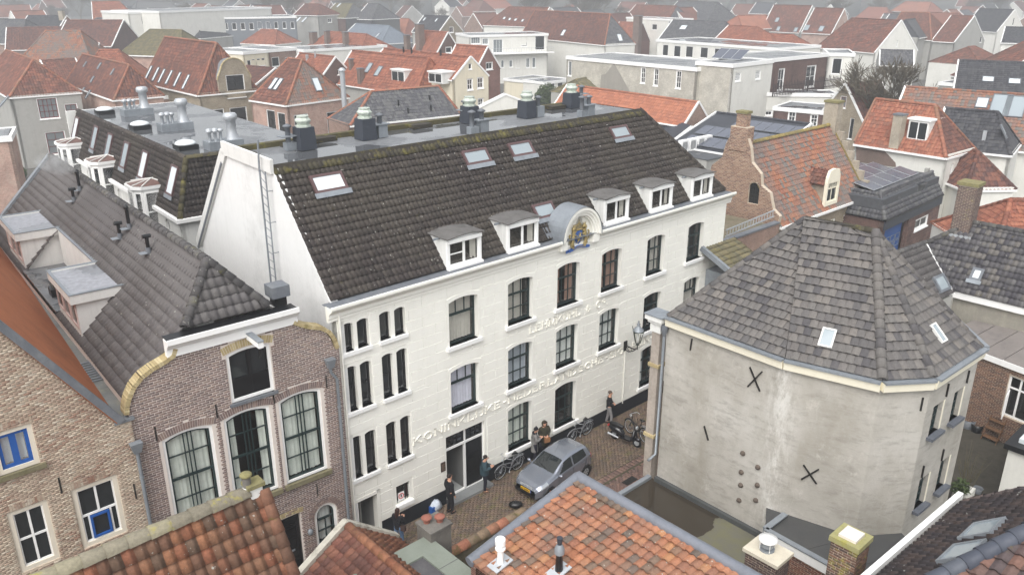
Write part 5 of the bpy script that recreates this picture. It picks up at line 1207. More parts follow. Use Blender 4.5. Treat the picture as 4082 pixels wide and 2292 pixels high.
for i in range(1, 4):
    p = x0+(x1b-x0)*i/4.+(0, 0, -.07); q = p+(x2-x1)*1.0; MB().bar(p, q, .05, .012).build('felt_seam', MATS['anthracite_felt'], EX)
fx = wallframe(x0, x1b); lx = np.linalg.norm((x1b-x0)[:2]); fx = fx if fx.w.dot(eC-x0) > 0 else wallframe(x1b, x0)
wall(EX, 'brick_wall', fx, [(0, 0), (lx, 0), (lx, ZX-.2), (0, ZX-.2)], [], mortar2, .02, .2)
b_red = pieces('red_brick', [L((122, 84, 70)), L((134, 92, 76)), L((112, 78, 68)), L((128, 88, 74)), L((106, 76, 70))], 0, var=.25)
bricks(EX, fx, [(0, 0), (lx, 0), (lx, ZX-.2), (0, ZX-.2)], [], b_red, b=.02)
mossb = pieces('mossy_brick', [L((108, 84, 72)), L((122, 92, 76)), L((98, 78, 70)), L((116, 90, 78)), L((88, 74, 68))], .5, L((150, 144, 66)), var=.3)
darkb = pieces('dark_brick', [L((98, 82, 78)), L((108, 90, 84)), L((88, 74, 72)), L((102, 88, 84))], .08, L((150, 146, 60)), var=.3)
def chimney(name, label, fr_, a0, a1, b0, b1, z0, z1, bm, mm, slab=None, slabm=None, over=.06):
    c = thing(name, label, 'chimney', fr_((a0+a1)/2, (b0+b1)/2, z0))
    MB().box(fr_, a0+.012, a1-.012, b0+.012, b1-.012, z0, z1).build('core', mm, c)
    for tf, w_ in ((fr_.shift(a0, b0), a1-a0),): bricks(c, tf, [(0, z0), (w_, z0), (w_, z1), (0, z1)], [], bm, b=.012)
    sf = Fr(fr_(a0, b1), u=-fr_.w); sf.w = fr_.u; bricks(c, sf, [(0, z0), (b1-b0, z0), (b1-b0, z1), (0, z1)], [], bm, b=.012)
    sf = Fr(fr_(a1, b0), u=fr_.w); sf.w = -fr_.u; bricks(c, sf, [(0, z0), (b1-b0, z0), (b1-b0, z1), (0, z1)], [], bm, b=.012)
    if slab: MB().box(fr_, a0-over, a1+over, b0-over, b1+over, z1, z1+slab).build('slab', slabm, c)
    return c
# chimney with white round cowl; its top was measured at 5.9 m
P = onz(c33(175, 1205), 5.9); ca, cb = M.z(c33(175, 1205), 5.9)
ch = chimney('chimney', 'dark brick chimney with round white cowl beside the green felt roof', M, ca-.35, ca+.35, cb-.5, cb+.42, 1.5, 5.8, darkb, mortar2, .1, plain('pale_slab', L((204, 196, 178)), .1, 3, .8, .2))
mb = MB(); cq = M(ca, cb, 5.9); mb.cyl(cq, .2, .2, 0, .05, 14); mb.cyl(cq, .17, .17, .12, .3, 14); mb.build('flue', zinc, ch)
mb = MB(); mb.lathe(cq, [(.24, .3), (.25, .36), (.02, .42)], 16); [mb.tube([cq+np.array([.2*math.cos(t), .2*math.sin(t), .03]), cq+np.array([.2*math.cos(t), .2*math.sin(t), .32])], .01, 5) for t in (0, 1.57, 3.14, 4.71)]; mb.build('cowl', paint, ch)
ca, cb = M.z(c33(965, 1060), 7.4)
ch = chimney('chimney', 'tall brick chimney crusted with yellow moss, pale slab on top', M, ca-.34, ca+.34, cb-.34, cb+.34, 2.0, 7.2, mossb, mortar2, .14, plain('lichen_cap', L((150, 146, 104)), .25, 6, .9, 0, dirt=L((150, 144, 60)), dirt_amt=.8), .04)
MB().box(M, ca-.24, ca+.24, cb-.22, cb+.22, 7.34, 7.41).build('cover_slab', plain('white_slab', L((214, 206, 198)), .06, 4, .7, .1), ch)
# ================================================================ orange tiled roof in the foreground
t_orange = pieces('orange_pantile', [L((164, 112, 84)), L((174, 120, 90)), L((154, 104, 78)), L((160, 114, 86)), L((146, 104, 82)), L((130, 102, 84)), L((168, 122, 88)), L((116, 98, 84)), L((142, 98, 78)), L((158, 108, 82)), L((100, 90, 82))], .0, var=.4, nscale=18, lich=.5, big=.4, bigcol=L((128, 104, 92)), bigscale=.9)
ZO = 6.2
ORH = thing('orange_tiled_house', 'near house with bright orange mixed pantiles and lead covered ridge', 'house', M(1, -12, 0))
oa, ob = M.z((2306.6, 1904), ZO); ov = M.front((1850, 2262), ob)      # verge point on the gable plane
pit = (ZO-ov[1])/(oa-ov[0]); ea = oa-4.2; ez = ZO-4.2*pit
q0, q1, q2, q3 = M(ea, ob, ez), M(ea, ob-11, ez), M(oa, ob-11, ZO), M(oa, ob, ZO)
oroof = MB().poly([q0, q1, q2, q3]).build('roof_slope', t_orange, ORH)
tiles(oroof, [q0, q1, q2, q3], t_orange, .225, .30, 'pan', .055, .06, single=300, jit=.016)
MB().poly([M(oa, ob, ZO), M(oa, ob-11, ZO), M(oa+3.6, ob-11, ZF-.1), M(oa+3.6, ob, ZF-.1)]).build('far_slope', t_orange, ORH)
wall(ORH, 'gable_wall', M.shift(0, ob), [(ea, 0), (oa+3.6, 0), (oa+3.6, ZF), (oa, ZO-.06), (ea, ez-.06)], [], brm, -.02, -.2)
leadroll = plain('lead_roll', L((118, 122, 130)), .15, 1.5, .5, .2, .1, dirt=L((82, 86, 92)), dirt_amt=.5)
def roll(p, q, r, parent, n=7):
    p, q = np.asarray(p), np.asarray(q); L_ = np.linalg.norm(q-p); k = max(1, int(L_/1.1))
    for i in range(k): MB().tube([p+(q-p)*(i/k), p+(q-p)*((i+1.02)/k)], [r*1.02, r*.98], 10).build('lead_roll', leadroll, parent)
roll(M(oa, ob+.05, ZO+.03), M(oa, ob-11, ZO+.03), .17, ORH); roll(M(oa, ob+.02, ZO+.03), M(ea, ob+.02, ez+.03), .16, ORH)
P0_, u_, s_, n_ = planeaxes([q1, q0, q2])
def roofpipe(name, label, p, pl0, n_, kind):
    q = plane_hit(p, pl0, n_); f = thing(name, label, 'vent pipe', q); u_, s_ = M.w, np.cross(n_, M.w); s_ = s_ if s_[2] > 0 else -s_
    MB().hexa([q+n_*(.07+h)+u_*x+s_*y for h in (0, .03) for x, y in ((-.2, -.3), (.2, -.3), (.2, .3), (-.2, .3))]).build('flashing', plain('bright_lead', L((176, 180, 184)), .15, 4, .5, .2), f)
    if kind == 'white':
        mb = MB(); mb.cyl(q, .085, .085, 0, .62, 12); mb.build('pipe', paint, f); mb = MB(); mb.lathe(q, [(.1, .5), (.14, .53), (.14, .57), (.1, .6), (.1, .66), (.14, .68), (.14, .84), (.12, .86)], 14, False); mb.build('cap', paint, f)
    else:
        mb = MB(); mb.cyl(q, .11, .09, 0, .45, 12); mb.cyl(q, .085, .085, .45, .8, 12); mb.build('pipe', blackpaint, f)
        mb = MB(); mb.lathe(q, [(.13, .62), (.13, .78), (.07, .9)], 12); mb.build('collar', zinc, f); mb = MB(); mb.cyl(q, .06, .08, .88, 1.1, 10); mb.build('cap', vin, f)
roofpipe('vent_pipe', 'white capped vent pipe on the orange tiled roof', (1995, 2252), q0, n_, 'white')
roofpipe('vent_pipe', 'black vent pipe with grey collar on the orange tiled roof', (2228, 2282), q0, n_, 'black')
# ---------------------------------------------------------------- coping wall with half-round tiles and its red lean-to roof
t_cop = pieces('coping_tile', [L((180, 122, 98)), L((166, 120, 96)), L((146, 126, 104)), L((170, 114, 92)), L((136, 118, 98))], .35, L((110, 104, 60)), var=.35)
t_red = pieces('dark_red_pantile', [L((128, 86, 74)), L((116, 78, 68)), L((136, 94, 78)), L((108, 76, 68)), L((122, 86, 74))], .1, L((96, 88, 52)), var=.35)
mosswall = plain('mossy_wall', L((120, 112, 96)), .3, 2.5, .9, .5, dirt=L((74, 76, 44)), dirt_amt=.9)
CW = thing('coping_wall', 'mossy wall capped with orange half-round tiles', 'wall', M(1.5, -6, 0))
w0 = M.z(c13(1835, 1215), 3.6); w1 = M.z(c13(2540, 850), 3.6)
cw = M.shift(0, (w0[1]+w1[1])/2)
MB().box(cw, w0[0], w1[0]+.05, -.14, .14, 0, 3.5).build('masonry', mosswall, CW)
caps(CW, cw(w1[0]+.05, 0, 3.52), cw(w0[0]-.1, 0, 3.52), t_cop, .17, .42)
LT = thing('lean_to', 'low dark red tiled roof falling from the coping wall to the street', 'roof', cw(1.5, .8, 0))
lt = [cw(w1[0], 1.15, 2.45), cw(w0[0], 1.15, 2.45), cw(w0[0], .14, 3.35), cw(w1[0], .14, 3.35)]
lo_ = MB().poly(lt).build('roof_slope', t_red, LT); tiles(lo_, lt, t_red, .22, .28, 'pan', .05, .05)
wall(LT, 'wall', cw, [(w0[0], 0), (w1[0], 0), (w1[0], 2.4), (w0[0], 2.4)], [], brm, 1.05, -.15)
CP = thing('chimney', 'grey rendered chimney with two capped clay pots', 'chimney', M(-.7, -6, 0)); s0 = M.z(c13(1690, 1045), 4.9)
cstone = plain('sooty_render', L((116, 112, 106)), .25, 2.5, .9, .4, dirt=L((70, 68, 66)), dirt_amt=.6)
MB().hexa([M(s0[0]+x*k, s0[1]+y*k2, z) for z, k, k2 in ((2, 1, 1), (4.9, 1, 1)) for x, y in ((-.12, -.08), (.62, -.08), (.62, .62), (-.12, .62))]).build('stack', cstone, CP)
MB().box(M, s0[0]-.16, s0[0]+.66, s0[1]-.12, s0[1]+.66, 4.9, 4.97).build('slab', cstone, CP)
clay = plain('clay_pot', L((142, 92, 78)), .15, 4, .8, .2)
for p in ((.1, .42), (.42, .2)):
    q = M(s0[0]+p[0], s0[1]+p[1], 4.97); po_ = MB().lathe(q, [(.1, 0), (.08, .12), (.1, .14)], 12).build('pot', clay, CP); MB().lathe(q, [(.16, .14), (.16, .18), (.06, .23), (.02, .24)], 14, False).build('pot_cap', clay, po_)
# small gabled porch roof
SG = thing('small_gable_house', 'little gabled house with weathered white verge boards and red tiles', 'house', M(-2.7, -6, 0))
ga, gb = M.z((1381.7, 2094), 5.0); sgf = M.shift(0, gb); gl = sgf.front((1227, 2268)); gr = sgf.front((1544.6, 2137))
pL = (5.0-gl[1])/(ga-gl[0]); pR = (5.0-gr[1])/(gr[0]-ga); wL, wR = 2.1, 1.75
Lq = [sgf(ga-wL, 0, 5-wL*pL), sgf(ga-wL, -6, 5-wL*pL), sgf(ga, -6, 5), sgf(ga, 0, 5)]; Rq = [sgf(ga+wR, -6, 5-wR*pR), sgf(ga+wR, 0, 5-wR*pR), sgf(ga, 0, 5), sgf(ga, -6, 5)]
o1 = MB().poly(Lq).build('roof_slope', t_red, SG); tiles(o1, [Lq[1], Lq[0], Lq[3], Lq[2]], t_red, .22, .30, 'pan', .05, .05, single=90, jit=.012)
t_ored = pieces('orange_red_pantile', [L((150, 102, 78)), L((142, 94, 72)), L((158, 110, 84)), L((130, 90, 72))], .2, L((120, 100, 56)), var=.35)
o2 = MB().poly(Rq).build('roof_slope', t_ored, SG); tiles(o2, [Rq[1], Rq[0], Rq[3], Rq[2]], t_ored, .2, .26, 'pan', .05, .05, single=90, jit=.012)
caps(o2, sgf(ga, -.1, 5.04), sgf(ga, -6, 5.04), t_ored, .13, .35)
oldwood = plain('flaking_paint', L((188, 184, 172)), .2, 3, .85, .3, dirt=L((110, 104, 90)), dirt_amt=.9)
MB().bar(sgf(ga+.02, .06, 5.1), sgf(ga-wL-.1, .06, 5.1-(wL+.1)*pL), .22, .16).build('verge_board', oldwood, SG); MB().bar(sgf(ga-.02, .06, 5.1), sgf(ga+wR, .06, 5.1-wR*pR), .22, .16).build('verge_board', oldwood, SG)
wall(SG, 'gable_wall', sgf, [(ga-wL+.1, 0), (ga+wR-.1, 0), (ga+wR-.1, 4.9-wR*pR), (ga, 4.85), (ga-wL+.1, 4.9-wL*pL)], [], brm, -.02, -.2)
# grey-green flat roof in the foreground
GR = thing('felt_roof_house', 'near house with grey-green felt flat roof and darker sunken middle', 'house', M(-3, -9, 0))
ga_, gb_ = M.z((1703, 2139), 4.6); gft = plain('green_grey_felt', L((128, 134, 124)), .12, 2.5, .85, 0, dirt=L((108, 114, 98)), dirt_amt=.4)
MB().box(M, ga_-6, ga_, gb_-6, gb_-.0, 0, 4.5).build('walls', brm, GR)
fb_ = MB(); fb_.box(M, ga_-6, ga_+.05, gb_-.62, gb_+.05, 4.5, 4.62); fb_.build('roof_border', gft, GR); fb_ = MB(); fb_.box(M, ga_-.62, ga_+.05, gb_-6, gb_-.62, 4.5, 4.62); fb_.build('roof_border', gft, GR)
MB().box(M, ga_-6, ga_-.62, gb_-6, gb_-.62, 4.5, 4.56).build('roof_middle', plain('dark_patch_felt', L((84, 82, 84)), .2, 3, .7, 0, dirt=L((110, 110, 110)), dirt_amt=.5), GR)
for i in range(4): MB().box(M, ga_-1.2-i*1.1, ga_-1.18-i*1.1, gb_-.62, gb_+.05, 4.62, 4.624).build('felt_seam', MATS['dark_patch_felt'], GR)
for i in range(3): MB().box(M, ga_-.62, ga_+.05, gb_-1.4-i*1.1, gb_-1.38-i*1.1, 4.62, 4.624).build('felt_seam', MATS['dark_patch_felt'], GR)
# ================================================================ red roof bottom left
t_rust = pieces('weathered_red_pantile', [L((138, 92, 70)), L((128, 86, 66)), L((146, 102, 76)), L((114, 84, 68)), L((134, 98, 76)), L((104, 84, 70)), L((142, 92, 70)), L((122, 92, 74))], .0, var=.45, nscale=16, lich=.4, big=.35, bigcol=L((104, 84, 70)), bigscale=.8)
t_lich = pieces('lichen_ridge', [L((130, 124, 108)), L((120, 114, 100)), L((138, 132, 112))], .3, L((150, 142, 64)), var=.35)
ZR_ = 9.5; ra0 = M.z((171, 2290), ZR_); ra1 = M.z((1060, 1955), ZR_); RRb = (ra0[1]+ra1[1])/2
RR = thing('red_tiled_house', 'near house with weathered red pantiles and lichen covered ridge', 'house', M(-6, RRb, 0))
rg_ = M.shift(0, RRb); va_ = rg_.side((1171, 2290), ra1[0]); pit = (ZR_-va_[1])/(-va_[0])
Wd = 5.2; rq = [rg_(ra0[0]-1.5, -Wd, ZR_-Wd*pit), rg_(ra1[0], -Wd, ZR_-Wd*pit), rg_(ra1[0], 0, ZR_), rg_(ra0[0]-1.5, 0, ZR_)]
o_ = MB().poly(rq).build('roof_slope', t_rust, RR); tiles(o_, rq, t_rust, .235, .31, 'pan', .065, .06, single=300, jit=.016)
MB().poly([rg_(ra0[0]-1.5, 0, ZR_-.02), rg_(ra1[0], 0, ZR_-.02), rg_(ra1[0], 2.6, ZR_-2.6*pit), rg_(ra0[0]-1.5, 2.6, ZR_-2.6*pit)]).build('street_slope', t_rust, RR)
caps(o_, rg_(ra0[0]-1.5, 0, ZR_+.03), rg_(ra1[0]-.35, 0, ZR_+.03), t_lich, .17, .42)
caps(o_, rg_(ra1[0]-.02, -Wd, ZR_-Wd*pit+.04), rg_(ra1[0]-.02, -.1, ZR_), pieces('verge_tile', [L((120, 86, 70)), L((106, 80, 66)), L((130, 94, 76))], .1, var=.35), .13, .33)
gw = Fr(rg_(ra1[0], -Wd), u=M.w); gw.w = -M.u
wall(RR, 'gable_wall', gw, [(0, 0), (Wd+2.6, 0), (Wd+2.6, ZR_-2.6*pit-.06), (Wd, ZR_-.06), (0, ZR_-Wd*pit-.06)], [], mosswall, .02, .2)
MB().poly([rg_(ra0[0]-1.5, 2.5, 0), rg_(ra1[0], 2.5, 0), rg_(ra1[0], 2.5, ZR_-2.6*pit), rg_(ra0[0]-1.5, 2.5, ZR_-2.6*pit)]).build('street_wall', brm, RR)
yl = plain('yellow_lichen', L((130, 124, 86)), .35, 8, .95, 0, dirt=L((112, 108, 88)), dirt_amt=.8)
vt = thing('ridge_vent', 'short white rendered vent with yellow lichen cap on the red roof ridge', 'vent', rg_(ra1[0]-.5, 0, ZR_))
a_, z_ = rg_.front(c03(2300, 640)); z_ = ZR_
mb = MB(); mb.cyl(rg_(a_, 0, 0), .12, .1, z_-.1, z_+.18, 10); mb.build('collar', paint, vt); mb = MB(); mb.cyl(rg_(a_, 0, 0), .09, .09, z_+.18, z_+.46, 10); mb.build('pipe', cstone, vt)
mb = MB(); mb.ball(rg_(a_, 0, z_+.48), .14, .14, .07, 10, 6); mb.build('cap', yl, vt)
vt = thing('ridge_block', 'squat white rendered block with yellow lichen slab at the end of the red roof ridge', 'vent', rg_(ra1[0]-.2, 0, ZR_))
mb = MB(); mb.box(rg_, ra1[0]-.34, ra1[0]-.06, -.14, .14, ZR_-.1, ZR_+.16); mb.build('block', paintw, vt); mb = MB(); mb.box(rg_, ra1[0]-.4, ra1[0]+.0, -.18, .18, ZR_+.16, ZR_+.25); mb.build('slab', yl, vt)
# ================================================================ dark roof bottom right
t_blue = pieces('brown_black_pantile', [L((74, 66, 66)), L((84, 74, 72)), L((66, 60, 60)), L((90, 78, 74)), L((70, 64, 66))], .0, var=.3, lich=.3)
t_bluec = pieces('blue_black_ridge', [L((78, 82, 92)), L((72, 76, 86)), L((84, 88, 96))], 0, var=.15, rough=.5)
ZG = 7.0; g1 = onz((3845, 2003), ZG); g0 = onz((3519.5, 2290.5), ZG); ug = (g1-g0)/np.linalg.norm(g1-g0); out = np.array([ug[1], -ug[0], 0])
up_ = out*math.cos(math.radians(40))+Z*math.sin(math.radians(40)); ngr = np.cross(ug, up_); ngr = ngr if ngr[2] > 0 else -ngr
BR = thing('dark_tiled_house', 'near house with dark pantiles, white gutter and blue-black hip tiles', 'house', (11, 13, 0))
h0 = plane_hit((3785.7, 2281.4), g0, ngr); h1 = plane_hit((4082, 2125), g0, ngr); hd_ = (h1-h0)
tt = ((g0-h0).dot(up_))/hd_.dot(up_); hb = h0+hd_*tt; ap = h0+hd_*2.6; tops = (ap-g0).dot(up_)
G0 = hb; G1 = g1+up_*0; T1 = g1+up_*tops
pg = [G0, G1, T1, ap]
o_ = MB().poly(pg).build('roof_slope', t_blue, BR); tiles(o_, pg, t_blue, .2, .3, 'pan', .065, .06, single=300, jit=.01)
caps(o_, hb+Z*.05, ap+Z*.05, t_bluec, .17, .42)
caps(o_, T1+(g1-T1)*.0, g1+Z*.02, t_blue, .1, .3)
ns2 = np.array([-ug[0], -ug[1], 0]); low = ap+(ns2*.75-0*Z)*5; 
sp = [hb+out*9-Z*0, hb, ap]
spn = [hb+out*9, hb, ap, ap+out*4]
o2 = MB().poly(spn).build('roof_slope', t_blue, BR); tiles(o2, [hb+out*9, hb, ap, ap+out*5], t_rust if False else pieces('brown_pantile', [L((104, 84, 78)), L((92, 76, 74)), L((116, 88, 78)), L((84, 74, 74))], .05, var=.3), .24, .32, 'pan', .06, .06, single=60)
gtr = MB(); gtr.bar(G0-out*.2+Z*.06, G1-out*.2+ug*.2+Z*.06, .14, .16); gtr.build('gutter', paint, BR); MB().bar(G0+out*.02+Z*.03, G1+out*.02+Z*.03, .1, .1).build('gutter_lining', blackpaint, BR)
fg = Fr(G0, u=ug[:2]); lg = np.linalg.norm(G1-G0)
fg2 = fg if fg.w.dot(-out) < 0 else fg
MB().poly([G0*(1, 1, 0)+out*.05, G1*(1, 1, 0)+out*.05, G1+out*.05-Z*.1, G0+out*.05-Z*.1]).build('wall', plaster, BR)
MB().poly([G1*(1, 1, 0)+out*.05, G1*(1, 1, 0)+out*6, G1+out*6+Z*3, G1+out*.05-Z*.1]).build('gable_wall', plaster, BR)
P0_, u_, s_, n_ = G0, ug, up_, ngr
for p, w_, h_, lab in ((c33(1990, 1270), .55, 1.5, 0), (c33(2180, 1060), .55, 1.2, 0)):
    c = plane_hit(p, g0, ngr); a = (c-G0).dot(ug); s = (c-G0).dot(up_); skylight_at(BR, G0+ngr*.06, ug, up_, ngr, a-.45, a+.45, s-.35, s+.45, zinc, g_sky, False, .1, .06)
# ================================================================ the town behind
PROF['far'] = [0, 1., .15]
k_red = pieces('town_red_tile', [L((124, 80, 68)), L((112, 73, 63)), L((134, 88, 73)), L((100, 70, 62)), L((120, 80, 68)), L((142, 96, 80))], .08, L((96, 80, 62)), var=.45, big=.6, bigcol=L((88, 68, 61)), bigscale=.55)
k_bright = pieces('town_orange_tile', [L((150, 94, 75)), L((142, 88, 71)), L((158, 101, 80)), L((128, 83, 69)), L((164, 108, 86))], .06, L((110, 90, 70)), var=.4, big=.45, bigcol=L((116, 80, 68)), bigscale=.5)
k_brick = pieces('town_brown_tile', [L((112, 76, 66)), L((100, 70, 63)), L((122, 84, 71)), L((90, 66, 62)), L((130, 88, 73))], .1, L((90, 80, 60)), var=.45, big=.5, bigcol=L((86, 64, 60)), bigscale=.3)
k_grey = pieces('town_grey_tile', [L((96, 96, 98)), L((88, 88, 92)), L((104, 104, 104)), L((82, 82, 86))], .08, L((104, 100, 76)), var=.3)
k_dark = pieces('town_dark_tile', [L((72, 72, 76)), L((64, 64, 68)), L((80, 80, 82))], .0, var=.25)
k_moss = pieces('town_mossy_tile', [L((110, 104, 82)), L((100, 96, 78)), L((120, 112, 86))], .4, L((112, 106, 60)), var=.3)
k_mix = pieces('town_mixed_tile', [L((152, 104, 82)), L((112, 106, 102)), L((144, 98, 80)), L((158, 110, 86)), L((122, 112, 104)), L((148, 104, 84)), L((136, 94, 78))], .1, L((140, 110, 60)), var=.3, big=.75, bigcol=L((112, 107, 103)), bigscale=.4)
k_blue = pieces('town_blue_sheet', [L((120, 128, 138)), L((114, 122, 132))], 0, var=.1)
k_ridge = pieces('town_ridge', [L((160, 108, 88)), L((150, 100, 82)), L((142, 106, 88))], .2, L((130, 110, 60)))
wp = plain('town_white', L((222, 221, 214)), .06, 1, .8, .25, dirt=L((176, 174, 166)), dirt_amt=.25)
wcream = plain('town_cream', L((222, 214, 192)), .06, 1, .8, .2); wgrey = plain('town_grey_render', L((166, 165, 160)), .1, .6, .85, .35, dirt=L((128, 126, 120)), dirt_amt=.5)
wpale = bricktex('town_pale_brick', L((196, 192, 180)), L((176, 172, 160)), L((206, 202, 192)), stain=L((150, 144, 132)), stain_amt=.4)
wbrick = bricktex('town_brick', L((150, 118, 104)), L((128, 98, 88)), L((176, 164, 152))); wdark = bricktex('town_dark_brick', L((104, 78, 72)), L((88, 68, 64)), L((124, 108, 100)))
wpink = bricktex('town_pink_brick', L((184, 146, 132)), L((160, 124, 112)), L((196, 180, 168)), stain=L((200, 186, 172))); wyel = bricktex('town_yellow_brick', L((158, 146, 126)), L((140, 128, 110)), L((172, 162, 146)))
wclad = plain('grey_cladding', L((120, 124, 130)), .06, 1, .6, .1); redf = plain('red_frame', L((110, 34, 40)), .1, 3, .5, .05)
g_pale = glass('pale_pane', L((120, 126, 128)), 0, .08)
WS = {'w': (paint, g_dark), 'b': (blackpaint, g_dark), 'r': (redf, g_pale), 'p': (paint, g_pale), 'c': (cream, g_dark)}
def face_windows(parent, fr, wins, b=0.):
    hs_ = []
    for wq in wins:
        p0, p1, st = wq[0], wq[1], wq[2]; cols, rows = (wq[3] if len(wq) > 3 else (2, 2))
        a0, z0 = fr.front(p0, b); a1, z1 = fr.front(p1, b)
        if a1 < a0: a0, a1 = a1, a0
        if a1-a0 < .3: a1 = a0+.3
        if z1-z0 < .3: z1 = z0+.5
        hs_.append(([(a0, z0), (a1, z0), (a1, z1), (a0, z1)], st, cols, rows))
    return hs_
def put_windows(parent, fr, hs_, b=0.):
    for lp, st, cols, rows in hs_:
        fm, gm = WS[st]; w_ = lp[1][0]-lp[0][0]
        window(parent, fr, lp, b+.1, fm, gm, min(.08, w_*.08), cols, rows, bt=.05, casing=min(.1, w_*.1), casm=paint, sill=.16, sillm=paint)
def inside(hs_, out):
    a0 = min(q[0] for q in out)+.05; a1 = max(q[0] for q in out)-.05; z1 = max(q[1] for q in out)-.05
    return [h for h in hs_ if h[0][0][0] > a0 and h[0][1][0] < a1 and h[0][0][1] > .05 and h[0][2][1] < z1]
def RH(label, r0, r1, zr, wf, ze, e0=0., e1=0., wb=None, wm=None, tm=None, wins=(), rw=(), lw=(), skys=(), chims=(), fine=True, name='house', cat='house', group=None, capm=None, gut=paint, tw=.3, th=.4, endm=None, ze2=None, rmat=None):
    P, Q = (onz(r0, zr), onz(r1, zr)) if len(r0) == 2 else (np.array(r0), np.array(r1))
    Ln = np.linalg.norm((Q-P)[:2]); F = Fr(P, u=(Q-P)[:2]); wb = wf if wb is None else wb; ze2 = ze if ze2 is None else ze2
    T = thing(name, label, cat, F(Ln/2, 0, 0), group); A0, A1 = -e0, Ln+e1; ov = .18
    fo = [(A0, 0), (A1, 0), (A1, ze), (A0, ze)]; ff = F.shift(0, -wf)
    h = inside(face_windows(T, ff, wins), fo); wall(T, 'front_wall', ff, fo, [q[0] for q in h], wm, 0, .25); put_windows(T, ff, h)
    zi = lambda s: ze if s else ze
    for side, e, ws in (('right', e1, rw), ('left', e0, lw)):
        if side == 'right': ef = Fr(F(A1, -wf), u=F.w); pts = [(0, 0), (wf+wb, 0), (wf+wb, ze2)]+([(wf, zr-.02)] if e == 0 else [(wf+wb, ze), ] if False else [])+[(0, ze)]; apex = wf
        else: ef = Fr(F(A0, wb), u=-F.w); pts = [(0, 0), (wf+wb, 0), (wf+wb, ze)]+([(wb, zr-.02)] if e == 0 else [])+[(0, ze2)]
        if e > 0: pts = [(0, 0), (wf+wb, 0), (wf+wb, min(ze, ze2)), (0, min(ze, ze2))]
        hh = inside(face_windows(T, ef, ws), pts); wall(T, 'end_wall', ef, pts, [q[0] for q in hh], endm or wm, 0, .25); put_windows(T, ef, hh)
        if e == 0:     # verge boards
            for q0_, q1_ in ((F(A1 if side == 'right' else A0, -wf-.1, ze-.05), F(A1 if side == 'right' else A0, 0, zr+.08)), (F(A1 if side == 'right' else A0, 0, zr+.08), F(A1 if side == 'right' else A0, wb+.1, ze2-.05))): MB().bar(q0_, q1_, .16, .2).build('verge', capm or gut, T)
    bf = Fr(F(A1, wb), u=-F.u); MB().poly([F(A0, wb, 0), F(A1, wb, 0), F(A1, wb, ze2), F(A0, wb, ze2)]).build('rear_wall', wm, T)
    sl = ze-(zr-ze)/wf*ov
    planes = [('front_slope', [F(A0, -wf-ov, sl), F(A1, -wf-ov, sl), F(Ln, 0, zr), F(0, 0, zr)]), ('rear_slope', [F(A1, wb+ov, ze2-(zr-ze2)/wb*ov), F(A0, wb+ov, ze2-(zr-ze2)/wb*ov), F(0, 0, zr), F(Ln, 0, zr)])]
    if e1 > 0: planes.append(('hip_slope', [F(A1, -wf-ov, sl), F(A1, wb+ov, sl if ze2 == ze else ze2), F(Ln, 0, zr)]))
    if e0 > 0: planes.append(('hip_slope', [F(A0, wb+ov, sl if ze2 == ze else ze2), F(A0, -wf-ov, sl), F(0, 0, zr)]))
    first = None
    for i, (nm, pl) in enumerate(planes):
        mm = (rmat or {}).get(i, tm); o = MB().poly(pl).build(nm, mm, T)
        c = sum(pl)/len(pl); n = np.cross(pl[1]-pl[0], pl[2]-pl[0]); n = n if n[2] > 0 else -n
        if fine and n.dot(C0-c) > 0: tiles(o, pl, mm, tw, th, 'far', .05, .045, jit=.012)
        if first is None: first = (o, pl)
    MB().box(F, A0, A1, -wf-ov-.14, -wf-ov+.02, sl-.1, sl+.06).build('gutter', gut, T)
    if e1 > 0: MB().box(F, A1-.02, A1+.14, -wf-ov, wb+ov, sl-.1, sl+.06).build('gutter', gut, T)
    cm = capm or tm
    caps(first[0], F(0, 0, zr+.03), F(Ln, 0, zr+.03), cm, .15, .4, single=False)
    for a, e in ((0, e0), (Ln, e1)):
        if e > 0: caps(first[0], F(a+(e if a else -e), -wf-ov, sl+.05), F(a, 0, zr+.03), cm, .15, .4, single=False)
        if e > 0: caps(first[0], F(a+(e if a else -e), wb+ov, sl+.05), F(a, 0, zr+.03), cm, .15, .4, single=False)
    pls = {'f': planes[0][1], 'b': planes[1][1]}
    if e1 > 0: pls['r'] = planes[2][1]
    for sk in skys:
        P0_, u_, s_, n_ = planeaxes(pls[sk[4] if len(sk) > 4 else 'f'][:3]); c = plane_hit(sk[0], P0_, n_); a = (c-P0_).dot(u_); s = (c-P0_).dot(s_)
        skylight_at(T, P0_+n_*.05, u_, s_, n_, a-sk[1]/2, a+sk[1]/2, s-sk[2]/2, s+sk[2]/2, lead, {'w': g_skyw, 's': g_sky}[sk[3]], False, .12, .08)
    for ch in chims:     # (pixel of its foot on the front slope, width, height, material)
        P0_, u_, s_, n_ = planeaxes(pls['f'][:3]); c = plane_hit(ch[0], P0_, n_); cf_ = Fr(c, u=F.u); w_ = ch[1]/2
        s_o = MB().box(cf_, -w_, w_, -w_, w_, c[2]-.6, c[2]+ch[2]).build('chimney', ch[3], T)
        if w_ > .2: MB().box(cf_, -w_-.06, w_+.06, -w_-.06, w_+.06, c[2]+ch[2], c[2]+ch[2]+.12).build('chimney_cap', lead, s_o)
    T_F[T.name] = (F, Ln, wf, wb); return T
T_F, T_R = {}, {}
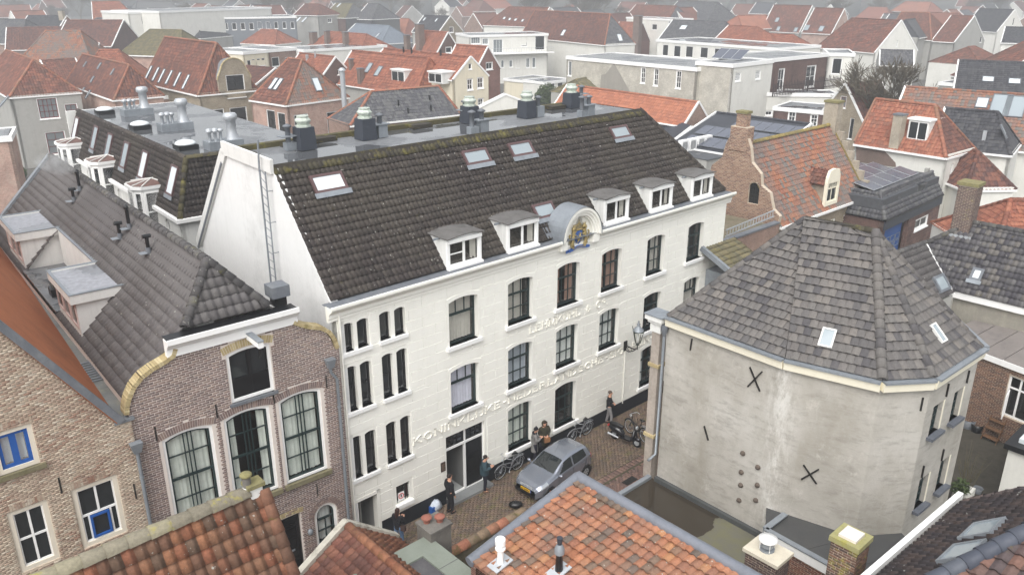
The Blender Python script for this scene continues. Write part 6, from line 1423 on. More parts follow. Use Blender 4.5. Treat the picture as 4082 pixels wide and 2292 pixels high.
def FB(label, p0, p1, z, depth, wm, wins=(), rw=(), roofm=None, name='flat_building', fas=.35, cat='building', lw=(), par=0.):
    """flat roofed building: p0, p1 pixels of the front roof edge (left to right) at height z"""
    P, Q = onz(p0, z), onz(p1, z); F = Fr(P, u=(Q-P)[:2]); Ln = np.linalg.norm((Q-P)[:2]); T = thing(name, label, cat, F(Ln/2, depth/2, 0))
    fo = [(0, 0), (Ln, 0), (Ln, z), (0, z)]; h = inside(face_windows(T, F, wins), fo); wall(T, 'front_wall', F, fo, [q[0] for q in h], wm, 0, .25); put_windows(T, F, h)
    rf = Fr(F(Ln, 0), u=F.w); ro = [(0, 0), (depth, 0), (depth, z), (0, z)]; h = inside(face_windows(T, rf, rw), ro); T_R[T.name] = wall(T, 'end_wall', rf, ro, [q[0] for q in h], wm, 0, .25); put_windows(T, rf, h)
    lf = Fr(F(0, depth), u=-F.w); h = inside(face_windows(T, lf, lw), ro); wall(T, 'end_wall', lf, ro, [q[0] for q in h], wm, 0, .25); put_windows(T, lf, h)
    MB().poly([F(0, depth, 0), F(Ln, depth, 0), F(Ln, depth, z), F(0, depth, z)]).build('rear_wall', wm, T)
    MB().poly([F(0, 0, z), F(Ln, 0, z), F(Ln, depth, z), F(0, depth, z)]).build('flat_roof', roofm or felt, T)
    for bx in ((-.12, Ln+.12, -.12, .12), (Ln-.12, Ln+.12, .12, depth+.1), (-.12, .12, .12, depth+.1), (.12, Ln-.12, depth-.1, depth+.1)): MB().box(F, *bx, z-fas, z+.1).build('fascia', paint, T)
    T_F[T.name] = (F, Ln, 0, depth); return T
def kw(c, *rows):     # windows given as (x0,y0,x1,y1[,style[,grid]]) in one crop: lower-left and upper-right
    return [(c(r[0], r[3]), c(r[2], r[1]), r[4] if len(r) > 4 else 'w', r[5] if len(r) > 5 else (2, 2)) for r in rows]
# ---------------------------------------------------------------- left
RH('grey plastered house with dark red window frames and red hip roof', c00(60, 470), c00(310, 560), 11.6, 3.55, 8.13, 0, 3.7, wm=wgrey, tm=k_red, capm=k_ridge, rw=kw(c00, (372, 905, 525, 1115, 'r', (4, 3)), (625, 960, 715, 1140, 'r', (2, 3)), (130, 1240, 290, 1446, 'r', (2, 3)), (455, 1215, 600, 1446, 'r', (2, 3))), skys=((c00(45, 950), .9, 1.6, 's'),))
RH('dark red hip roof house with small skylights left of the big red roof', c00(775, 508), c00(1200, 608), 11.2, 2.6, 7.9, 0, 2.0, wm=wpink, tm=k_brick, capm=k_ridge, skys=((c00(797, 605), .4, .8, 'w'), (c00(1053, 675), .4, .9, 'w'), (c00(772, 855), .5, 1.1, 'w'), (c00(825, 885), .5, 1.2, 'w'), (c00(930, 620), .6, .9, 's'), (c00(865, 745), .6, .9, 's')))
bigred = RH('large red roofed brick house with a row of six skylights and curved brick gable', c00(1535, 348), c00(2012, 405), 13.4, 3.5, 8.2, 0, 1.8, wm=wyel, tm=k_red, capm=k_ridge, rw=kw(c00, (1930, 1010, 2080, 1190, 'b', (2, 2)), (2155, 990, 2290, 1200, 'b', (2, 2))), skys=tuple((c00(x, y), .62, 1.9, 'w') for x, y in ((1390, 680), (1455, 695), (1510, 712), (1578, 725), (1655, 745), (1735, 768))))
F_, Ln_, wf_, wb_ = T_F[bigred.name]; ef = Fr(F_(Ln_+1.8, -wf_), u=F_.w)
ga0, gz0 = ef.front(c00(2020, 700), -.1); ga1, _ = ef.front(c00(2350, 900), -.1); gm_ = (ga0+ga1)/2; hw = (ga1-ga0)/2; gt_ = ef.front(c00(2150, 545), -.1)[1]
gp = [(ga0, 8.2), (ga1, 8.2), (ga1, gz0-.6), (ga1-.1, gz0-.2), (ga1-.35, gz0+.3)]+[(gm_+(hw-.5)*math.cos(t), gz0+.4+(gt_-gz0-.4)*math.sin(t)) for t in np.linspace(0.15, math.pi-.15, 9)]+[(ga0+.35, gz0+.3), (ga0+.1, gz0-.2), (ga0, gz0-.6)]
wh = face_windows(bigred, ef, kw(c00, (2120, 690, 2265, 915, 'b', (2, 3))), -.1)
wall(bigred, 'curved_gable', ef, gp, [q[0] for q in wh], wyel, -.1, .3); put_windows(bigred, ef, wh, -.1)
MB().prism([ef(a, .2, z) for a, z in gp[2:]], -ef.w*-1.9).build('gable_roof', zinc, bigred)
coping(bigred, ef.shift(0, -.1), [gp[i] for i in range(len(gp)-1, 1, -1)], b_yellow, .3, .1, .4)
hipD = RH('square brick house with patched red and grey pyramid roof', c10(350, 548), c10(475, 560), 12.0, 4.1, 7.87, 1.9, 2.4, wm=wpink, tm=k_red, capm=k_ridge, rmat={2: k_mix}, wins=kw(c10, (165, 1030, 220, 1265, 'b', (2, 3)), (265, 1055, 315, 1280, 'b', (2, 3)), (0, 990, 45, 1200, 'b', (1, 3))), rw=kw(c10, (720, 1030, 820, 1250, 'b', (2, 2)), (415, 1055, 530, 1250, 'b', (2, 2))), skys=((c10(215, 785), .7, 1.6, 'w'), (c10(260, 790), .7, 1.6, 'w'), (c10(610, 790), .9, 1.6, 'w', 'r')))
fl_ = thing('flue_tower', 'tall slim galvanised flue beside the pyramid roofed house', 'flue', onz(c10(888, 1235), 4.5)*(1, 1, 0)); q = onz(c10(888, 1235), 4.5)*(1, 1, 0); zt = zat(q, c10(850, 660)[1])
MB().cyl(q, .28, .28, 0, zt, 12).build('tube', galv, fl_); MB().lathe(q, [(.4, zt), (.4, zt+.1), (.2, zt+.3)], 12).build('cap', galv, fl_)
RH('house with slate grey tile roof directly behind the factory roof', c10(1120, 855), c10(1745, 805), 9.63, 2.5, 7.05, 3.8, 1.1, wm=wbrick, tm=k_grey, capm=k_ridge, chims=tuple((c10(x, y), .14, .6, blackpaint) for x, y in ((1373, 985), (1463, 1060), (1662, 940), (1675, 1035))))
RH('red tiled house with brown brick gable left of the long orange roof', c10(455, 498), c10(790, 535), 10.6, 2.7, 7.9, 0, 0, wm=wdark, tm=k_bright, endm=wdark, rw=kw(c10, (905, 775, 960, 850, 'w', (1, 1)), (805, 650, 820, 700, 'w', (1, 1)), (780, 790, 850, 870, 'w', (2, 1))), chims=((c10(600, 540), .18, .9, galv), (c10(525, 560), .3, .7, galv)))
RH('long orange roofed house with two skylights and white dormers', c10(945, 474), c10(1655, 545), 11.2, 3.4, 7.3, 0, 1.6, wm=wgrey, tm=k_bright, wins=kw(c10, (1085, 810, 1120, 860, 'w', (1, 1))), skys=((c10(1100, 637), .9, 1.5, 's'), (c10(1190, 668), .9, 1.5, 's')), chims=((c10(935, 640), .5, 1.2, wdark), (c10(1025, 760), .7, 1.6, wdark)))
RH('cream rendered gable house with orange roof and white windows', c10(1240, 455), c10(2045, 535), 11.55, 2.75, 9.2, 0, 0, wm=wcream, tm=k_bright, rw=kw(c10, (2025, 590, 2055, 650, 'w', (1, 1)), (2010, 730, 2065, 845, 'w', (2, 2)), (2105, 715, 2165, 830, 'w', (2, 2)), (2110, 910, 2165, 1000, 'w', (2, 2))), chims=((c10(1420, 495), .16, .8, blackpaint), (c10(1495, 505), .16, .8, blackpaint), (c10(1765, 525), .16, .8, blackpaint)))
def white_dormer(parent, fr, a, b, z, w_, h, d, wins=2, roofm=None):
    D = MB(); D.box(fr, a, a+w_, b+.06, b+d, z, z+h); o = D.build('dormer', paintw, parent)
    MB().box(fr, a-.1, a+w_+.1, b-.1, b+d+.3, z+h, z+h+.14).build('dormer_roof', roofm or paint, o)
    window(o, fr, [(a+.08, z+.12), (a+w_-.08, z+.12), (a+w_-.08, z+h-.1), (a+.08, z+h-.1)], b, paint, g_dark, .06, wins, 1, bt=.08); return o
def dormer_px(T, bl, tr, off=.3, wins=2):
    F, Ln, wf, wb = T_F[T.name]; b = -wf+off; a0, z0 = F.front(bl, b); a1, z1 = F.front(tr, b); white_dormer(T, F, a0, b, z0, a1-a0, z1-z0, 2.2, wins)
for o in bpy.data.objects:
    if o.get('label', '').startswith('long orange roofed'): dormer_px(o, c10(1310, 790), c10(1425, 665), .9); dormer_px(o, c10(1650, 770), c10(1775, 685), 1.4)
RH('red roofed brick house with tall chimney and one square gable window', c10(1600, 288), c10(1835, 305), 11.8, 2.6, 8.4, 0, 0, wm=wdark, tm=k_bright, rw=kw(c10, (1810, 435, 1870, 500, 'w', (1, 1))), chims=((c10(1575, 460), 1.2, 4.2, wdark), (c10(1455, 450), .9, 2.2, wdark)))
RH('brick gable house with orange roof beside the white flats', c10(1910, 420), c10(2205, 440), 11.4, 2.5, 8.4, 0, 0, wm=wdark, tm=k_bright, endm=bricktex('town_red_brick', L((140, 98, 88)), L((120, 84, 78)), L((150, 130, 122))), rw=kw(c10, (2185, 575, 2250, 655, 'w', (2, 1)), (2215, 745, 2330, 850, 'w', (2, 1))))
RH('orange hip roofed house with two brick chimneys behind the cornice', c10(735, 298), c10(1075, 322), 10.6, 4.6, 7.6, 2.5, 4, wm=wp, tm=k_bright, chims=((c10(715, 410), .9, 2.4, wdark), (c10(885, 425), .9, 2.4, wdark), (c10(585, 400), 1.2, 2.0, wdark)))
RH('blue-grey sheet roofed house with a small white dormer window', c10(975, 225), c10(1290, 245), 10.4, 5, 6.8, 0, 3.5, wm=wclad, tm=k_blue, skys=((c10(1180, 335), .6, 1.6, 'w'),), rw=kw(c10, (1330, 335, 1378, 385, 'w', (2, 1))))
RH('dark red mansard house with two tall skylights and rendered end', c10(500, 40), c10(635, 42), 14.2, 5, 11.4, 0, 3.5, wm=wgrey, tm=k_brick, rw=kw(c10, (715, 170, 752, 215, 'w', (2, 2)), (600, 245, 640, 300, 'w', (2, 2))), skys=((c10(442, 190), .7, 2.6, 'w'), (c10(498, 190), .7, 2.6, 'w')))
RH('mossy grey gambrel house in the middle of three', c10(790, 34), c10(945, 38), 14.2, 5.2, 10.6, 0, 3.0, wm=wdark, tm=k_moss, endm=k_grey, rmat={2: k_grey}, skys=((c10(820, 55), .8, 2.0, 'w'),), rw=kw(c10, (870, 155, 905, 215, 'w', (1, 1))))
RH('grey gambrel house with one white framed window', c10(1090, 36), c10(1190, 38), 14.2, 5.6, 10.2, 0, 2.6, wm=k_grey, tm=k_grey, rmat={2: k_grey}, rw=kw(c10, (1185, 140, 1255, 205, 'w', (1, 1))))
RH('slate roofed house with yellowish stone gable and twin windows', c10(1610, 148), c10(1855, 155), 12.6, 4.5, 9.2, 0, 0, wm=wgrey, tm=k_dark, endm=wyel, rw=kw(c10, (1845, 250, 1885, 310, 'w', (2, 1))), skys=((c10(1615, 185), .5, 1.2, 'w'), (c10(1725, 195), .5, 1.2, 'w')))
# ---------------------------------------------------------------- centre
bigL = RH('big brown-red roofed white house with dark hip and two skylights', c20(310, 100), c20(1008, 135), 13.8, 3.9, 8.2, 0, 3.7, wm=wp, tm=k_brick, capm=k_ridge, rmat={2: k_grey}, skys=((c20(575, 310), 1.1, 1.5, 'w'), (c20(1095, 355), 1.1, 1.6, 'w', 'r')))
RH('red roofed house with four small skylights behind the white flats', c10(2400, 68), c20(445, 75), 13.6, 6.0, 9, 4.5, 0, wm=wp, tm=k_red, skys=tuple((c20(x, y), .7, 1.0, 'w') for x, y in ((25, 175), (75, 185), (130, 190), (195, 198))))
flats = FB('white rendered flats with balconies and flat roof', c10(2030, 335), c20(430, 318), 9.8, 9, wp, wins=kw(c10, (2045, 345, 2135, 415, 'p', (4, 1)), (2150, 355, 2210, 420, 'p', (3, 1)), (2250, 365, 2345, 500, 'p', (3, 1)), (2425, 350, 2480, 485, 'p', (3, 1)), (2515, 345, 2560, 420, 'b', (2, 1)), (2325, 560, 2355, 635, 'p', (1, 1)), (2400, 560, 2435, 630, 'p', (1, 1)), (2465, 545, 2500, 640, 'p', (2, 1)))+kw(c20, (90, 345, 150, 485, 'p', (3, 1)), (182, 345, 238, 435, 'b', (2, 1)), (310, 335, 400, 470, 'b', (3, 1)), (130, 545, 165, 635, 'p', (2, 1)), (225, 540, 262, 635, 'p', (2, 1)), (282, 535, 318, 635, 'p', (1, 1))))
F_, Ln_, _, _ = T_F[flats.name]
zb_ = F_.front(c20(200, 490))[1]; MB().box(F_, 3.5, Ln_+1, -1.3, 0, zb_-.2, zb_).build('balcony', paint, flats)
rl = MB(); n = 26
for i in range(n+1): a = 3.6+(Ln_-2.7)*i/n; rl.cyl(F_(a, -1.25), .025, .025, zb_, zb_+1.0, 5)
rl.bar(F_(3.6, -1.25, zb_+1.0), F_(Ln_+.9, -1.25, zb_+1.0), .05, .05); rl.build('railing', galv, flats)
FB('low cream annex with puddled flat roof below the white flats', c20(20, 735), c20(395, 775), 3.6, 8, wcream)
FB('low white annex with glazed front beside the creeper', c20(395, 770), c20(640, 740), 3.8, 5, wp, wins=kw(c20, (450, 770, 495, 835, 'b', (2, 1)), (520, 765, 570, 845, 'b', (2, 1))))
RH('red roofed house with one tall brown chimney', c20(1095, 208), c20(1310, 215), 10.6, 4.2, 6.2, 0, 0, wm=wp, tm=k_bright, endm=k_brick, chims=((c20(1250, 500), 1.6, 8.6, wdark),))
pale = FB('pale brick flat roofed building with three small paned windows', c20(605, 530), c20(1815, 640), 10.2, 10, wpale, wins=kw(c20, (1285, 630, 1340, 775, 'w', (2, 3)), (1405, 640, 1462, 800, 'w', (2, 3)), (1610, 660, 1675, 825, 'w', (2, 3)), (612, 570, 652, 708, 'p', (1, 1)), (1825, 830, 1870, 930, 'w', (1, 1))), lw=())
F_, Ln_, _, dp_ = T_F[pale.name]
sh_ = MB(); sp_ = [F_.front(p, -.03) for p in (c20(925, 700), c20(915, 830), c20(1200, 870), c20(1045, 590), c20(965, 690))]
sh_.prism([F_(a, -.04, z) for a, z in sp_], F_.w*.03).build('gable_scar', plain('grey_scar', L((150, 146, 138)), .12, 1, .9, .3), pale)
pale2 = FB('taller pale brick block with white side wall and glass brick panels', c20(1812, 578), c20(2150, 605), 10.9, 9, wpale, rw=kw(c20, (2168, 675, 2230, 765, 'p', (4, 4)), (2355, 655, 2413, 745, 'p', (4, 4))))
F2, L2, _, d2 = T_F[pale2.name]
T_R[pale2.name].data.materials[0] = wp
ORD = ('first', 'second', 'third', 'fourth', 'fifth', 'sixth', 'seventh', 'eighth', 'ninth', 'tenth', 'eleventh', 'twelfth')
def solar(label, base, fr, a, b, w_, h, n, tilt=.5, group=None, thick=.05):
    for i in range(n):
        s = thing('solar_panel', ('left', 'middle', 'right')[i]+label, 'solar panel', fr(a+(w_+.04)*i, b, base), group)
        P = lambda x, y, dz=0: fr(a+(w_+.04)*i+x, b+y*math.cos(tilt), base+y*math.sin(tilt)+dz)
        MB().hexa([P(0, 0), P(w_, 0), P(w_, h), P(0, h), P(0, 0, thick), P(w_, 0, thick), P(w_, h, thick), P(0, h, thick)]).build('frame', galv, s)
        MB().poly([P(.03, .03, thick+.004), P(w_-.03, .03, thick+.004), P(w_-.03, h-.03, thick+.004), P(.03, h-.03, thick+.004)]).build('cells', glass('solar_cells', (.1, .11, .14), 0, .22), s)
sa, sb = F2.z(c20(1950, 545), 11.0); solar(' one of the three tilted solar panels on the pale brick block', 11.05, F2, sa, max(.8, sb), 1.35, 2.2, 3, .5, 'three tilted panels on the pale block')
longw = FB('long white flat roofed block with a row of casement windows', c20(1440, 372), c20(2565, 455), 9.6, 12, wp, wins=kw(c20, (1490, 420, 1550, 520, 'b', (3, 2)), (1595, 430, 1665, 530, 'b', (3, 2)), (1705, 435, 1780, 535, 'b', (3, 2)), (1840, 445, 1920, 540, 'b', (3, 2)), (1970, 455, 2040, 540, 'b', (3, 2))))
RH('low house with bright orange roof just behind the factory', c20(612, 792), c20(1832, 955), 8.13, 2.05, 6.0, 0, 0, wm=wdark, tm=pieces('new_orange_tile', [L((172, 112, 86)), L((164, 105, 81)), L((178, 118, 92)), L((158, 104, 84))], .03, L((130, 104, 80)), var=.3), endm=wbrick)
RH('small house with mossy grey roof against the pale brick wall', c20(690, 745), c20(800, 725), 7.6, 3.0, 6.0, 1.5, 1.5, wm=wgrey, tm=k_moss)
RH('black sheet roofed shed behind the exhaust stacks', c10(2370, 885), c20(25, 880), 8.6, 6, 6.2, 0, 0, wm=wp, tm=plain('black_sheet', L((74, 76, 82)), .08, 1, .6, .1), fine=False)
# brown block with terrace fence
brown = FB('brown brick flat with dark wooden terrace fence', c30(170, 560), c30(745, 505), 10.9, 8, wdark, wins=kw(c30, (265, 635, 348, 850, 'w', (2, 2)), (525, 605, 640, 820, 'w', (2, 2))))
F_, Ln_, _, _ = T_F[brown.name]
ter_z = F_.front(c30(450, 870), -3)[1]
FB('white rendered ground floor carrying the terrace', c30(150, 870), c30(830, 880), ter_z, 4, wp, wins=kw(c30, (150, 1030, 230, 1080, 'w', (2, 1))))
fen = thing('terrace_fence', 'dark brown wooden slat fence around the terrace', 'fence', F_(3, -3, ter_z)); fa0, _ = F_.front(c30(235, 860), -3); fa1, _ = F_.front(c30(850, 850), -3)
n = 46; sm_ = bpy.data.meshes.new('slat'); mb = MB(); mb.cube(-.05, .05, -.015, .015, 0, 1); dark_wood = plain('dark_wood', L((62, 52, 50)), .2, 3, .8, .2)
sm_ = mb.data('slat', m=dark_wood)
for i in range(n):
    o = bpy.data.objects.new('slat', sm_); col.objects.link(o); o.parent = fen; p = F_(fa0+(fa1-fa0)*i/n, -3, ter_z)-ORG[fen.name]; o.location = p; o.scale = (1.3, 1, random.uniform(1.3, 1.75)); o.rotation_euler.z = F_.rz
mb = MB(); [mb.bar(F_(fa0, -2.96, ter_z+z), F_(fa1, -2.96, ter_z+z), .05, .08) for z in (.3, 1.1)]; mb.build('rail', dark_wood, fen)
for a in np.linspace(fa0, fa1, 5): MB().cyl(F_(a, -2.9), .04, .04, ter_z, ter_z+2.3, 6).build('post', dark_wood, fen)
FB('pale grey house with tall dark window and flat roof', c30(745, 500), c30(990, 505), 10.9, 8, wp, wins=kw(c30, (770, 545, 880, 690, 'b', (3, 1))))
lowb = FB('low brown brick house with two white paned windows', c30(240, 1000), c30(755, 1045), 6.2, 6, wdark, wins=kw(c30, (362, 1040, 450, 1130, 'w', (2, 2)), (565, 1065, 655, 1180, 'w', (2, 3))), rw=())
RH('gabled stone house with white verges and a dark red window', c30(905, 785), c30(1235, 760), 9.4, 3.6, 5.0, 0, 0, wm=wgrey, tm=k_brick, endm=wyel, lw=kw(c30, (845, 900, 920, 1000, 'r', (2, 2)), (925, 1105, 990, 1290, 'b', (1, 2))), wins=())
# black roof with solar panels, corrugated gable and air conditioners
blackrf = plain('black_membrane', L((58, 60, 66)), .1, 1, .5, .1)
sol = RH('low black roofed hall covered with solar panels', c20(1995, 1050), c30(590, 1160), 7.4, 8, 5.2, 0, 0, wb=2.5, wm=wgrey, tm=blackrf, fine=False, name='hall', cat='building')
F_, Ln_, wf_, wb_ = T_F[sol.name]; sl_ = math.atan2(7.4-5.2, wf_)
for r_ in range(3):
    for i in range(9 if r_ < 2 else 10):
        a = 1.0+i*1.2+(0 if r_ else 2.5); y = -1.0-r_*2.35
        s = thing('solar_panel', ORD[i]+' solar panel from the left in the %s row on the black hall' % ('ridge', 'middle', 'lowest')[r_], 'solar panel', F_(a, y, 7), 'panels on the black hall roof')
        z_ = lambda yy: 7.4+yy*math.tan(sl_)+.1
        MB().hexa([F_(a, y-1.9, z_(y-1.9)), F_(a+1.14, y-1.9, z_(y-1.9)), F_(a+1.14, y, z_(y)), F_(a, y, z_(y))]+[F_(a, y-1.9, z_(y-1.9)+.05), F_(a+1.14, y-1.9, z_(y-1.9)+.05), F_(a+1.14, y, z_(y)+.05), F_(a, y, z_(y)+.05)]).build('frame', lead, s)
        MB().poly([F_(a+.02, y-1.88, z_(y-1.88)+.054), F_(a+1.12, y-1.88, z_(y-1.88)+.054), F_(a+1.12, y-.02, z_(y-.02)+.054), F_(a+.02, y-.02, z_(y-.02)+.054)]).build('cells', glass('solar_cells', (.1, .11, .14), 0, .22), s)
pc = onz(c20(1755, 1190), 7.2); cgf = Fr(onz(c20(1600, 1290), 4.9), u=(onz(c20(1995, 1265), 4.9)-onz(c20(1600, 1290), 4.9))[:2]); cl = np.linalg.norm((onz(c20(1995, 1265), 4.9)-onz(c20(1600, 1290), 4.9))[:2])
CG = thing('corrugated_shed', 'white corrugated gable shed beside the air conditioners', 'shed', cgf(cl/2, 2, 0)); az = cgf.front(c20(1755, 1185))
wall(CG, 'gable_wall', cgf, [(0, 0), (cl, 0), (cl, 4.8), (az[0], az[1]), (0, 4.8)], [], wp, 0, .1)
for i in range(int(cl/.22)):
    a = .1+i*.22; zt = 4.8+(az[1]-4.8)*(a/az[0] if a < az[0] else (cl-a)/(cl-az[0])); MB().box(cgf, a, a+.1, -.05, .0, 3.2, zt-.08).build('rib', wp, CG)
for q0_, q1_ in ((cgf(-.2, -.15, 4.7), cgf(az[0], -.15, az[1]+.1)), (cgf(az[0], -.15, az[1]+.1), cgf(cl+.2, -.15, 4.7))):
    MB().prism([q0_, q1_, q1_+cgf.w*7, q0_+cgf.w*7], Z*.12).build('roof_sheet', blackrf, CG); MB().bar(q0_, q1_, .1, .22).build('verge', paint, CG)
ACs = [c20(x, y) for x, y in ((1700, 1420), (1783, 1405), (1855, 1388), (1925, 1375), (1995, 1358), (2060, 1345))]
acb = Fr(onz(ACs[0], 5.0), u=(onz(ACs[5], 5.0)-onz(ACs[0], 5.0))[:2])
AR = thing('annex_roof', 'low dark flat roof carrying the air conditioners', 'outbuilding', acb(3, 0, 0)); MB().box(acb, -1.2, 9.5, -3.4, 2.2, 0, 4.95).build('walls', wgrey, AR); MB().box(acb, -1.25, 9.55, -3.5, 2.25, 4.95, 5.0).build('roof', feltdark, AR)
ac0 = None
for i, p in enumerate(ACs):
    a = (onz(p, 5.0)-acb.o).dot(acb.u)
    A = thing('air_conditioner', ('first', 'second', 'third', 'fourth', 'fifth', 'sixth')[i]+' from the left of the six white air conditioner units', 'air conditioner', acb(a, 0, 5.0), 'air conditioners in a row')
    MB().box(acb, a-.5, a+.5, -.05, .45, 5.05, 6.15).build('casing', paint, A); MB().box(acb, a-.55, a+.55, 0, .4, 5.0, 5.05).build('feet', lead, A)
    mb = MB(); c_ = acb(a-.08, -.06, 5.6)
    for r in (.1, .2, .3, .38): mb.tube([c_+r*(acb.u*math.cos(t)+Z*math.sin(t)) for t in np.linspace(0, 2*math.pi, 17)], .014, 4, False)
    mb.build('fan_grille', lead, A); MB().box(acb, a-.45, a+.3, -.055, -.05, 5.2, 6.0).build('fan_recess', plain('grille_grey', L((178, 178, 176)), .05, 3, .6, 0), A)
# ---------------------------------------------------------------- brick house with curved gable and mottled tiles (right)
bk_old = pieces('old_red_brick', [L((150, 118, 100)), L((140, 108, 94)), L((158, 128, 108)), L((128, 102, 92)), L((164, 136, 116))], .1, L((110, 104, 60)), var=.3, big=.4, bigcol=L((104, 80, 70)), bigscale=.5)
ZC, ZCE = 10.4, 6.0
MF = Fr(onz((3100, 892), ZCE), math.radians(47.6))
MT = RH('old brick house with mottled red and grey tiles and ornate chimney gable', MF(0, 3.2, ZC), MF(11.6, 3.2, ZC), ZC, 3.2, ZCE, 0, 0, wm=wyel, tm=k_mix, capm=pieces('moss_cap', [L((140, 124, 78)), L((124, 112, 76))], .4, L((140, 130, 60))), endm=wbrick, tw=.25, th=.33, wins=kw(c31, (755, 720, 815, 830, 'c', (2, 3)), (870, 680, 935, 830, 'c', (2, 3)), (975, 640, 1050, 800, 'c', (2, 3))))
F_, Ln_, wf_, wb_ = T_F[MT.name]; lf = Fr(F_(0, wb_), u=-F_.w); W_ = wf_+wb_; g_ = ZC-ZCE
half_ = [(.0, -.2), (-.03, .12), (.05, .2), (.1, .42), (.2, .5), (.22, .66), (.33, .8), (.36, 1.0), (.4, 1.12)]
gcur = [(-.15, 0), (W_+.15, 0)]+[(W_-x*W_, ZCE+y*g_) for x, y in half_]+[(x*W_, ZCE+y*g_) for x, y in half_[::-1]]
aw = lf.front(c31(45, 590), -.2); awin = arch_pts(aw[0]-.4, aw[1], aw[0]+.35, aw[1]+1.35, .25)
wall(MT, 'curved_gable', lf, gcur, [awin], mortar2, -.2, .3); bricks(MT, lf, gcur, [awin], bk_old, bw=.22, bh=.07, jw=.016, b=-.2)
window(MT, lf, awin, -.05, iron, g_dark, .04, 4, 5, bt=.03)
cc = lf.shift(W_/2, -.2); MB().box(cc, -.6, .6, -.06, .7, ZC-.3, ZC+1.2).build('chimney', mortar2, MT); MB().box(cc, -.34, .34, .08, .6, ZC+1.2, ZC+2.0).build('chimney_top', mortar2, MT); [bricks(MT, cf_, [(0, z0_), (w_, z0_), (w_, z1_), (0, z1_)], [], bk_old, bh=.07, jw=.016) for cf_, w_, z0_, z1_ in ((cc.shift(-.6, -.06), 1.2, ZC-.3, ZC+1.2), (cc.sub(.6, -.06, 1), .76, ZC-.3, ZC+1.2), (cc.shift(-.34, .08), .68, ZC+1.2, ZC+2.), (cc.sub(.34, .08, 1), .52, ZC+1.2, ZC+2.))]; MB().box(cc, -.4, .4, .02, .66, ZC+2.0, ZC+2.15).build('chimney_moss', yl, MT)
rc = F_(Ln_, 0, ZC); MB().box(F_, Ln_-.3, Ln_+.5, -.5, .5, ZC-.6, ZC+1.6).build('chimney', wyel, MT); MB().box(F_, Ln_-.36, Ln_+.56, -.56, .56, ZC+1.6, ZC+1.75).build('chimney_moss', yl, MT)
n = 7
for i in range(n):
    t0 = i/n; b0_ = -wf_*(1-t0); z0_ = ZCE+(ZC-ZCE)*t0; MB().box(F_, Ln_-.05, Ln_+.3, b0_-.1, b0_+wf_/n+.02, z0_-.4, z0_+(ZC-ZCE)/n+.25).build('gable_step', wyel, MT)
# its dormer
da, dz = F_.front(c31(710, 620), -wf_-.1); db_ = -wf_-.1; da1, _ = F_.front(c31(825, 590), db_); dzt = F_.front(c31(790, 270), db_)[1]
dpoly = [(da, dz), (da1, dz), (da1, dz+(dzt-dz)*.65), (da1-.05, dz+(dzt-dz)*.78), (da1-.25, dzt-.1), ((da+da1)/2, dzt), (da+.25, dzt-.1), (da+.05, dz+(dzt-dz)*.78), (da, dz+(dzt-dz)*.65)]
dh = [(da+.18, dz+.25), (da1-.18, dz+.25), (da1-.18, dz+(dzt-dz)*.62), (da+.18, dz+(dzt-dz)*.62)]
dd_ = wall(MT, 'dormer_front', F_, dpoly, [dh], cream, db_, .2); window(dd_, F_, dh, db_+.08, cream, g_dark, .06, bars=[('h', .72, 0, 1, .07), ('v', .5, 0, .72, .04)]+[('v', k/6, .75, 1, .04) for k in range(1, 6)])
MB().box(F_, da+.1, da1-.1, db_+.2, db_+3, dz, dz+(dzt-dz)*.6).build('dormer_cheek', wyel, dd_)
zs = dz+(dzt-dz)*.6; zm = dzt-.15; am = (da+da1)/2
for sgn, e in ((-1, da-.15), (1, da1+.15)):
    pq_ = [F_(e, db_+.2, zs-.05), F_(e, db_+3.6, zs-.05), F_(am, db_+3.6, zm), F_(am, db_+.2, zm)]
    o = MB().poly(pq_).build('dormer_roof', k_red, dd_); tiles(o, pq_ if sgn < 0 else [pq_[1], pq_[0], pq_[3], pq_[2]], k_red, .25, .3, 'far', .05, .045)
# brick yard wall, ladder at its foot
yw = thing('yard_wall', 'brick yard wall between the white facade and the mottled roof house', 'wall', M(24.5, -1, 0))
yb = M.z(c21(2300, 870), 6.3)[1]; wall(yw, 'masonry', M.shift(0, yb), [(23.2, 0), (31.5, 0), (31.5, 6.3), (23.2, 6.3)], [], wbrick, 0, .3); MB().box(M, 23.2, 31.5, yb-.05, yb+.35, 6.3, 6.4).build('coping', lead, yw)
MB().box(M, 23.1, 31.8, yb+.3, yb+6, 0, 6.0).build('yard_roof', mosswall, yw)
la0, la1 = onz(c21(2078, 895), 6.3), onz(c21(2530, 705), 6.7); ld = thing('ladder', 'long grey aluminium ladder lying over the low roof beside the white facade', 'ladder', la0); sd = np.array([0, 0, .38])
for o_ in (0, 1): MB().bar(la0+sd*o_, la1+sd*o_, .05, .07).build('rail', galv, ld)
for i in range(17): p = la0+(la1-la0)*(i+.5)/17; MB().bar(p, p+sd, .035, .035).build('rung', galv, ld)
# small roofed hoist house between the facade and the plastered house
hh_ = thing('dormer_house', 'small zinc clad bay with mossy tile roof at the end of the white facade', 'bay', M(22, -1.2, 0))
MB().box(M, 21.6, 23.6, -2.2, -.05, 0, 6.1).build('wall', zinc, hh_); mq = [M(21.2, -2.6, 6.1), M(24.0, -2.6, 6.1), M(24.0, 0, 7.3), M(21.2, 0, 7.3)]; o = MB().poly(mq).build('roof_slope', k_moss, hh_); tiles(o, mq, k_moss, .25, .33, 'pan', .05, .05)
MB().bar(M(21.1, -2.6, 6.15), M(21.1, 0, 7.35), .2, .25).build('verge', zinc, hh_)
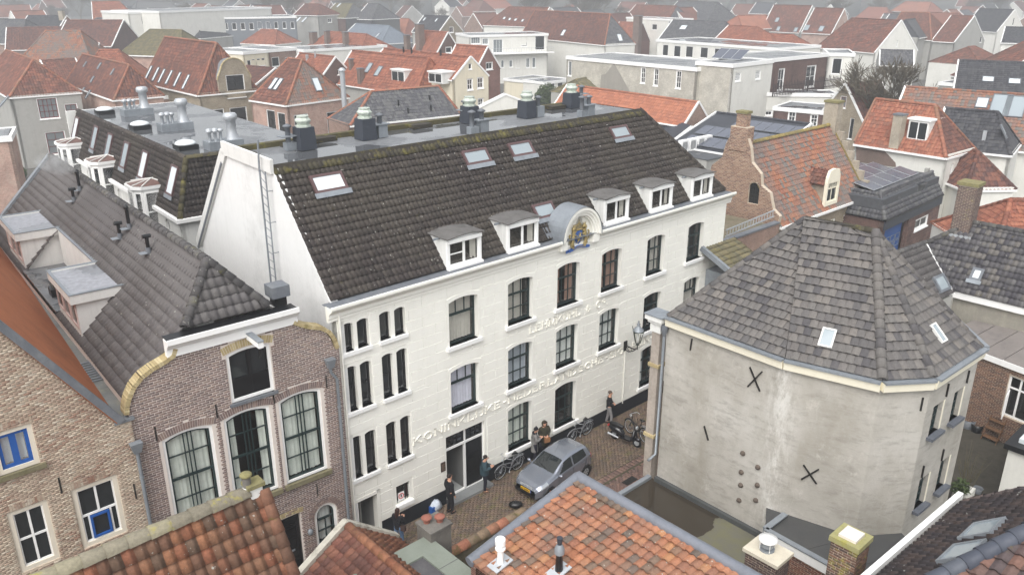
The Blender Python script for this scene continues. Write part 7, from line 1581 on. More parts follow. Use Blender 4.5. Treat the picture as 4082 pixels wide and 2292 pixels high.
# ---------------------------------------------------------------- right side houses
BF = Fr(onz(c31(1270, 745), 5.0), math.radians(45.9)); bl_ = 10.3; banded = bricktex('banded_brick', L((120, 96, 88)), L((96, 78, 74)), L((140, 126, 118)), .5, .3)
blu = thing('workshop', 'workshop with dark tiled mansard edge and blue sectional door', 'building', BF(5, 3, 0))
bwn = inside(face_windows(blu, BF, kw(c31, (1540, 680, 1685, 850, 'w', (2, 1)))), [(0, 0), (bl_, 0), (bl_, 4.9), (0, 4.9)])
a0, z0 = BF.front(c31(1262, 950)); a1, z1 = BF.front(c31(1465, 745)); a0 = .35
wall(blu, 'front_wall', BF, [(0, 0), (bl_, 0), (bl_, 4.9), (0, 4.9)], [q[0] for q in bwn]+[[(a0, .05), (a1+.6, .05), (a1+.6, z1), (a0, z1)]], banded, 0, .35); put_windows(blu, BF, bwn)
wall(blu, 'side_wall', Fr(BF(0, 8), u=-BF.w), [(0, 0), (8, 0), (8, 4.9), (0, 4.9)], [], wdark, 0, .2); MB().box(BF, .2, bl_, .4, 8, 4.9, 6.3).build('upper_block', feltdark, blu)
bluedoor = plain('door_blue', L((40, 84, 150)), .06, 2, .5, .05); dr_ = MB().box(BF, a0, a1, .22, .3, 0, z1).build('sectional_door', bluedoor, blu); MB().box(BF, a1, a1+.6, .3, .35, 0, z1).build('dark_bay', blackpaint, blu)
for r_ in range(2):
    for i in range(4): x0_ = a0+.08+i*(a1-a0-.1)/4; x1_ = a0+(i+.92)*(a1-a0-.1)/4; window(dr_, BF, [(x0_, z1-1.75+r_*.5), (x1_, z1-1.75+r_*.5), (x1_, z1-1.33+r_*.5), (x0_, z1-1.33+r_*.5)], .2, zinc, g_pale, .03)
MB().box(BF, -.05, bl_, -.1, .0, 4.3, 4.95).build('fascia_panel', vin, blu); MB().box(BF, -.1, bl_, -.16, .05, 4.95, 5.03).build('gutter', blackpaint, blu)
mq = [BF(-.1, -.05, 5.0), BF(bl_, -.05, 5.0), BF(bl_-.1, .95, 6.6), BF(.9, .95, 6.6)]; o = MB().poly(mq).build('mansard_slope', k_dark, blu); tiles(o, mq, k_grey, .25, .33, 'pan', .05, .05)
mq = [BF(-.1, 8, 5.0), BF(-.1, -.05, 5.0), BF(.9, .95, 6.6), BF(.9, 8, 6.6)]; o = MB().poly(mq).build('mansard_slope', k_dark, blu); tiles(o, mq, k_grey, .25, .33, 'pan', .05, .05)
caps(o, BF(-.1, -.05, 5.05), BF(.9, .95, 6.62), k_grey, .13, .36, single=False); caps(o, BF(.9, .95, 6.62), BF(bl_-.1, .95, 6.62), k_grey, .13, .36, single=False)
MB().box(BF, .9, bl_-.1, 1.0, 8, 6.3, 6.45).build('flat_roof', feltdark, blu)
for i in range(6): MB().box(BF, bl_-.12, bl_+.25, .0+i*.25, .27+i*.25, 4.6, 5.2+i*.32).build('gable_step', wgrey, blu)
for r_ in range(3):
    for i in range(5):
        t = thing('solar_panel', ORD[i]+' solar panel from the left in the %s row on the workshop' % ('front', 'middle', 'rear')[r_], 'solar panel', BF(1.5+i*1.6, 1.6+r_*2.0, 6.46), 'panels on the workshop')
        MB().hexa([BF(1.5+i*1.6+x, 1.6+r_*2+y, 6.5+y*.2+dz) for dz in (0, .05) for x, y in ((0, 0), (1.5, 0), (1.5, 1.5), (0, 1.5))]).build('frame', galv, t)
        MB().poly([BF(1.5+i*1.6+x, 1.6+r_*2+y, 6.554+y*.2) for x, y in ((.03, .03), (1.47, .03), (1.47, 1.47), (.03, 1.47))]).build('cells', MATS['solar_cells'], t)
ORW = RH('white house with orange-red hip roof, white dormer and chimney', c30(1190, 925), c30(1742, 985), 10.88, 2.4, 7.66, 0, 2.6, wm=wp, tm=pieces('town_warm_tile', [L((152, 98, 79)), L((142, 90, 73)), L((160, 107, 86)), L((136, 94, 79))], .05, L((130, 100, 66)), var=.3), capm=k_ridge, tw=.26, th=.34, rmat={2: k_brick}, rw=kw(c31, (1865, 215, 1915, 365, 'w', (2, 2)), (1930, 185, 1975, 335, 'w', (2, 2)), (1985, 150, 2030, 305, 'w', (2, 2)), (1790, 585, 1835, 745, 'w', (2, 2)), (1840, 555, 1885, 720, 'w', (2, 2)), (1890, 530, 1930, 690, 'w', (2, 2))), chims=((c30(1375, 1330), .75, 2.2, wyel),))
dormer_px(ORW, c30(1465, 1300), c30(1690, 1135), .5)
F_, Ln_, wf_, wb_ = T_F[ORW.name]; ff = F_.shift(0, -wf_-.04)
sp_ = [ff.front(p) for p in (c31(1005, 60), c31(1005, 200), c31(1375, 250), c31(1370, 210), c31(1240, 70))]
MB().prism([ff(a, -.0, z) for a, z in sp_], ff.w*.03).build('brick_scar', wdark, ORW)
DK2 = RH('white house with dark slate grey hip roof behind the orange-red one', c30(1830, 1010), c30(2320, 1048), 10.1, 2.8, 7.4, 0, 1.8, wm=wp, tm=k_dark, tw=.26, th=.34, rw=kw(c31, (2255, 150, 2320, 355, 'b', (1, 2)), (2330, 130, 2375, 330, 'b', (1, 2)), (2385, 110, 2425, 300, 'b', (1, 2)), (2205, 460, 2260, 640, 'b', (1, 2)), (2270, 420, 2310, 600, 'b', (1, 2)), (2335, 390, 2375, 500, 'b', (1, 2))), skys=((c30(2365, 1230), .5, 1.2, 'w', 'r'),), chims=((c30(2190, 1300), .25, .7, galv),))
RH('low white annex with plain brown tile roof between two white houses', c31(2095, 95), c31(2140, 110), 7.8, 1.8, 5.6, 1.0, 2.4, wm=wp, tm=k_brick, rw=kw(c31, (2075, 385, 2115, 495, 'b', (1, 1))))
RH('long terraced roof of patched orange and grey tiles', c30(1460, 812), c30(2900, 905), 10.6, 5.2, 6.6, 0, 0, wm=wp, tm=k_mix, skys=((c30(2175, 965), 1.0, 1.3, 'w'), (c30(2350, 985), 1.6, 2.6, 's'), (c30(2480, 1000), 1.6, 2.6, 's')))
RH('long dark tiled row with glazed dormer', c30(1955, 565), c30(2900, 600), 11.4, 6, 8.0, 0, 0, wm=wgrey, tm=k_dark, skys=((c30(2230, 745), 1.2, 1.0, 'w'), (c30(2475, 765), 1.2, 1.0, 'w')))
FB('ruined looking stone walled flat roof below the dark tiled row', c30(1780, 770), c30(2800, 860), 7.0, 7, wgrey, roofm=feltdark)
RH('grey tiled house with small chimney left of the bare tree', c30(1225, 468), c30(1540, 475), 10, 2.6, 8.0, 0, 0, wm=wgrey, tm=k_grey)
RH('red roofed house with three skylights and pale verge, upper right', c30(240, 50), c30(598, 58), 13.9, 5.0, 7.2, 0, 0, wm=wgrey, tm=k_red, skys=tuple((c30(x, y), 1.1, 1.4, 's') for x, y in ((272, 190), (160, 262), (283, 272), (445, 282))))
RH('red roofed house with pink brick gable and tall attic window', c30(620, 78), c30(898, 85), 13.8, 4.6, 8.1, 0, 0, wm=wpink, tm=k_red, rw=kw(c30, (880, 205, 905, 315, 'w', (1, 2)), (838, 370, 868, 420, 'w', (1, 1)), (885, 370, 915, 420, 'w', (1, 1))), skys=((c30(548, 262), 1.3, 1.6, 's'), (c30(682, 272), 1.3, 1.6, 's')))
RH('red roofed house with plain white gable and arrow slit windows', c30(965, 172), c30(1425, 195), 13.2, 5.5, 7.6, 3, 0, wm=wp, tm=k_red, rw=kw(c30, (1375, 375, 1398, 440, 'w', (2, 2))))
RH('rendered house with red hip roof and tall paired windows', c30(1425, 118), c30(1688, 125), 13.6, 6, 8.4, 0, 4, wm=wgrey, tm=k_red, capm=k_ridge, rw=kw(c30, (1702, 315, 1735, 365, 'w', (2, 1)), (1750, 315, 1782, 365, 'w', (2, 1)), (1670, 420, 1710, 550, 'w', (2, 2)), (1730, 415, 1770, 545, 'w', (2, 2))))
RH('red roofed house with old grey stone gable', c30(1890, 148), c30(2105, 155), 13.2, 6, 8.2, 0, 0, wm=wgrey, tm=k_red, rw=kw(c30, (2150, 340, 2180, 400, 'b', (1, 1))))
RH('white gabled house with dark roof at the far right', c30(2150, 85), c30(2480, 95), 13.6, 5, 8.6, 0, 0, wm=wp, tm=k_dark, rw=kw(c30, (2455, 170, 2480, 240, 'b', (1, 2))))
RH('white house with black roof at the right edge', c30(2390, 255), c30(2800, 265), 11.8, 4.5, 9.2, 0, 0, wm=wp, tm=k_dark, wins=kw(c30, (2375, 345, 2410, 405, 'b', (1, 2)), (2435, 340, 2470, 440, 'b', (1, 2))))
RH('low red hip roofed house in front of the stone gable', c30(2050, 440), c30(2110, 435), 9.6, 4.5, 7.0, 3.6, 3.6, wm=wp, tm=k_red)
RH('brown-red roof at the right edge below the white house', c30(2560, 395), c30(2800, 420), 12.2, 7, 7.4, 4, 0, wm=wp, tm=k_red)
RH('red roof with brown gable wall at the left of the tower cross', c20(1250, 48), c20(1625, 60), 13.4, 5.4, 9, 0, 2.2, wm=wgrey, tm=k_red, rmat={2: k_grey})
FB('white penthouse with flat roof and glass corner', c20(1160, 165), c20(1600, 185), 11.4, 7, wp, wins=kw(c20, (1395, 230, 1445, 280, 'b', (1, 1)), (1540, 200, 1575, 300, 'p', (1, 3))))
RH('grey tiled house with white dormer, upper centre', c20(1640, 15), c20(2010, 25), 14.4, 7.5, 8.6, 0, 3.5, wm=wgrey, tm=k_grey)
RH('orange hip roof beside the grey tiled house, upper centre', c20(1660, 105), c20(1830, 108), 11.6, 5, 8.2, 0, 3.4, wm=wgrey, tm=k_bright)
RH('wide grey tiled roof with glazed sun room and brick gablet', c20(1590, 190), c20(2075, 205), 12.2, 6.5, 8.0, 0, 3.5, wm=wbrick, tm=k_grey, skys=((c20(1690, 262), 1.5, 1.5, 'w'),))
RH('bright orange roofed house right of the grey tiled roof', c20(2110, 240), c30(90, 255), 11.8, 6, 7.6, 0, 5.0, wm=wgrey, tm=k_bright)
RH('orange hip roofed house in front of the twin red roofs', c30(200, 320), c30(420, 330), 10.4, 4.5, 8.0, 3, 3, wm=wgrey, tm=k_bright)
# upper left rows
RH('brown-red roof among the back rows at the far left', c00(60, 262), c00(640, 252), 11, 7, 7, 0, 0, wm=wbrick, tm=k_brick)
RH('red and grey patched hip roof with white dormer in the back rows', c00(425, 292), c00(745, 290), 12.4, 6, 7.6, 3.2, 3.2, wm=wbrick, tm=k_mix)
RH('plain red roof with white gable end behind the dark red roof', c00(535, 412), c00(920, 405), 10.2, 5, 6.6, 0, 0, wm=wp, tm=k_red)
RH('low brown tiled roof between the two left hip roofs', c00(375, 565), c00(700, 548), 9.0, 5, 5.2, 0, 0, wm=wbrick, tm=k_red)
RH('orange roof with hip behind the dark red roof', c00(925, 470), c00(1105, 468), 10.6, 4.6, 6.8, 2, 3, wm=wbrick, tm=k_bright)
mg = RH('mossy grey bell shaped roof on a brick tower house', c00(1395, 280), c00(1690, 285), 12.6, 5, 9.0, 2.8, 2.8, wm=wpink, tm=k_moss)
RH('dark red long roof with white verge in the back row', c00(620, 192), c00(1150, 192), 12.6, 7, 8, 0, 0, wm=wdark, tm=k_brick)
RH('small red hip roof with white cornice and arched window', c00(960, 262), c00(1060, 262), 11.0, 4.5, 8.2, 3, 3, wm=wbrick, tm=k_red)
RH('grey tiled roof at the left edge of the back row', c00(-200, 180), c00(240, 185), 12.5, 6, 8, 0, 3, wm=wbrick, tm=k_grey)
RH('blue-grey tiled house with yellowish chimneys in the back row', c00(260, 150), c00(620, 152), 12.8, 6, 8.4, 0, 0, wm=wbrick, tm=k_dark, chims=((c00(580, 180), 1.0, 1.8, wyel),))
RH('bright red roof standing above the trees at the upper left', c00(850, 22), c00(1110, 20), 15, 8, 9.0, 0, 5, wm=wbrick, tm=k_bright)
whiteL = FB('modern white cube building with square windows', c00(1190, 118), c00(1420, 112), 13.6, 14, wp, wins=kw(c00, (1320, 160, 1395, 230, 'b', (1, 1)), (1335, 258, 1380, 285, 'b', (1, 1))))
FB('long modern white block in the back row', c00(1480, 110), c00(2520, 72), 13.8, 16, wp)
zincb = FB('long grey zinc clad block with a row of windows', c00(1830, 172), c10(420, 158), 11.8, 14, wclad, wins=kw(c00, *[(x, 215, x+36, 282, 'b', (1, 1)) for x in range(2080, 2560, 80)])+kw(c10, *[(x, 205, x+30, 270, 'b', (1, 1)) for x in (65, 143, 220, 297, 372)]))
RH('blue-black hip roofed house before the grey zinc block', c00(1560, 125), c00(1690, 128), 12.6, 6.5, 8, 3.4, 5, wm=wgrey, tm=k_dark)
RH('second blue-black roof before the grey zinc block', c00(1700, 170), c00(1820, 172), 11.8, 6, 7.6, 2, 6, wm=wgrey, tm=k_dark)
RH('small orange hip roof in front of the zinc block', c10(100, 278), c10(240, 282), 9.8, 4.4, 7.0, 2.6, 3, wm=wp, tm=k_bright)
FB('ornate cream town house with twin pilasters and flat roof', c00(2260, 490), c10(160, 470), 10.2, 9, wcream, wins=kw(c00, *[(x, 560, x+26, 640, 'b', (1, 2)) for x in (2305, 2350, 2395, 2440)])+kw(c10, (15, 550, 40, 620, 'b', (1, 2)), (62, 545, 88, 615, 'b', (1, 2)), (105, 540, 130, 610, 'b', (1, 2))))
FB('brick town house with arched green windows', c10(165, 470), c10(420, 450), 10.0, 9, wbrick, wins=kw(c10, (200, 530, 262, 625, 'b', (2, 2)), (325, 530, 385, 620, 'b', (2, 2))))
FB('white cornice building left of the long orange roof', c10(500, 470), c10(1260, 425), 8.8, 9, wp)
RH('low dark red roofs in the gap left of the pyramid roof', c00(2290, 615), c10(230, 640), 8.6, 4.5, 6.2, 0, 0, wm=wbrick, tm=k_brick)
FB('small brick shed with flat roof behind the mansard building', c00(1400, 905), c00(1660, 890), 7.0, 5, wpink)
FB('brick house edge with lantern at the far left', c01(-200, -10), c01(95, -30), 8.2, 5, wpink)
# far houses lost in the haze
fm_ = [k_red, k_brick, k_grey, k_dark, k_red, k_bright]; cnt = 0; far_ = []
for i in range(140):
    y = random.uniform(175, 470); x = random.uniform(-.66, .66)*y
    px, py = proj(np.array([x, y, 9.])); lim = 120 if px < 2300 else 150
    if py > lim or cnt > 85: continue
    zr_ = random.uniform(9.5, 13); an = math.radians(47.55+random.choice((0, 90))+random.gauss(0, 5)); d = np.array([math.sin(an), math.cos(an), 0]); d = d if d[0] > 0 else -d; ln_ = random.uniform(7, 16)
    p = np.array([x, y, zr_]); hp = random.choice((0, 0, 3.0)); cnt += 1
    wi, ti = random.choice((0, 1, 2, 3)), random.randrange(6); lab_ = 'hazy %s house with %s %s roof' % (('brick', 'white', 'grey rendered', 'dark brick')[wi], 'hipped' if hp else 'gabled', ('red', 'brown-red', 'grey', 'slate', 'red', 'orange')[ti])
    far_.append((px, lab_, RH(lab_, p, p+d*ln_, zr_, random.uniform(4, 5.5), zr_-random.uniform(3.2, 4.6), hp, hp, wm=(wbrick, wp, wgrey, wdark)[wi], tm=fm_[ti], fine=False, group='houses lost in the haze')))
kinds_ = {}
for px, lb, o in sorted(far_, key=lambda q: q[0]): kinds_.setdefault(lb, []).append(o)
for lb, os_ in kinds_.items():
    for i, o in enumerate(os_): o['label'] = lb+('' if len(os_) == 1 else ', %s such from left' % ORD[min(i, 11)])
# ================================================================ houses right of the plastered house
t_mixg = pieces('mottled_dark_tile', [L((92, 90, 92)), L((78, 76, 80)), L((108, 104, 100)), L((86, 84, 86)), L((100, 98, 98)), L((70, 68, 72))], .04, L((120, 112, 70)), var=.3, lich=.3)
RS = thing('right_edge_house', 'house with mottled dark pantile roof and white fascia at the right edge', 'house', onz(c32(2300, 200), 5.6)*(1, 1, 0))
e0, e1 = onz(c32(1908, 95), 5.6), onz(c32(2565, 255), 5.6); rr = onz(c31(2300, 810), 8.5); P0_, u_, s_, n_ = planeaxes([e0, e1, rr])
e1x = e0+(e1-e0)*2.2; tl_ = plane_hit(c31(2080, 765), P0_, n_)
pp = [e0, e1x, tl_+(e1x-e0)*.9, tl_, plane_hit(c31(1655, 960), P0_, n_)]
o = MB().poly(pp).build('roof_slope', t_mixg, RS); tiles(o, pp, t_mixg, .24, .33, 'pan', .06, .06, single=300, jit=.012)
caps(o, pp[3]+Z*.03, pp[2]+Z*.03, t_ridge, .15, .38); caps(o, pp[4]+Z*.03, pp[3]+Z*.03, t_ridge, .15, .38)
roof_skylight(RS, [c31(2105, 1180), c31(2205, 1210), c31(2155, 1315), c31(2045, 1290)], P0_+n_*.06, u_, s_, n_, lead, g_skyw, True, .1, .12)
MB().bar(e0-Z*.12-n_*.05, e1x-Z*.12-n_*.05, .06, .34).build('fascia', paint, RS)
wf_r = Fr(e0+u_*0, u=u_[:2]); lnr = np.linalg.norm(e1x-e0); wf_r = wf_r if wf_r.w.dot(s_*(1, 1, 0)) > 0 else Fr(e1x, u=-u_[:2])
wall(RS, 'wall', wf_r, [(0, 0), (lnr, 0), (lnr, 5.4), (0, 5.4)], [], plain('stained_render', L((140, 136, 126)), .12, .8, .9, .4, dirt=L((176, 170, 156)), dirt_amt=.6), .2, .2)
ca_ = plane_hit(c31(2010, 770), P0_, n_); cfr = Fr(ca_, u=u_[:2]); CHR = chimney('chimney', 'brick chimney with moss cap and lead apron on the mottled dark roof', cfr, -.5, .4, -.4, .5, ca_[2]-.8, ca_[2]+2.0, darkb, mortar2, .16, yl)
MB().box(cfr, -.7, .6, -.6, .6, ca_[2]-.9, ca_[2]-.5).build('lead_apron', galv, CHR)
# small roof between
SR = thing('link_roof', 'small grey tiled roof with one skylight between plastered house and mottled roof', 'roof', onz(c31(1640, 952), 8.4)*(1, 1, 0))
a_, b_, c_ = onz(c31(1365, 1055), 8.3), onz(c31(1645, 952), 8.3), onz(c32(1905, 112), 6.2); P1_, u1, s1, n1 = planeaxes([a_, b_, c_]); n1 = n1 if n1[2] > 0 else -n1
dn = plane_hit(c32(1500, 330), a_, n1)
lowL = c_+(a_-b_)*1.3; pr4 = [lowL, c_, b_, a_]
o = MB().poly(pr4).build('roof_slope', t_slateg, SR); tiles(o, pr4, t_slateg, .25, .33, 'pan', .05, .05, single=60); caps(o, a_+Z*.03, b_+Z*.03, t_ridge, .12, .34)
P2_, u2, s2, n2 = planeaxes(pr4); roof_skylight(SR, [c31(1690, 1275), c31(1790, 1245), c31(1880, 1370), c31(1790, 1430)], P2_+n2*.06, u2, s2, n2, lead, g_sky, False, .12, .12)
MB().poly([lowL*(1, 1, 0), c_*(1, 1, 0), c_-Z*.1, lowL-Z*.1]).build('wall', wgrey, SR); MB().poly([c_*(1, 1, 0), b_*(1, 1, 0), b_-Z*.1, c_-Z*.1]).build('end_wall', wgrey, SR); MB().bar(c_-Z*.1, b_-Z*.1, .1, .24).build('verge', paint, SR)
RH('small orange roof at the right edge above the mottled roof', c31(2440, 555), c31(2800, 560), 7.6, 4, 5.0, 2.5, 0, wm=wp, tm=k_bright, tw=.24, th=.32)
# courtyard house with open casement
k0, k1 = onz(c33(2090, 90), 0), onz(c33(2440, 250), 0); KF = Fr(k0, u=(k1-k0)[:2]); kz = zat(KF(2, 0), c32(2300, 740)[1])
KF = Fr(KF(-2.2, 0), u=KF.u); kl = 9
KH = thing('courtyard_house', 'brown brick annex with white open casement window and plank roof', 'house', KF(4, 1, 0))
w0 = KF.front(c32(2345, 1235)); w1 = KF.front(c32(2565, 925)); kh = [(w0[0], w0[1]), (w1[0]+.5, w0[1]), (w1[0]+.5, w1[1]), (w0[0], w1[1])]
kz = KF.front(c32(2250, 725))[1]
wall(KH, 'wall', KF, [(0, 0), (kl, 0), (kl, kz), (0, kz)], [kh], mortar2, 0, .25); bricks(KH, KF, [(0, 0), (kl, 0), (kl, kz), (0, kz)], [kh], pieces('courtyard_brick', [L((110, 84, 72)), L((124, 94, 78)), L((98, 76, 68)), L((132, 100, 82))], 0, var=.3))
wn = window(KH, KF, kh, .1, paint, g_see, .08, bars=[('v', .45, 0, 1, .08), ('h', .72, 0, 1, .07)], deep=1.); mb = MB()
cs = Fr(KF(w0[0]+.1, .06), u=(KF.u*.35-KF.w*.93)[:2]); lp = [(0, w0[1]+.1), (.75, w0[1]+.1), (.75, w0[1]+1.3), (0, w0[1]+1.3)]; ring(mb, cs, lp, inset(lp, .06), 0, .05); cso = mb.build('open_casement', paint, wn); MB().poly([cs(a, .02, z) for a, z in inset(lp, .05)]).build('casement_glass', g_see, cso)
MB().box(KF, -.1, kl, -.15, .05, kz-.05, kz+.22).build('fascia', paint, KH)
plank = plain('worn_plank_roof', L((122, 116, 112)), .2, 1, .7, 0, dirt=L((92, 86, 88)), dirt_amt=.7)
for i in range(9): MB().hexa([KF(-.1+i*1.0, -.1, kz+.2), KF(.86+i*1.0, -.1, kz+.2), KF(.86+i*1.0, 3.8, kz+.75), KF(-.1+i*1.0, 3.8, kz+.75)]+[KF(-.1+i*1.0, -.1, kz+.25), KF(.86+i*1.0, -.1, kz+.25), KF(.86+i*1.0, 3.8, kz+.8), KF(-.1+i*1.0, 3.8, kz+.8)]).build('roof_board', plank, KH)
wc = onz((4026, 1768), 3.2); WF = Fr(wc, u=M.u); WX = thing('white_annex', 'white rendered annex with black roof edge and white rooflight at the right edge', 'outbuilding', WF(2, -1, 0))
MB().box(WF, 0, 5, -5, 0, 0, 3.0).build('walls', wp, WX); MB().box(WF, -.15, 5.2, -5.2, .15, 3.0, 3.22).build('roof_edge', blackpaint, WX); MB().box(WF, .3, 2.3, -1.6, -.2, 3.22, 3.4).build('rooflight', g_skyw, WX)
cy = MB()
N_ = 0
struct(MB().poly([KF(-4, .1, .004), KF(9, .1, .004), KF(9, -9, .004), KF(-4, -9, .004)]), 'courtyard_paving', plain('courtyard_stone', L((74, 70, 62)), .35, 2.5, .7, 0, dirt=L((48, 48, 36)), dirt_amt=.8))
leafm = plain('leaf_green', L((70, 84, 48)), .4, 3, .7, 0)
def leafcloud(c, r, n, m, name, parent, size=.06, flat=1.):
    u = rng.normal(size=(n, 3)); u /= np.linalg.norm(u, axis=1)[:, None]; P = np.asarray(c)+u*np.asarray(r)*(rng.random((n, 1))**.45)
    a = rng.normal(size=(n, 3)); a /= np.linalg.norm(a, axis=1)[:, None]; b = np.cross(a, rng.normal(size=(n, 3))); b /= np.linalg.norm(b, axis=1)[:, None]
    s = size*(.6+.8*rng.random((n, 1))); V = np.stack([P-a*s-b*s*.5, P+a*s-b*s*.5, P+a*s+b*s*.5, P-a*s+b*s*.5], 1)-org(parent)
    return soup(V, [(0, 1, 2, 3)], name, m, parent, kind=None)
twig = MATS['twig']
def canes(c, n, h, sp, parent, m=twig, r=.012):
    mb = MB()
    for i in range(n):
        p = np.asarray(c)+np.array([random.gauss(0, .1), random.gauss(0, .1), 0]); q = p+np.array([random.gauss(0, sp), random.gauss(0, sp), h*random.uniform(.6, 1)]); mb.tube([p, (p+q)/2+np.array([random.gauss(0, .05), 0, 0]), q], [r, r*.8, r*.3], 4)
    mb.build('stems', m, parent)
pl_ = thing('bamboo_planter', 'white planter with tall bare canes in the courtyard', 'plant', onz(c33(1990, 740), 0)); q = onz(c33(1990, 740), 0); MB().box(Fr(q, u=M.u), -.4, .4, -.3, .3, 0, .5).build('tub', wp, pl_); canes(q+Z*.5, 24, 1.9, .3, pl_); leafcloud(q+Z*.8-M.u*.5, (.35, .35, .4), 260, leafm, 'leaves', pl_)
for p, lab, r_, h_ in ((c33(2035, 70), 'large grey round tub against the courtyard wall', .35, .45), (c33(2120, 110), 'black bucket beside the grey tub', .28, .4), (c33(2130, 680), 'small grey pot lying in the courtyard', .2, .25)):
    q = onz(p, 0); t = thing('tub', lab, 'tub', q); MB().lathe(q, [(r_*.75, 0), (r_, h_), (r_*.9, h_), (r_*.7, h_*.5)], 12).build('shell', lead if 'black' not in lab else blackpaint, t)
sh_ = thing('plant_stand', 'wooden three tier plant stand by the courtyard wall', 'stand', onz(c33(2270, 190), 0)); sf_ = Fr(onz(c33(2270, 190), 0), u=KF.u)
wood = plain('brown_wood', L((112, 84, 62)), .2, 4, .8, .1)
for i in range(3): MB().box(sf_, -.35, .35, -.3+i*.12, -.02+i*.12, .15+i*.4, .19+i*.4).build('shelf', wood, sh_)
for s_ in (-.35, .33): MB().bar(sf_(s_, -.32, 0), sf_(s_, .25, 1.3), .04, .05).build('leg', wood, sh_)
# ================================================================ street
pv = pieces('paver', [L((116, 98, 84)), L((106, 90, 78)), L((124, 106, 90)), L((100, 86, 76)), L((112, 94, 82)), L((96, 84, 76))], .5, L((104, 98, 62)), var=.3, nscale=25, rough=.6, spec=.4)
pv2 = pieces('red_paver', [L((124, 98, 88)), L((112, 90, 82)), L((132, 106, 94)), L((104, 84, 78))], .12, L((100, 94, 66)), var=.3, nscale=25, rough=.6, spec=.4)
struct(MB().poly([M(-20, .5, 0), M(60, .5, 0), M(60, -7.2, 0), M(-20, -7.2, 0)]), 'street', plain('paver_joint', L((78, 72, 58)), .2, 6, .9, 0))
def paver_soup(R, name, m):
    R = np.array(R); n = len(R); x0, x1, y0, y1 = R.T; h = .010+.006*rng.random(n); z = np.zeros(n); e = .004
    def st(a, b, c): return np.stack([a, b, c], 1)
    loc = np.stack([st(x0, y0, z), st(x1, y0, z), st(x1, y1, z), st(x0, y1, z), st(x0+e, y0+e, h), st(x1-e, y0+e, h), st(x1-e, y1-e, h), st(x0+e, y1-e, h)], 1)
    V = M.o+loc[..., 0:1]*M.u+loc[..., 1:2]*M.w+loc[..., 2:3]*Z
    o = soup(V, [(4, 5, 6, 7), (0, 1, 5, 4), (1, 2, 6, 5), (2, 3, 7, 6), (3, 0, 4, 7)], name, m, bpy.data.objects['street'], 'stuff'); return o
R = []; pw, pl_w, g = .1, .21, .008
for j in range(29):
    b1 = -.06-j*(pw+.004)
    for i in range(170): a = -6.5+i*pl_w+(pl_w/2 if j % 2 else 0); R.append((a+g/2, a+pl_w-g/2, b1-pw+g/2, b1-g/2))
paver_soup(R, 'pavers', pv)
R = [(-6.5+i*.21+.004, -6.5+i*.21+.206, -3.12-k*.105-.1, -3.12-k*.105) for i in range(170) for k in range(3)]; paver_soup(R, 'gutter_bricks', pv2)
R = []
for x in range(-30, 200):
    for y in range(0, 33):
        k = (x-y) % 4; a = x*.105; b = -6.9+y*.105
        if k == 0: R.append((a+.003, a+.207, b+.003, b+.102))
        elif k == 3: R.append((a+.003, a+.102, b+.003, b+.207))
paver_soup([r for r in R if r[3] < -3.45], 'herringbone_pavers', pv2)
mh = thing('manhole_cover', 'square iron manhole cover in the herringbone paving', 'manhole', M(11.2, -4.2, .016)); MB().box(M, 10.8, 11.5, -4.5, -3.9, .0, .02).build('cover', iron, mh)
ch_ = MB()
for i in range(4): ch_.box(M, 10.85+i*.16, 10.95+i*.16, -4.45, -3.95, .02, .026)
ch_.build('ribs', iron, mh)
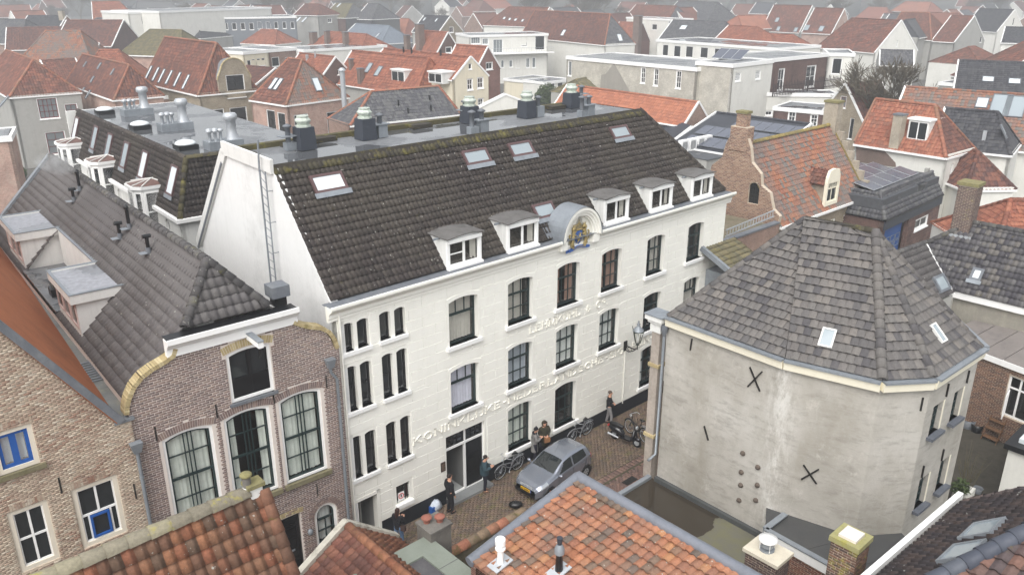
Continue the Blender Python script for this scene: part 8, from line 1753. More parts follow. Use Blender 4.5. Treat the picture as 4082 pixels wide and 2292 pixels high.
# ---------------------------------------------------------------- car
def car(loc, rz):
    T = thing('parked_car', 'small silver-grey five door hatchback parked in the narrow street', 'car', loc, rz=rz)
    NX, NTT = 121, 41; X_ = np.linspace(1.78, -1.78, NX)
    def f(tab): xs, ys = zip(*sorted(tab)); y = np.interp(X_, xs, ys); k = np.array([1, 2, 3, 2, 1.]); k /= k.sum(); yp = np.pad(y, 2, 'edge'); return np.convolve(yp, k, 'valid')
    zt = f([(1.78, .56), (1.72, .70), (1.55, .80), (1.2, .89), (.85, .97), (.72, 1.02), (.4, 1.22), (.1, 1.38), (-.2, 1.45), (-.6, 1.475), (-1.0, 1.46), (-1.35, 1.41), (-1.5, 1.32), (-1.62, 1.1), (-1.72, .92), (-1.78, .6)])
    zb = f([(1.78, .5), (1.7, .62), (1.4, .74), (.9, .86), (.5, .9), (-.5, .94), (-1.2, 1.0), (-1.6, .98), (-1.72, .86), (-1.78, .56)])
    hw = f([(1.78, .5), (1.72, .62), (1.55, .72), (1.2, .785), (.5, .8), (-.8, .8), (-1.3, .78), (-1.6, .72), (-1.72, .64), (-1.78, .55)])
    rw_ = f([(1.78, .42), (1.5, .56), (.9, .62), (.6, .6), (.1, .56), (-.6, .56), (-1.2, .54), (-1.5, .5), (-1.78, .45)])
    ct_ = np.array([0, .1, .3, .5, .58, .72, .78, .85, 1.])
    S = np.zeros((NX, NTT, 3))
    tt = np.linspace(0, 1, NTT)
    for i in range(NX):
        h, b, w_, r = zt[i], zb[i], hw[i], rw_[i]; b = min(b, h-.03)
        py = [w_*.9, w_*.97, w_*1.0, w_*.985, w_*.95, r+.05, r*.93, r*.75, 0]; pz = [.2, .28, .5, b, b+(h-b)*.12, h-(h-b)*.17, h-(h-b)*.07, h-.012, h]
        S[i, :, 0] = X_[i]; yy = np.interp(tt, ct_, py); zz_ = np.interp(tt, ct_, pz); k = np.array([1, 2, 1.])/4
        for arr in (yy, zz_):
            a_ = np.pad(arr, 1, 'edge'); arr[:] = np.convolve(a_, k, 'valid')
        yy[-1] = 0; S[i, :, 1] = yy; S[i, :, 2] = zz_
    def region(i, j):
        x = X_[i]; t = tt[j]
        if t > .755 and .13 < x < .76: return 'windscreen'
        if t > .77 and -1.6 < x < -1.42: return 'rear_window'
        if .555 < t < .715:
            if -.27 < x < .62-(t-.555)*3.0 and x > -.27: return 'front_window'
            if -1.22+(t-.555)*.6 < x < -.36: return 'rear_side_window'
        if .44 < t < .7 and 1.22 < x < 1.66 and t < .46+(1.72-x)*.9: return 'headlight'
        if .4 < t < .62 and x < -1.52: return 'tail_light'
        return 'body'
    parts = {}
    for s_ in (1, -1):
        for i in range(NX-1):
            for j in range(NTT-1):
                r = region(i, j); key = r if r in ('windscreen', 'rear_window', 'body') else (r, s_); parts.setdefault(key, []).append((s_, i, j))
    paintm = NT('car_paint'); paintm.b.inputs['Base Color'].default_value = (*L((144, 150, 162)), 1); paintm.b.inputs['Metallic'].default_value = .6; paintm.b.inputs['Roughness'].default_value = .25; paintm.b.inputs['Coat Weight'].default_value = .8
    nz = paintm.noise(30, 2, .5); paintm.l(paintm.mix(1., L((144, 150, 162)), paintm.ramp(nz, [(.3, .9), (.7, 1.06)]), 'MULTIPLY'), paintm.b.inputs['Base Color'])
    tint = glass('car_glass', (.02, .024, .026), 0, .03); lens = glass('lamp_lens', L((150, 156, 162)), 0, .12); redl = glass('red_lens', L((170, 20, 24)), 0, .15)
    MM = {'body': paintm.m, 'windscreen': tint, 'rear_window': tint, 'front_window': tint, 'rear_side_window': tint, 'headlight': lens, 'tail_light': redl}
    def cb(mb, name, m, par=T):
        o = bpy.data.objects.new(name, mb.data(name, m=m)); col.objects.link(o); o.parent = par; return o
    for key, fl in parts.items():
        nm = key if isinstance(key, str) else key[0]; idx = {}; V = []; Fc = []
        for s_, i, j in fl:
            q = []
            for di, dj in ((0, 0), (1, 0), (1, 1), (0, 1)):
                k = (s_ if j+dj < NTT-1 else 0, i+di, j+dj)
                if k not in idx: idx[k] = len(V); p = S[i+di, j+dj]; V.append((p[0], p[1]*s_, p[2]+(0.004 if nm not in ('body',) else 0)))
                q.append(idx[k])
            Fc.append(tuple(q if s_ > 0 else q[::-1]))
        mb = MB().mesh(V, Fc, True); cb(mb, nm, MM[nm])
    und = MB().cube(-1.7, 1.7, -.68, .68, .17, .3); cb(und, 'underbody', blackpaint)
    fr_b = MB(); fr_b.mesh([(1.79, y, z) for z in (.25, .4) for y in (-.45, .45)], [(0, 1, 3, 2)]); cb(fr_b, 'lower_grille', blackpaint)
    gr = MB()
    for z in (.6, .635, .67): gr.cube(1.745-(z-.6)*.3, 1.765-(z-.6)*.3, -.33, .33, z, z+.018)
    cb(gr, 'grille', galv)
    em = MB(); em.tube([(1.76, .07*math.cos(t), .64+.055*math.sin(t)) for t in np.linspace(0, 2*math.pi, 13)], .012, 5, False); cb(em, 'badge', galv)
    plm = plain('yellow_plate', L((224, 176, 40)), .03, 3, .4, 0); p_ = cb(MB().cube(1.785, 1.805, -.26, .26, .44, .55), 'number_plate', plm)
    tx = MB(); 
    for k, y in enumerate((-.2, -.13, -.03, .04, .11, .2)): tx.cube(1.806, 1.809, y-.02, y+.02, .46, .53)
    cb(tx, 'plate_marks', blackpaint, p_); cb(MB().cube(1.782, 1.8, .26, .3, .44, .55), 'plate_band', bluef, p_)
    for x in (1.14, -1.16):
        for s_ in (1, -1):
            w_ = MB(); pr = [(.18, -.08), (.27, -.085), (.285, -.06), (.285, .06), (.27, .085), (.18, .08)]
            n = 24; vs = [(x+r*math.cos(2*math.pi*k/n), s_*.72+yy, .285+r*math.sin(2*math.pi*k/n)) for r, yy in pr for k in range(n)]
            w_.mesh(vs, [(a*n+k, a*n+(k+1) % n, (a+1)*n+(k+1) % n, (a+1)*n+k) for a in range(5) for k in range(n)], True); wo_ = cb(w_, 'wheel', plain('tyre', L((30, 30, 32)), .1, 5, .85, 0))
            h_ = MB(); h_.tube([(x, s_*.74, .285), (x, s_*.795, .285)], [.19, .185], 20, True, False); ho = cb(h_, 'hubcap', galv, wo_)
            sp = MB()
            for k in range(7): t = 2*math.pi*k/7; sp.bar((x+.06*math.cos(t), s_*.8, .285+.06*math.sin(t)), (x+.16*math.cos(t), s_*.8, .285+.16*math.sin(t)), .025, .01, up=(0, 1, 0))
            cb(sp, 'hub_slots', blackpaint, wo_)
            ar = MB(); ar.tube([(x+.33*math.cos(t), s_*.775, .285+.33*math.sin(t)) for t in np.linspace(-.2, math.pi+.2, 15)], .035, 6); cb(ar, 'wheel_arch', blackpaint)
    for s_ in (1, -1):
        m_ = MB(); m_.ball((.62, s_*.9, .98), .07, .1, .065, 10, 6); m_.bar((.66, s_*.76, .93), (.63, s_*.86, .96), .04, .04); cb(m_, 'mirror', paintm.m)
        dl = MB(); dl.bar((-.31, s_*.806, .32), (-.31, s_*.795, .92), .008, .012); dl.bar((.6, s_*.8, .34), (.62, s_*.792, .86), .008, .012); dl.bar((-1.05, s_*.798, .6), (-1.2, s_*.785, .96), .008, .012); cb(dl, 'door_seam', blackpaint)
        hd = MB(); hd.bar((-.12, s_*.81, .82), (-.24, s_*.81, .83), .02, .03); hd.bar((-.92, s_*.808, .86), (-1.04, s_*.808, .87), .02, .03); cb(hd, 'door_handle', paintm.m)
        cb(MB().bar((1.2, s_*.79, .5), (1.17, s_*.795, .5), .05, .03), 'side_marker', plain('amber', L((200, 110, 30)), .05, 3, .4, 0))
    an = MB(); an.tube([(.0, .0, 1.42), (-.22, 0, 1.7)], .006, 4); cb(an, 'antenna', blackpaint)
    wi = MB(); wi.bar((.76, .3, 1.0), (.62, -.25, 1.12), .02, .015); wi.bar((.76, -.15, 1.0), (.64, -.55, 1.07), .02, .015); cb(wi, 'wiper', blackpaint)
    return T
ctr_ = M(8.72, -1.92, .014); fwd = -M.u*.995-M.w*.06; car(ctr_, math.atan2(fwd[1], fwd[0]))
# ---------------------------------------------------------------- two wheelers
def bicycle(label, p_front, p_rear, m, lean, bag=False):
    A, B_ = onz(p_front, .016), onz(p_rear, .016); d = A-B_; d[2] = 0; dd = d/np.linalg.norm(d); mid = (A+B_)/2
    T = thing('bicycle', label, 'bicycle', mid, rz=math.atan2(dd[1], dd[0])); T.rotation_euler.x = lean
    tyre = MATS['tyre']; R_ = .34
    def cb(mb, name, m, par=T):
        o = bpy.data.objects.new(name, mb.data(name, m=m)); col.objects.link(o); o.parent = par; return o
    for x in (.53, -.53):
        w_ = MB(); w_.tube([(x+R_*math.cos(t), 0, R_+R_*math.sin(t)) for t in np.linspace(0, 2*math.pi, 29)], .022, 6, False); wo_ = cb(w_, 'wheel', tyre)
        s = MB(); s.tube([(x+(R_-.03)*math.cos(t), 0, R_+(R_-.03)*math.sin(t)) for t in np.linspace(0, 2*math.pi, 29)], .012, 5, False)
        for k in range(14): t = 2*math.pi*k/14; s.tube([(x, .02*(-1)**k, R_), (x+(R_-.03)*math.cos(t), 0, R_+(R_-.03)*math.sin(t))], .003, 3)
        s.tube([(x, -.05, R_), (x, .05, R_)], .025, 6); cb(s, 'rim', galv, wo_)
        fd = MB(); fd.tube([(x+(R_+.04)*math.cos(t), 0, R_+(R_+.04)*math.sin(t)) for t in np.linspace(.4 if x > 0 else .1, 2.6 if x > 0 else 3.0, 12)], .02, 5); cb(fd, 'mudguard', m)
    fr = MB(); bb = (-.08, 0, .3); st = (-.22, 0, .82); ht = (.38, 0, .88); hb_ = (.42, 0, .62)
    for a, b, r in ((bb, st, .02), (bb, hb_, .022), ((-.14, 0, .55), (.41, 0, .7), .02), (ht, hb_, .022), ((-.53, .05, R_), bb, .013), ((-.53, -.05, R_), bb, .013), ((-.53, .05, R_), st, .012), ((-.53, -.05, R_), st, .012), (hb_, (.53, .05, R_), .016), (hb_, (.53, -.05, R_), .016), (st, (-.24, 0, .95), .014), (ht, (.36, 0, 1.05), .014)): fr.tube([a, b], r, 6)
    cb(fr, 'frame', m)
    h = MB(); h.tube([(.2, .28, 1.04), (.34, .24, 1.08), (.38, .1, 1.08), (.38, -.1, 1.08), (.34, -.24, 1.08), (.2, -.28, 1.04)], .013, 6); cb(h, 'handlebar', galv)
    sd = MB(); sd.mesh([(-.36, .1, .97), (-.36, -.1, .97), (-.1, -.03, .98), (-.1, .03, .98), (-.36, .09, 1.02), (-.36, -.09, 1.02), (-.1, -.02, 1.01), (-.1, .02, 1.01)], [(0, 1, 2, 3), (4, 7, 6, 5), (0, 4, 5, 1), (1, 5, 6, 2), (2, 6, 7, 3), (3, 7, 4, 0)], True); cb(sd, 'saddle', blackpaint)
    rk = MB()
    for y in (-.07, 0, .07): rk.bar((-.3, y, .76), (-.78, y, .76), .012, .012)
    for s in (-.07, .07): rk.bar((-.55, s, R_), (-.6, s, .76), .012, .012)
    cb(rk, 'luggage_rack', galv); cr = MB(); cr.tube([bb, (.06, .07, .2)], .01, 5); cr.tube([bb, (-.22, -.07, .4)], .01, 5); cr.bar((.02, .05, .2), (.1, .12, .2), .05, .02); cr.bar((-.18, -.05, .4), (-.26, -.12, .4), .05, .02); cb(cr, 'crank', galv)
    l_ = MB(); l_.ball((.47, 0, .92), .04, .04, .05, 8, 5); cb(l_, 'lamp', galv)
    return T
silver = plain('silver_frame', L((150, 152, 156)), .05, 4, .35, 0, .5); bikeblk = plain('black_frame', L((34, 34, 36)), .1, 4, .4, 0)
bicycle('silver bicycle leaning on the white facade between the doorway and the couple', (1991, 1909), (2064, 1869), silver, -.10)
bicycle('grey bicycle leaning on the black plinth right of the couple', (2272, 1766), (2344, 1728), silver, -.12)
bicycle('black bicycle standing beside the scooter', (2506, 1722), (2568, 1762), bikeblk, .05)
def scooter():
    A, B_ = onz((2539, 1782), .016), onz((2446, 1746), .016); d = (A-B_); d[2] = 0; dd = d/np.linalg.norm(d); T = thing('motor_scooter', 'black motor scooter parked across the street with small round headlight', 'scooter', (A+B_)/2, rz=math.atan2(dd[1], dd[0]))
    def cb(mb, name, m, par=T):
        o = bpy.data.objects.new(name, mb.data(name, m=m)); col.objects.link(o); o.parent = par; return o
    gl = plain('gloss_black', L((26, 26, 30)), .1, 3, .2, 0, bump=0, spec=.6)
    for x in (.62, -.6):
        w_ = MB(); w_.tube([(x+.17*math.cos(t), 0, .22+.17*math.sin(t)) for t in np.linspace(0, 2*math.pi, 21)], .055, 8, False); wo_ = cb(w_, 'wheel', MATS['tyre']); w_ = MB(); w_.tube([(x, -.05, .22), (x, .05, .22)], .12, 14, True, False); cb(w_, 'rim', galv, wo_)
    b = MB(); b.tube([(-.85, 0, .62), (-.6, 0, .55), (-.3, 0, .5), (-.12, 0, .35)], [.1, .2, .19, .12], 12); cb(b, 'rear_body', gl)
    b = MB(); b.cube(-.2, .35, -.16, .16, .24, .31); cb(b, 'footboard', gl)
    b = MB(); b.mesh([(.35, y, .27) for y in (-.17, .17)]+[(.48, y, .85) for y in (-.2, .2)]+[(.43, y, .27) for y in (-.1, .1)]+[(.56, y, .85) for y in (-.1, .1)], [(0, 1, 3, 2), (4, 6, 7, 5), (2, 3, 7, 6), (0, 2, 6, 4), (1, 5, 7, 3)], True); cb(b, 'leg_shield', gl)
    b = MB(); b.tube([(.62, 0, .4), (.5, 0, .95)], .035, 8); b.ball((.64, 0, .4), .17, .09, .1, 10, 6); cb(b, 'front_mudguard', gl)
    b = MB(); b.tube([(.36, .33, 1.02), (.5, .15, 1.0), (.52, -.15, 1.0), (.36, -.33, 1.02)], .018, 6); cb(b, 'handlebar', blackpaint); b = MB(); b.ball((.57, 0, .98), .06, .1, .09, 10, 6); cb(b, 'headlight', galv)
    b = MB(); b.tube([(-.82, 0, .76), (-.5, 0, .77), (-.15, 0, .74)], [.1, .13, .09], 10); cb(b, 'seat', blackpaint)
    b = MB(); b.tube([(-.3, -.14, .22), (-.85, -.17, .3)], [.04, .06], 8); cb(b, 'exhaust', galv); b = MB(); b.ball((-.93, 0, .62), .04, .1, .06, 8, 5); cb(b, 'tail_light', plain('scooter_red', L((170, 30, 30)), .05, 3, .3, 0))
    for s in (-1, 1): m_ = MB(); m_.tube([(.42, s*.26, 1.03), (.4, s*.32, 1.2)], .008, 5); m_.ball((.4, s*.33, 1.23), .02, .06, .05, 8, 5); cb(m_, 'mirror', blackpaint)
scooter()
# ---------------------------------------------------------------- people
skin = plain('skin', L((198, 152, 128)), .08, 6, .6, 0, bump=.03); skin.name = 'skin'
def skinmesh(name, verts, edges, radii, m, parent, root=0, sub=2):
    me = bpy.data.meshes.new(name); me.from_pydata([tuple(float(x) for x in v) for v in verts], edges, []); me.materials.append(m)
    o = bpy.data.objects.new(name, me); col.objects.link(o); o.parent = parent; sk = o.modifiers.new('skin', 'SKIN'); sk.use_smooth_shade = True
    L_ = me.skin_vertices[0].data
    for i, r in enumerate(radii): L_[i].radius = (r, r) if not isinstance(r, tuple) else r; L_[i].use_root = (i == root)
    s = o.modifiers.new('sub', 'SUBSURF'); s.levels = sub; s.render_levels = sub; return o
def person(label, loc, face, H, jacket, trousers, hairc, arms='phone', coat=0., long_hair=False, hood=None, shoes=None, head_down=.0, legsp=.09, stride=.0, bag=None, hat=None, scarf=None, thick=1.):
    k = H/1.76; T = thing('person', label, 'person', loc, rz=face-math.pi/2)       # faces +y locally
    V = lambda x, y, z: np.array([x, y, z])*k
    if arms == 'phone': el = {s: V(s*.25, .03, 1.16) for s in (1, -1)}; wr = {s: V(s*.1, .26, 1.2) for s in (1, -1)}; hn = {s: V(s*.05, .33, 1.23) for s in (1, -1)}
    elif arms == 'belly': el = {s: V(s*.27, -.03, 1.17) for s in (1, -1)}; wr = {s: V(s*.12, .17, 1.08) for s in (1, -1)}; hn = {s: V(s*.06, .22, 1.07) for s in (1, -1)}
    else: el = {s: V(s*.25, -.03, 1.17) for s in (1, -1)}; wr = {s: V(s*.25, .05, .93) for s in (1, -1)}; hn = {s: V(s*.245, .08, .86) for s in (1, -1)}
    hd = V(0, .03+head_down, 1.63-head_down*.3)
    feet = {1: V(legsp, stride, .08), -1: V(-legsp, -stride, .08)}; knee = {s: (V(s*.095, .02, .9)+feet[s])/2+V(0, .03, .04) for s in (1, -1)}
    pel, ch, nk = V(0, 0, .95), V(0, -.01, 1.33), V(0, 0, 1.47)
    vs = [pel, V(0, 0, 1.15), ch, nk, hd-V(0, 0, .04), hd+V(0, .01, .06)]; rs = [.12, .11, .13, .055, .075, .082]; es = [(0, 1), (1, 2), (2, 3), (3, 4), (4, 5)]
    for s in (1, -1):
        b = len(vs); vs += [V(s*.18, 0, 1.41), el[s], wr[s], hn[s]]; rs += [.06, .045, .032, .038]; es += [(2, b), (b, b+1), (b+1, b+2), (b+2, b+3)]
        dv = hn[s]-wr[s]; dv = dv/np.linalg.norm(dv); sd = np.cross(dv, (0, 0, 1)); sd = sd/(np.linalg.norm(sd) or 1)
        for f_, (off, ln) in enumerate(((-.03, .07), (-.01, .085), (.012, .08), (.032, .062))):
            c = len(vs); base = hn[s]+sd*off*k+dv*.02*k; vs += [base+dv*ln*.5*k, base+dv*ln*k*.8-np.array([0, 0, .03])*k]; rs += [.011, .009]; es += [(b+3, c), (c, c+1)]
        c = len(vs); vs += [wr[s]+dv*.04*k+sd*-.045*k*s, wr[s]+dv*.08*k-sd*.055*k*s]; rs += [.013, .01]; es += [(b+2, c), (c, c+1)]
        b = len(vs); vs += [V(s*.095, 0, .9), knee[s], feet[s], feet[s]+V(0, .14, -.04)]; rs += [.095, .06, .042, .04]; es += [(0, b), (b, b+1), (b+1, b+2), (b+2, b+3)]
    skinmesh('body', vs, es, [r*k for r in rs], skin, T)
    # face
    fc = MB()
    mb = MB(); mb.ball(hd+V(0, .1, .02), .014*k, .022*k, .03*k, 6, 5); o = bpy.data.objects.new('nose', mb.data('nose', m=skin)); col.objects.link(o); o.parent = T
    for s in (1, -1):
        mb = MB(); mb.ball(hd+V(s*.034, .085, .045), .012*k, .008*k, .008*k, 6, 5); o = bpy.data.objects.new('eye', mb.data('eye', m=blackpaint)); col.objects.link(o); o.parent = T
        mb = MB(); mb.ball(hd+V(s*.085, .01, .02), .014*k, .024*k, .034*k, 6, 5); o = bpy.data.objects.new('ear', mb.data('ear', m=skin)); col.objects.link(o); o.parent = T
    mb = MB(); mb.ball(hd+V(0, .088, -.035), .026*k, .01*k, .008*k, 6, 5); o = bpy.data.objects.new('mouth', mb.data('mouth', m=plain('lips', L((160, 96, 88)), .05, 4, .6, 0))); col.objects.link(o); o.parent = T
    hz = plain('hair_%d_%d_%d' % hairc, L(hairc), .2, 20, .6, 0)
    def hb(mb, nm, m): o = bpy.data.objects.new(nm, mb.data(nm, m=m)); col.objects.link(o); o.parent = T; return o
    mb = MB(); mb.ball(hd+V(0, -.034, .062), .09*k, .098*k, .084*k, 12, 8)
    if long_hair: mb.tube([hd+V(0, -.05, .03), hd+V(0, -.09, -.1), hd+V(0, -.1, -.26)], [.085*k, .09*k, .04*k], 10)
    hb(mb, 'hair', hz)
    if hat: mb = MB(); mb.ball(hd+V(0, -.01, .085), .1*k, .11*k, .09*k, 12, 8); mb.ball(hd+V(0, -.01, .19), .035*k, .035*k, .035*k, 8, 6); hb(mb, 'hat', hat)
    if hood: mb = MB(); mb.tube([hd+V(.0, -.02, .14), hd+V(.1, .0, .06), hd+V(.1, .0, -.06), hd+V(0, .03, -.14), hd+V(-.1, 0, -.06), hd+V(-.1, 0, .06), hd+V(.0, -.02, .14)], .035*k, 8, False); mb.ball(hd+V(0, -.06, .0), .12*k, .09*k, .14*k, 12, 8); hb(mb, 'hood', hood)
    if scarf: mb = MB(); mb.tube([nk+V(.09*math.cos(t), .07*math.sin(t), .03) for t in np.linspace(0, 2*math.pi, 13)], .05*k, 8, False); hb(mb, 'scarf', scarf)
    # jacket
    t_ = thick; vs = [V(0, 0, .80), V(0, 0, 1.12), ch, V(0, 0, 1.46)]; rs = [.165*t_, .155*t_, .17*t_, .085]; es = [(0, 1), (1, 2), (2, 3)]
    for s in (1, -1):
        b = len(vs); vs += [V(s*.19, 0, 1.40), el[s], wr[s]+(hn[s]-wr[s])*.4]; rs += [.088*t_, .07*t_, .055*t_]; es += [(2, b), (b, b+1), (b+1, b+2)]
    if coat: vs += [V(0, 0, .80-coat*.5), V(0, .0, .80-coat)]; rs += [.17*t_, .185*t_]; n = len(vs); es += [(0, n-2), (n-2, n-1)]
    skinmesh('jacket', vs, es, [r*k for r in rs], jacket, T, 1)
    vs = [V(0, 0, 1.06), V(0, 0, .95)]; rs = [.13, .14]; es = [(0, 1)]
    for s in (1, -1):
        b = len(vs); vs += [V(s*.1, 0, .86), knee[s], feet[s]+V(0, 0, .0)]; rs += [.105, .078, .062]; es += [(1, b), (b, b+1), (b+1, b+2)]
    skinmesh('trousers', vs, es, [r*k for r in rs], trousers, T)
    for s in (1, -1): mb = MB(); mb.tube([feet[s]+V(0, -.05, -.035), feet[s]+V(0, .05, -.03), feet[s]+V(0, .17, -.045)], [.05*k, .052*k, .036*k], 8); hb(mb, 'shoe', shoes or blackpaint)
    if bag: mb = MB(); c = V(*bag[:3]); mb.cube(c[0]-.14, c[0]+.14, c[1]-.05, c[1]+.05, c[2]-.11, c[2]+.11); o = hb(mb, 'handbag', bag[3]); mb = MB(); mb.tube([c+V(-.12, 0, .1), V(-.02, .12, 1.35), V(.12, 0, 1.46), V(.02, -.16, 1.3), c+V(.12, 0, .1)], .012, 5); hb(mb, 'strap', blackpaint)
    elif arms == 'phone': mb = MB(); c = V(0, .4, 1.25); mb.cube(c[0]-.035, c[0]+.035, c[1]-.006, c[1]+.006, c[2]-.07, c[2]+.07); hb(mb, 'phone', blackpaint)
    return T
def fc(v): return math.atan2(v[1], v[0])
cblk, cteal, cgrey_, cgreen_, cjean, cgp = cloth('black_cloth', (30, 30, 34)), cloth('teal_jacket', (52, 72, 80)), cloth('grey_wool', (128, 126, 124)), cloth('olive_parka', (62, 60, 48)), cloth('blue_jeans', (92, 116, 146)), cloth('grey_trousers', (130, 128, 128))
cnavy = cloth('dark_trousers', (36, 36, 46)); ctan = cloth('tan_leather', (150, 108, 74)); brownshoe = cloth('brown_shoe', (120, 92, 74))
z0 = .014
def at(p): q = onz(p, z0); return q
u3, w3 = M.u, M.w
person('man in black jacket and trousers standing alone before the entrance', at((1795, 2042)), fc(u3*.9-w3*.1), 1.80, cblk, cblk, (36, 28, 24), 'stand', stride=.03)
person('person in teal padded jacket looking at a phone by the black door', at((1932, 1958)), fc(u3*.6-w3*.5), 1.76, cteal, cnavy, (40, 32, 28), 'phone', head_down=.05, shoes=brownshoe, thick=1.3)
person('woman in long grey coat and dark hat with black handbag', at((2130, 1836)), fc(u3*.75-w3*.4), 1.68, cgrey_, cnavy, (40, 30, 26), 'phone', coat=.35, hat=cblk, scarf=cblk, head_down=.05, bag=(.16, .2, .95, cblk), thick=1.08)
person('woman in olive hooded parka holding a tan bag', at((2168, 1812)), fc(-w3*.9-u3*.3), 1.74, cgreen_, cblk, (50, 36, 28), 'belly', coat=.3, hood=cgreen_, bag=(-.02, .26, .92, ctan), thick=1.15)
hm = person('man in black printed hoodie and grey trousers leaning on the wall', at((2426, 1690)), fc(u3*.7-w3*.75), 1.80, cblk, cgp, (84, 70, 62), 'belly', stride=.12, legsp=.12)
mb = MB()
for i in range(4): mb.cube(-.1+i*.055, -.065+i*.055, .168, .176, 1.3, 1.37)
o = bpy.data.objects.new('chest_print', mb.data('chest_print', m=paint)); col.objects.link(o); o.parent = hm
person('long haired woman in black jacket and jeans with brown shoulder bag', at((1592, 2176)), fc(-u3*.1+w3*.3+u3*.9), 1.70, cblk, cjean, (58, 38, 32), 'phone', long_hair=True, bag=(.2, -.02, .95, cloth('brown_leather', (70, 54, 50))), stride=.1)
bagp = at(c13(1715, 830)); rb = thing('rubbish_bag', 'white and blue crumpled rubbish bag at the foot of the white facade', 'bag', bagp); mb = MB(); mb.ball((0, 0, 0), 1, 1, 1, 10, 7); mb.v = [tuple(bagp+np.array([x*.28*(1+random.uniform(-.3, .3)), y*.28*(1+random.uniform(-.3, .3)), max(0, .2+z*.22*(1+random.uniform(-.4, .4)))])) for x, y, z in mb.v]; mb.build('sack', plain('plastic_bag', L((196, 204, 214)), .15, 6, .35, 0), rb); MB().box(Fr(bagp, u=M.u), -.32, .0, -.2, .2, 0, .28).build('crate', bluef, rb)
bp = at(c23(130, 815)); bb_ = thing('black_bag', 'small black bag lying on the paving behind the coping wall', 'bag', bp); mb = MB(); mb.ball(bp+Z*.14, .3, .2, .14, 12, 7); mb.build('bag', blackpaint, bb_); mb = MB(); mb.tube([bp+np.array([-.1, 0, .24]), bp+np.array([0, 0, .36]), bp+np.array([.1, 0, .24])], .015, 5); mb.build('handle', blackpaint, bb_)
# ================================================================ trees
bark = plain('bark', L((96, 88, 74)), .25, 3, .9, 0); barkf = plain('far_bark', L((92, 88, 80)), .2, 1, .9, 0)
def bare_tree(name, h, depth, seed, r0=.22, spread=.55, nsplit=3):
    rd = random.Random(seed); mt, mcrown = MB(), MB()
    def grow(p, d, ln, r, lv):
        q = p+d*ln+np.array([rd.gauss(0, .05), rd.gauss(0, .05), 0])*ln; (mt if lv < 2 else mcrown).tube([p, (p+q)/2+np.array([rd.gauss(0, .04)*ln, rd.gauss(0, .04)*ln, 0]), q], [r, r*.85, r*.68], 5 if lv < 2 else 3, False)
        if lv >= depth: return
        for k in range(nsplit+(1 if lv > 1 else 0)):
            nd = d+np.array([rd.gauss(0, spread), rd.gauss(0, spread), rd.uniform(-.15, .4)]); nd /= np.linalg.norm(nd); st = p+(q-p)*rd.uniform(.5, 1.) if k else q; grow(st, nd, ln*rd.uniform(.6, .85), max(.022, r*.62), lv+1)
    grow(np.zeros(3), np.array([0, 0, 1.]), h*.28, r0, 0); return mt.data('trunk', m=bark), mcrown.data('crown', m=bark)
def plant_tree(label, loc, meshes, s=1., group=None, rz=0., cat='tree'):
    T = thing('bare_tree', label, cat, loc, group, rz); T.scale = (s, s, s)
    for nm, me in zip(('trunk', 'crown'), meshes): o = bpy.data.objects.new(nm, me); col.objects.link(o); o.parent = T
    return T
tA = bare_tree('t', 9.5, 6, 3, .2, .5); tB = bare_tree('t', 9, 5, 8, .2, .5); tC = bare_tree('t', 12, 6, 21, .25, .42)
Q = C0+ray(c30(1395, 905))*88; plant_tree('large bare tree in the gardens right of the brown terrace block', (Q[0], Q[1], 0), tA, 1.5)
Q = C0+ray(c30(1130, 760))*93; plant_tree('smaller bare tree left of the large one, before the pale house', (Q[0], Q[1], 0), tB, 1.3, rz=1.2)
Q = C0+ray(c30(1750, 760))*92; plant_tree('twiggy bare tree in front of the dark tiled row', (Q[0], Q[1], 0), tB, 1.25, rz=2.8)
labs = 'bare winter tree in the misty tree line along the horizon'
for i in range(120):
    y = random.uniform(330, 640); x = random.uniform(-.72, .72)*y
    plant_tree(labs, (x, y, 0), random.choice((tB, tC, tC)), random.uniform(1.3, 2.1), 'misty trees along the horizon', random.uniform(0, 6))
n = 60; hv = []; 
wood_ = MB()
for i in range(n):
    for k in range(3):
        x = -520+1040*i/n+random.uniform(-8, 8); y = 560+k*45+random.uniform(-15, 15); wood_.ball((x, y, 5), random.uniform(12, 18), random.uniform(10, 14), random.uniform(9, 14), 9, 6)
wood_.build('far_woodland', plain('far_wood', L((88, 86, 80)), .3, .12, 1, 0, bump=.6), kind='stuff', label='misty woodland closing the view at the horizon', cat='woodland')
cr_ = thing('ivy_bush', 'green ivy bush beside the low white annex', 'bush', onz(c20(430, 930), 1)*(1, 1, 0)); q = onz(c20(430, 880), 3.0); leafcloud((q[0], q[1], 2.4), (2.2, 1.6, 2.4), 2600, leafm, 'leaves', cr_, .16); canes((q[0], q[1], 0), 8, 3, .5, cr_, bark, .05)
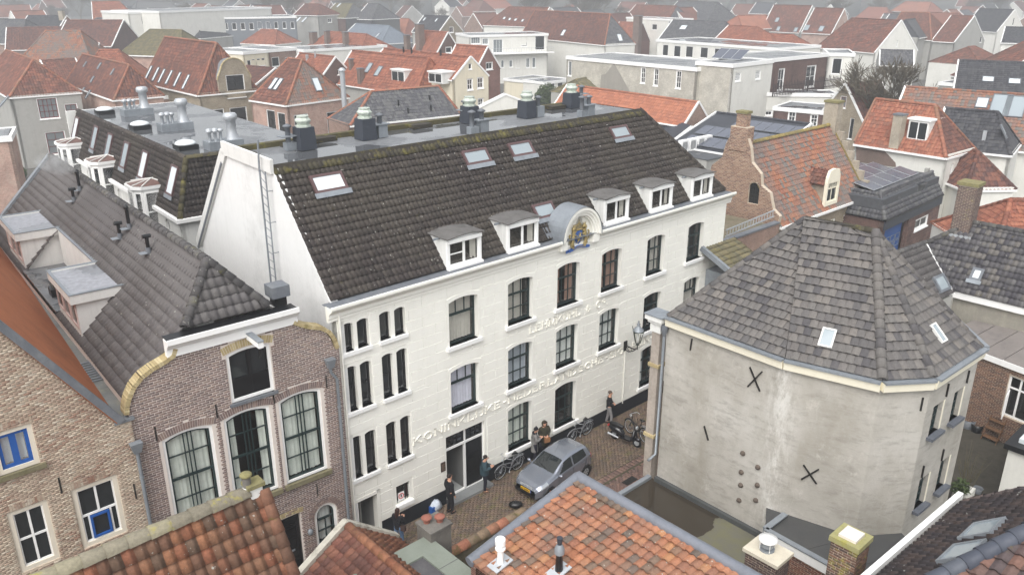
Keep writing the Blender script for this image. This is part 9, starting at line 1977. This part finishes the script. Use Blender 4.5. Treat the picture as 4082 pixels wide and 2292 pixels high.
cr_ = thing('garden_shrub', 'round green shrub in the garden at the far left', 'bush', onz(c01(150, 300), 1)*(1, 1, 0)); q = onz(c01(150, 290), 1.0); leafcloud((q[0], q[1], .8), (1.0, 1.0, .8), 1200, leafm, 'leaves', cr_, .1); canes((q[0], q[1], 0), 8, .8, .3, cr_, bark, .03)
# smoke from the flue
sm = NT('smoke'); sm.t.nodes.remove(sm.b); pv_ = sm.n('VolumePrincipled'); pv_.inputs['Color'].default_value = (.95, .95, .95, 1)
tc = sm.n('TexCoord'); gr = sm.n('TexGradient', gradient_type='SPHERICAL'); mp = sm.n('Mapping'); mp.inputs['Location'].default_value = (-1, -1, -1); mp.inputs['Scale'].default_value = (2, 2, 2); sm.l(tc.outputs['Generated'], mp.inputs[0]); sm.l(mp.outputs[0], gr.inputs[0])
nz = sm.noise(2.2, 4, .6); sm.l(sm.math('MULTIPLY', sm.math('MULTIPLY', gr.outputs['Fac'], sm.ramp(nz, [(.4, 0.), (.62, 1.)])), 4.5), pv_.inputs['Density']); sm.l(pv_.outputs[0], sm.out.inputs['Volume'])
sp = smk[0]; mb = MB(); dv = np.array([-.93, .1, .3]); dv = dv/np.linalg.norm(dv); mb.ball((0, 0, 0), 1, 1, 1, 16, 10)
sd = np.cross(dv, Z); sd /= np.linalg.norm(sd); upv = np.cross(sd, dv); cs_ = sp+dv*.95+Z*.12
mb.v = [tuple(cs_+dv*x*1.15-sd*y*.5+upv*z*.45) for x, y, z in mb.v]; mb.build('smoke', sm.m, kind='stuff', label='white wisp of smoke drifting from the roof flue', cat='smoke')
# ================================================================ ground and haze
struct(MB().poly([(-900, -60, -.02), (900, -60, -.02), (900, 1500, -.02), (-900, 1500, -.02)]), 'ground', plain('ground_cover', L((92, 90, 86)), .2, .4, .9, 0))
hz = NT('haze'); hz.t.nodes.remove(hz.b); hv = hz.n('VolumePrincipled'); hv.inputs['Color'].default_value = (.9, .93, .96, 1); hv.inputs['Density'].default_value = .0015; hv.inputs['Anisotropy'].default_value = .2; hz.l(hv.outputs[0], hz.out.inputs['Volume'])
MB().cube(-1000, 1000, -80, 1550, -1.2, 45).build('haze', hz.m, kind='stuff')
